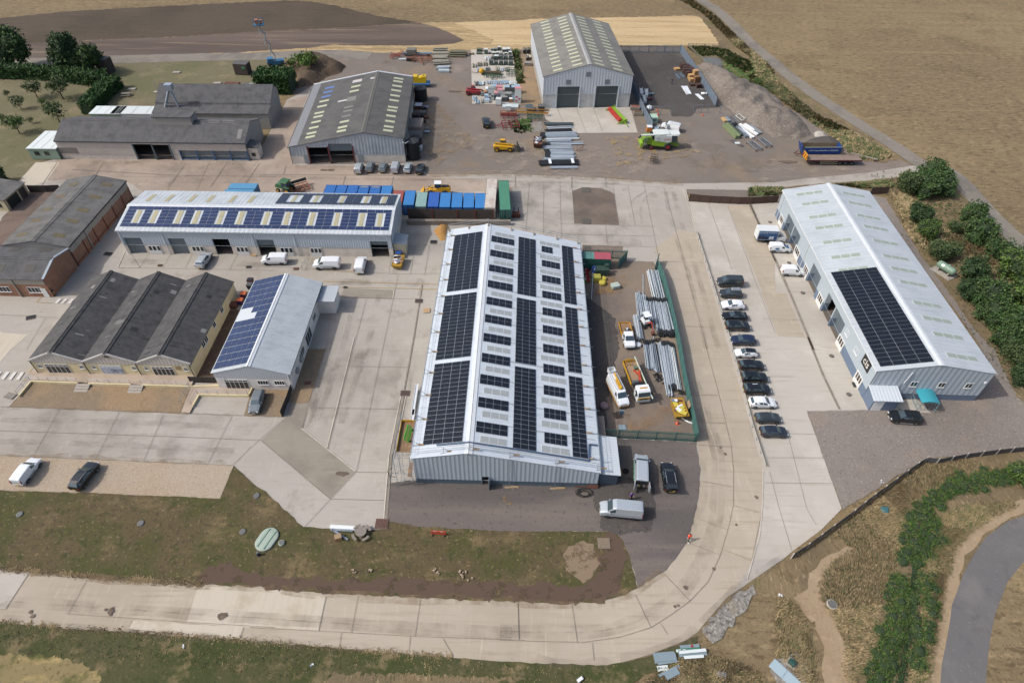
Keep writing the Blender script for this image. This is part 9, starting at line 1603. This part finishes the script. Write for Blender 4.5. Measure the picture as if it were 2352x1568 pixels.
c=P('A2',1355,468);t=thing('lorry_body','grey box body on an old chassis in the far yard','body',(c.x,c.y,.05));pt(t,'box',mat('box_grey','#75736b',rough=.9),lambda b:b.bx(-1.5,1.5,-1.2,1.2,1.0,2.2));pt(t,'chassis',mat('chassis_blue','#6d8591',rough=.7),lambda b:b.bx(-3.0,6.5,-.6,.6,.6,1.0));wheel(t,-2,1,.5,.3,steelw);wheel(t,5.5,-1,.5,.3,steelw)
cpost_m=mat('concrete_beam','#a49f90',rough=.9,dirt='#7f7a6c',damt=.5);mossy=mat('mossy_beam','#77745f',rough=.9,dirt='#5d5a48',damt=.5)
for a,b,n,m,ly,lb in(((1535,440),(1652,440),3,cpost_m,3,'grey concrete beams at the back of the far yard'),((1525,470),(1668,468),3,cpost_m,2,'long grey concrete beams, second row in the far yard'),((1528,500),(1650,498),5,cpost_m,2,'pale concrete beams fanned out in the far yard'),((1530,540),(1665,530),4,cpost_m,2,'crooked concrete beams nearest the camera in the far yard'),((1675,448),(1800,450),3,mossy,2,'mossy timber beams beside the concrete ones, upper'),((1675,470),(1812,472),4,mossy,3,'mossy timber beams beside the concrete ones, lower'),((1565,575),(1670,575),4,pg_,1,'galvanised posts on white sheet in the far yard')):
 bundle('stack of '+lb,P('A2',*a),P('A2',*b),n,m,ly,.26,group='stacked beams in the far yard')
box_thing('wrapped_pack','pale plastic wrapped pack in the far yard','pack',('A2',1622,605),(3.4,1.2,.6),mat('wrap_pale','#b9c6c8',rough=.4),0,lid=mat('wrap_pale','#b9c6c8'));box_thing('wrapped_pack','white feed trough beside the red implement','trough',('A2',1285,505),(3.0,.7,.5),mat('wrap_white','#d2dadb',rough=.5),5);box_thing('wrapped_pack','dark iron cradle beside the white trough','cradle',('A2',1343,508),(2.4,1.8,.9),blackp,0,lid=rust)
# storage pad: crates, wrapped stacks, roof-ware
def ZS(x,y):return('S',1850+x/6.271,170+y/6.271)
gy,gl_,wp,grn,bk=mat('pad_grey','#8b8d8b',rough=.8),mat('pad_darkgrey','#5f6260',rough=.8),mat('pad_white','#d3d9d6',rough=.6),mat('pad_olive','#6b6f58',rough=.8),mat('pad_base','#46564d',rough=.8)
pk2,bl4=mat('pad_pink','#c98a8f',rough=.7),mat('pad_blue','#9fb6c8',rough=.5)
items=[(430,225,1.9,1.3,.8,grn,'olive'),(425,300,1.9,.9,.5,grn,'low olive'),(230,305,1.6,.8,.4,wood,'timber'),(595,290,1.1,1.2,1.5,wp,'tall white'),(690,290,.9,.6,.5,wp,'small white'),(790,305,1.0,.9,.6,wp,'white'),(880,310,1.1,1.0,.8,wp,'white topped'),(750,205,1.0,.9,.5,gy,'grey'),(830,215,1.0,1.2,.8,gy,'pale grey'),(925,200,1.0,1.0,1.1,wp,'white lidded'),(1045,230,1.2,1.8,.9,wp,'long white'),(1150,225,1.2,1.7,.9,wp,'second long white'),(1090,305,.9,.7,.5,wp,'short white'),(1195,310,1.0,1.0,.9,wp,'square white'),(985,335,1.0,1.2,.8,gy,'grey slatted'),(770,435,1.1,1.2,.9,gl_,'dark grey'),(855,430,1.3,1.2,1.2,wp,'white framed'),(965,430,1.4,1.2,1.1,gl_,'dark'),(1085,425,1.3,1.2,1.0,gl_,'slate'),(1210,430,1.3,1.2,1.2,gl_,'dark topped'),(725,560,1.3,1.5,1.4,gl_,'tall dark'),(845,560,1.3,1.3,1.0,gl_,'half white'),(970,565,1.3,1.5,1.2,gl_,'white edged'),(1090,560,1.3,1.3,1.1,gl_,'slate topped'),(1215,570,1.4,1.5,1.2,gl_,'last dark')]
for i,(x,y,w_,l_,h_,m,nm)in enumerate(items):
 row='back row' if y<250 else 'second row' if y<345 else 'third row' if y<450 else 'fourth row';side='left' if x<560 else 'centre' if x<950 else 'right'
 box_thing('store_crate','%s crate in the %s, %s of the storage pad'%(nm,row,side),'crate',ZS(x,y),(w_,l_,h_),bk,ru(-4,4),lid=m,group='crates on the storage pad')
random.seed(55)
for x0,x1,y,n,m,lb in((235,320,600,3,cpost_m,'pale beams at the left edge of the storage pad'),(380,470,570,4,mossy,'mossy posts in the left part of the storage pad'),(540,610,560,3,mossy,'dark posts beside the tall dark crate'),(365,450,710,4,pg_,'pale posts left of the mixer'),(590,670,700,4,pd_,'grey posts behind the roller gang'),(820,910,690,3,cpost_m,'crossed pale posts behind the seed drill'),(955,1035,700,4,pw_,'silver wrapped rolls in the middle of the pad'),(1065,1155,690,5,cpost_m,'white posts left of the green harrow'),(570,690,430,5,pw_,'white sheets leaning in the third row'),(420,500,1050,3,bl4,'pale blue sheet rolls left of the silver rolls'),(490,545,1040,2,wp,'white sheet beside the pale blue rolls'),(310,400,1060,3,gl_,'dark ribbed sheets near the red telehandler'),(615,680,1020,4,pg_,'short silver rolls, first group in the row'),(690,765,1010,4,pg_,'short silver rolls, second group in the row'),(770,825,1040,3,pg_,'short silver rolls, third group in the row'),(840,930,1030,4,bl4,'bright silver rolls, fourth group in the row'),(950,1040,1020,5,bl4,'bright silver rolls, fifth group in the row'),(1045,1100,1020,3,bl4,'bright silver rolls, sixth group in the row'),(1110,1180,1020,4,bl4,'bright silver rolls, seventh group in the row'),(1185,1330,1040,6,wp,'white wrapped rolls at the right end of the row'),(260,330,1430,3,bl4,'pale blue gutters at the lower left of the pad'),(325,400,1510,4,bl4,'small blue lengths at the lower left corner of the pad'),(430,510,1310,4,gy,'grey stacked hoppers behind the white boxes'),(470,530,1500,2,gy,'grey trays at the lower edge of the pad')):
 A,B=P(*ZS((x0+x1)/2,y-45)),P(*ZS((x0+x1)/2+8,y+45));r_=max(.1,(x1-x0)*.0157/n/2.2);bundle('group of '+lb,A,B,n,m,1,r_,group='long goods on the storage pad')
for x,y,w_,l_,h_,m,lm,lb in((655,1260,1.7,1.6,1.2,wp,wht,'white wrapped box stack right of the telehandler arm'),(720,1430,1.7,1.5,3.2,wp,gy,'tall white bottle rack stack'),(785,1175,1.5,1.4,.9,mat('clear_wrap','#b5c0c0',rough=.3),bl4,'clear wrapped pack behind the pink boxes'),(925,1230,1.8,1.4,1.4,pk2,pk2,'pink boxes at the back of the wrapped goods'),(945,1330,1.7,1.4,1.6,wp,pk2,'white and pink box stack in the centre'),(845,1350,1.4,1.6,.9,wp,pk2,'tilted pink and white bags'),(1140,1290,1.9,1.5,2.0,gl_,bl4,'shrink wrapped dark stack, left of three'),(1260,1290,1.8,1.5,2.0,gl_,bl4,'shrink wrapped dark stack, middle of three'),(1370,1260,1.6,1.5,1.9,bl4,bl4,'shrink wrapped pale stack, right of three'),(1150,1440,1.9,1.6,1.8,gl_,gy,'lower wrapped dark stack, left'),(1260,1440,1.8,1.6,1.6,bl4,gl_,'lower wrapped stack, right'),(1390,1500,1.8,1.6,4.0,wp,pk2,'tallest white and pink box stack at the pad corner'),(1040,1470,1.9,1.8,1.2,gl_,gy,'grey shrink wrapped bale'),(905,1560,1.6,1.4,1.6,wp,wp,'white caged liquid container at the pad edge'),(1210,1500,1.0,1.0,.9,cardb,wht,'small cardboard box in front of the wrapped stacks'),(615,1500,1.5,1.4,.6,wp,bl4,'crumpled white pack at the lower pad edge'),(610,1400,1.4,1.2,.8,bl4,bl4,'pale blue pack beside the bottle rack'),(545,1300,1.6,1.2,.7,cardb,cardb,'brown cardboard pack below the telehandler arm'),(820,1420,1.3,1.2,.5,blackp,blackp,'flat black pack in front of the pink bags'),(505,1330,1.0,.9,.7,gy,gy,'grey hopper beside the cardboard pack')):
 t=box_thing('wrapped_stack',lb,'stack',ZS(x,y),(w_,l_,h_),m,ru(-6,6),lid=lm,pall=True,group='wrapped goods on the storage pad')
 if h_>1.8:pt(t,'face_print',mat('print_pink','#c05a66',rough=.6)if 'pink' in lb else gl_,lambda b:[b.bx(-w_*.4,-w_*.05,-l_/2-.03,-l_/2-.005,z,z+.5)for z in(.5,1.6)]+[b.bx(w_*.05,w_*.4,-l_/2-.03,-l_/2-.005,1.0,1.5)])
A,B=P('A2',2110,895),P('A2',2245,898);longitem('roof_sheets','stack of ribbed white roof sheets below the storage pad','sheets',A,B,2.4,.35,mat('ribbed_white','#cdd5d8',rough=.5,stripe=(0,.5,.04,'#aab4b8')))
t=box_thing('liquid_container','white caged liquid container behind the dark red roller frame','container',('A3',70,930),(1.3,1.3,1.4),wp,0,lid=wp,pall=True);box_thing('liquid_container','dark skip with yellow label by the barn corner','bin',('A3',345,925),(1.8,1.8,1.4),mat('bin_brown','#3c3833',rough=.8),0,lid=gl_);box_thing('scrap_trailer','dark wrapped hay rolls by the barn corner','bundle',('A3',248,930),(2.0,3.0,1.2),gl_,8,lid=pd_);bundle('group of dark upright pipes beside the amber tool bar',P('A3',275,915),P('A3',300,945),4,pd_,1,.2,group='pipes by the barn')
for x,y,r_,lb in((1555,270,.75,'left large concrete pipe beside the barn'),(1650,270,.8,'right large concrete pipe beside the barn'),(1645,380,.35,'left pale pipe beside the barn'),(1703,400,.35,'right pale pipe beside the barn'),(1625,440,.55,'dark pipe rings beside the barn')):
 c=P(*ZS(x,y));t=thing('pipe_section',lb,'pipe',(c.x,c.y,.05),R(4));m=mat('pipe_conc','#6e6961',rough=.9)if r_>.5 else mat('pipe_cream','#c9c3ae',rough=.7);pt(t,'barrel',m,lambda b:b.lathe((0,0,r_),[(r_*.8,-1.0),(r_,-1.0),(r_,1.0),(r_*.8,1.0)],14,'Y'));pt(t,'bore',blackp,lambda b:b.lathe((0,0,r_),[(r_*.78,-1.02),(r_*.78,-.98)],14,'Y'))
box_thing('planter','concrete trough with a plank beside the barn wall','trough',ZS(1640,580),(2.4,1.4,.9),mat('trough','#8d857a'),0,lid=gy)
# garden odds: huts, bench, trough
t=box_thing('garden_hut','dark timber hut with green notice on the lawn','hut',('A1',2040,615),(4.2,3.0,3.2),woodd,-5,lid=mat('hut_roof','#5c5b59',rough=.9));pt(t,'notice',mat('notice_green','#3f8a66',rough=.6),lambda b:b.bx(.6,1.5,-1.58,-1.5,1.9,2.6))
t=box_thing('garden_hut','dark hut half hidden behind the lighter tree on the lawn','hut',('A1',905,605),(3.4,3.0,4.2),woodd,-8,lid=_mc['hut_roof'])
box_thing('feed_trough','rusty brown trough on the lawn beside the square hedge','trough',('A1',1950,728),(4.4,1.6,1.2),rust,-3);box_thing('feed_trough','pale basket beside the square hedge','basket',('A1',2118,735),(2.0,1.6,1.1),gy,0);box_thing('feed_trough','low dark bin beside the rusty trough','bin',('A1',2065,722),(1.8,1.2,.6),blackp,0,lid=gl_)
c=P('A1',1060,803);t=thing('picnic_bench','grey timber picnic bench by the end of the hedge','picnic bench',(c.x,c.y,.05),R(10));pt(t,'tabletop',wg,lambda b:b.bx(-1.3,1.3,-.5,.5,.72,.8));pt(t,'bench',wg,lambda b:b.bx(-1.3,1.3,-1.1,-.75,.42,.48));pt(t,'bench',wg,lambda b:b.bx(-1.3,1.3,.75,1.1,.42,.48));pt(t,'trestle',wg,lambda b:[b.tube((x,-.95,0),(x,.2,.75),.06,4)for x in(-1,1)]+[b.tube((x,.95,0),(x,-.2,.75),.06,4)for x in(-1,1)])
for x,y,lb in((1478,611,'pale stone slab in the middle of the lawn'),(1820,700,'pale stone slab right of the lawn centre'),(1578,757,'pale stone block near the rear barn roof'),(1320,775,'pale stone block behind the farm building'),(1105,750,'pale stone block near the hedge corner')):
 c=P('A1',x,y);mb=MB();mb.box((0,0,.12),(2.2,1.2,.25),.1);mb.box((0,0,.27),(2.0,1.0,.06),.1);tag(mb.build('stone_block',concrete,None,(c.x,c.y,0)),lb,'stone')
c=P('B3',135,450);t=thing('loader_bucket','rusty brown bucket attachment standing right of the green container','bucket',(c.x,c.y,.12));pt(t,'shell',rust,lambda b:b.loft([[(x,-.8,0),(x,-.7,.9),(x,.3,1.0),(x,.7,.1)]for x in(-.9,.9)]));pt(t,'arms',blackp,lambda b:[b.tube((x,.2,.8),(x,.8,1.8),.12,5)for x in(-.5,.5)])
c=P('A4',960,1325);t=thing('log','weathered tree trunk lying on the grass beside the flatbed trailer','log',(c.x,c.y,.3),R(-28));pt(t,'trunk',wg,lambda b:b.tube((-3.4,0,.1),(3.2,.2,.1),.42,9,.25));pt(t,'branch',wg,lambda b:b.tube((1.5,.1,.2),(2.8,-.9,.5),.14,6))
c=P('A3',640,1265);mb=MB();[mb.tube(a,b,.05,4)for a,b in(((0,0,0),(1.4,0,.1)),((1.4,0,.1),(1.8,.9,1.3)),((0,0,0),(.4,.9,1.3)),((.4,.9,1.3),(1.8,.9,1.3)),((0,0,0),(1.8,.9,1.3)))];tag(mb.build('rusty_frame',rust,None,(c.x,c.y,.05)),'twisted rusty frame beside the widest pole raft','frame')
# ---- people
skin=mat('skin','#b98a70',rough=.6);hair_d=mat('hair_dark','#2b2420',rough=.8);hair_g=mat('hair_grey','#77716b',rough=.8)
def person(label,px,rz,top,legs,pose='stand',hair=hair_d,z=.1,shoes=blackp):
 c=P(*px);t=thing('person',label,'person',(c.x,c.y,z),R(rz));st=.16 if pose=='walk' else.04;bend=pose=='bent'
 V,E,RR=[],[],[]
 def add(p,r,par=None):V.append(p);RR.append(r);(E.append((par,len(V)-1))if par is not None else None);return len(V)-1
 lean=.35 if bend else.0
 pe=add((0,0,.95),.125);ab=add((0,lean*.3,1.12),.12,pe);ch=add((0,lean*.8,1.34),.14,ab);nk=add((0,lean*1.1,1.5),.055,ch);hd=add((0,lean*1.25+.01,1.6),.085,nk);ht=add((0,lean*1.3,1.72),.07,hd);add((0,lean*1.25+.1,1.62),.018,hd)
 for s in(-1,1):
  hp=add((s*.1,0,.9),.095,pe);kn=add((s*.11,s*st+.03,.5),.062,hp);an=add((s*.11,s*st*2-.02,.09),.042,kn);add((s*.12,s*st*2+.14,.04),.038,an)
  sh=add((s*.2,lean*.85,1.42),.058,ch);el=add((s*.27,lean*.85+(.16 if pose!='stand' else.05),1.15),.042,sh)
  wr_=add((s*.24,lean*.85+.32,1.12)if pose in('hold','bent')else(s*.27,lean*.85+.12+s*.08,.92),.03,el);pm=add(tuple(a+b for a,b in zip(V[wr_],(0,.07,-.03))),.03,wr_)
  for f in range(5):k1=add(tuple(a+b for a,b in zip(V[pm],((f-2)*.016,.05 if f else.01,-.03))),.009,pm);add(tuple(a+b for a,b in zip(V[k1],(0,.015,-.03-.004*f))),.008,k1)
 me=bpy.data.meshes.new('body');me.from_pydata(V,E,[]);o=bpy.data.objects.new('body',me);COL.objects.link(o);md=o.modifiers.new('s','SKIN');sv=me.skin_vertices[0].data
 for i,r_ in enumerate(RR):sv[i].radius=(r_,r_)
 sv[0].use_root=True;md2=o.modifiers.new('u','SUBSURF');md2.levels=1
 dg=bpy.context.evaluated_depsgraph_get();nm=bpy.data.meshes.new_from_object(o.evaluated_get(dg));bpy.data.objects.remove(o);nm.materials.clear();nm.materials.append(skin);b=bpy.data.objects.new('body',nm);COL.objects.link(b);b.parent=t
 def rg(c_,rx,ry):return[(c_[0]+rx*math.cos(6.2832*i/10),c_[1]+ry*math.sin(6.2832*i/10),c_[2])for i in range(10)]
 pt(t,'shirt',top,lambda m_:m_.loft([rg((0,lean*y,z_),rx,ry)for y,z_,rx,ry in((.1,.93,.19,.15),(.3,1.12,.18,.145),(.7,1.3,.215,.165),(.9,1.44,.2,.14),(1.05,1.51,.08,.08))],smooth=True))
 for s in(-1,1):
  i0=[i for i,v in enumerate(V)if abs(v[2]-1.42)<.001 and v[0]*s>0][0];pt(t,'sleeve',top,lambda m_:m_.tube(V[i0],V[i0+1],.082,8,.062));pt(t,'trouser_leg',legs,lambda m_:[m_.tube((s*.1,0,.96),(s*.11,s*st+.03,.5),.125,8,.088),m_.tube((s*.11,s*st+.03,.5),(s*.11,s*st*2-.02,.1),.088,8,.07)]);pt(t,'shoe',shoes,lambda m_:m_.box((s*.115,s*st*2+.05,.05),(.1,.28,.1)))
 pt(t,'hair',hair,lambda m_:m_.lathe((0,lean*1.28-.02,1.63),[(.1,-.02),(.108,.06),(.08,.13),(.02,.155)],10))
 return t
hv=mat('hi_vis_orange','#f0552e',rough=.6,k=.95);pur=mat('purple_top','#5d3f8f',rough=.8);navyc=mat('navy_cloth','#27304a',rough=.9);jean=mat('jeans','#3c5674',rough=.9);dkc=mat('dark_cloth','#22252b',rough=.9);khaki=mat('khaki','#8a7a5f',rough=.9)
t=person('person in an orange hi vis top walking on the concrete road',('E3',1570,376),200,hv,dkc,'walk',shoes=wht);person('person in a purple top with folded arms behind the silver panel van',('C3',1090,1352),190,pur,dkc,'hold',hair_g);person('person in dark clothes and shorts at the corner of the brick wing',('B1',462,1115),200,navyc,khaki,'hold');person('person in dark top and jeans in the barn compound',('A3',1437,706),140,dkc,jean,'hold');person('person in a white top beside the white van near the combine',('A3',1328,1092),190,wht,khaki,'stand')
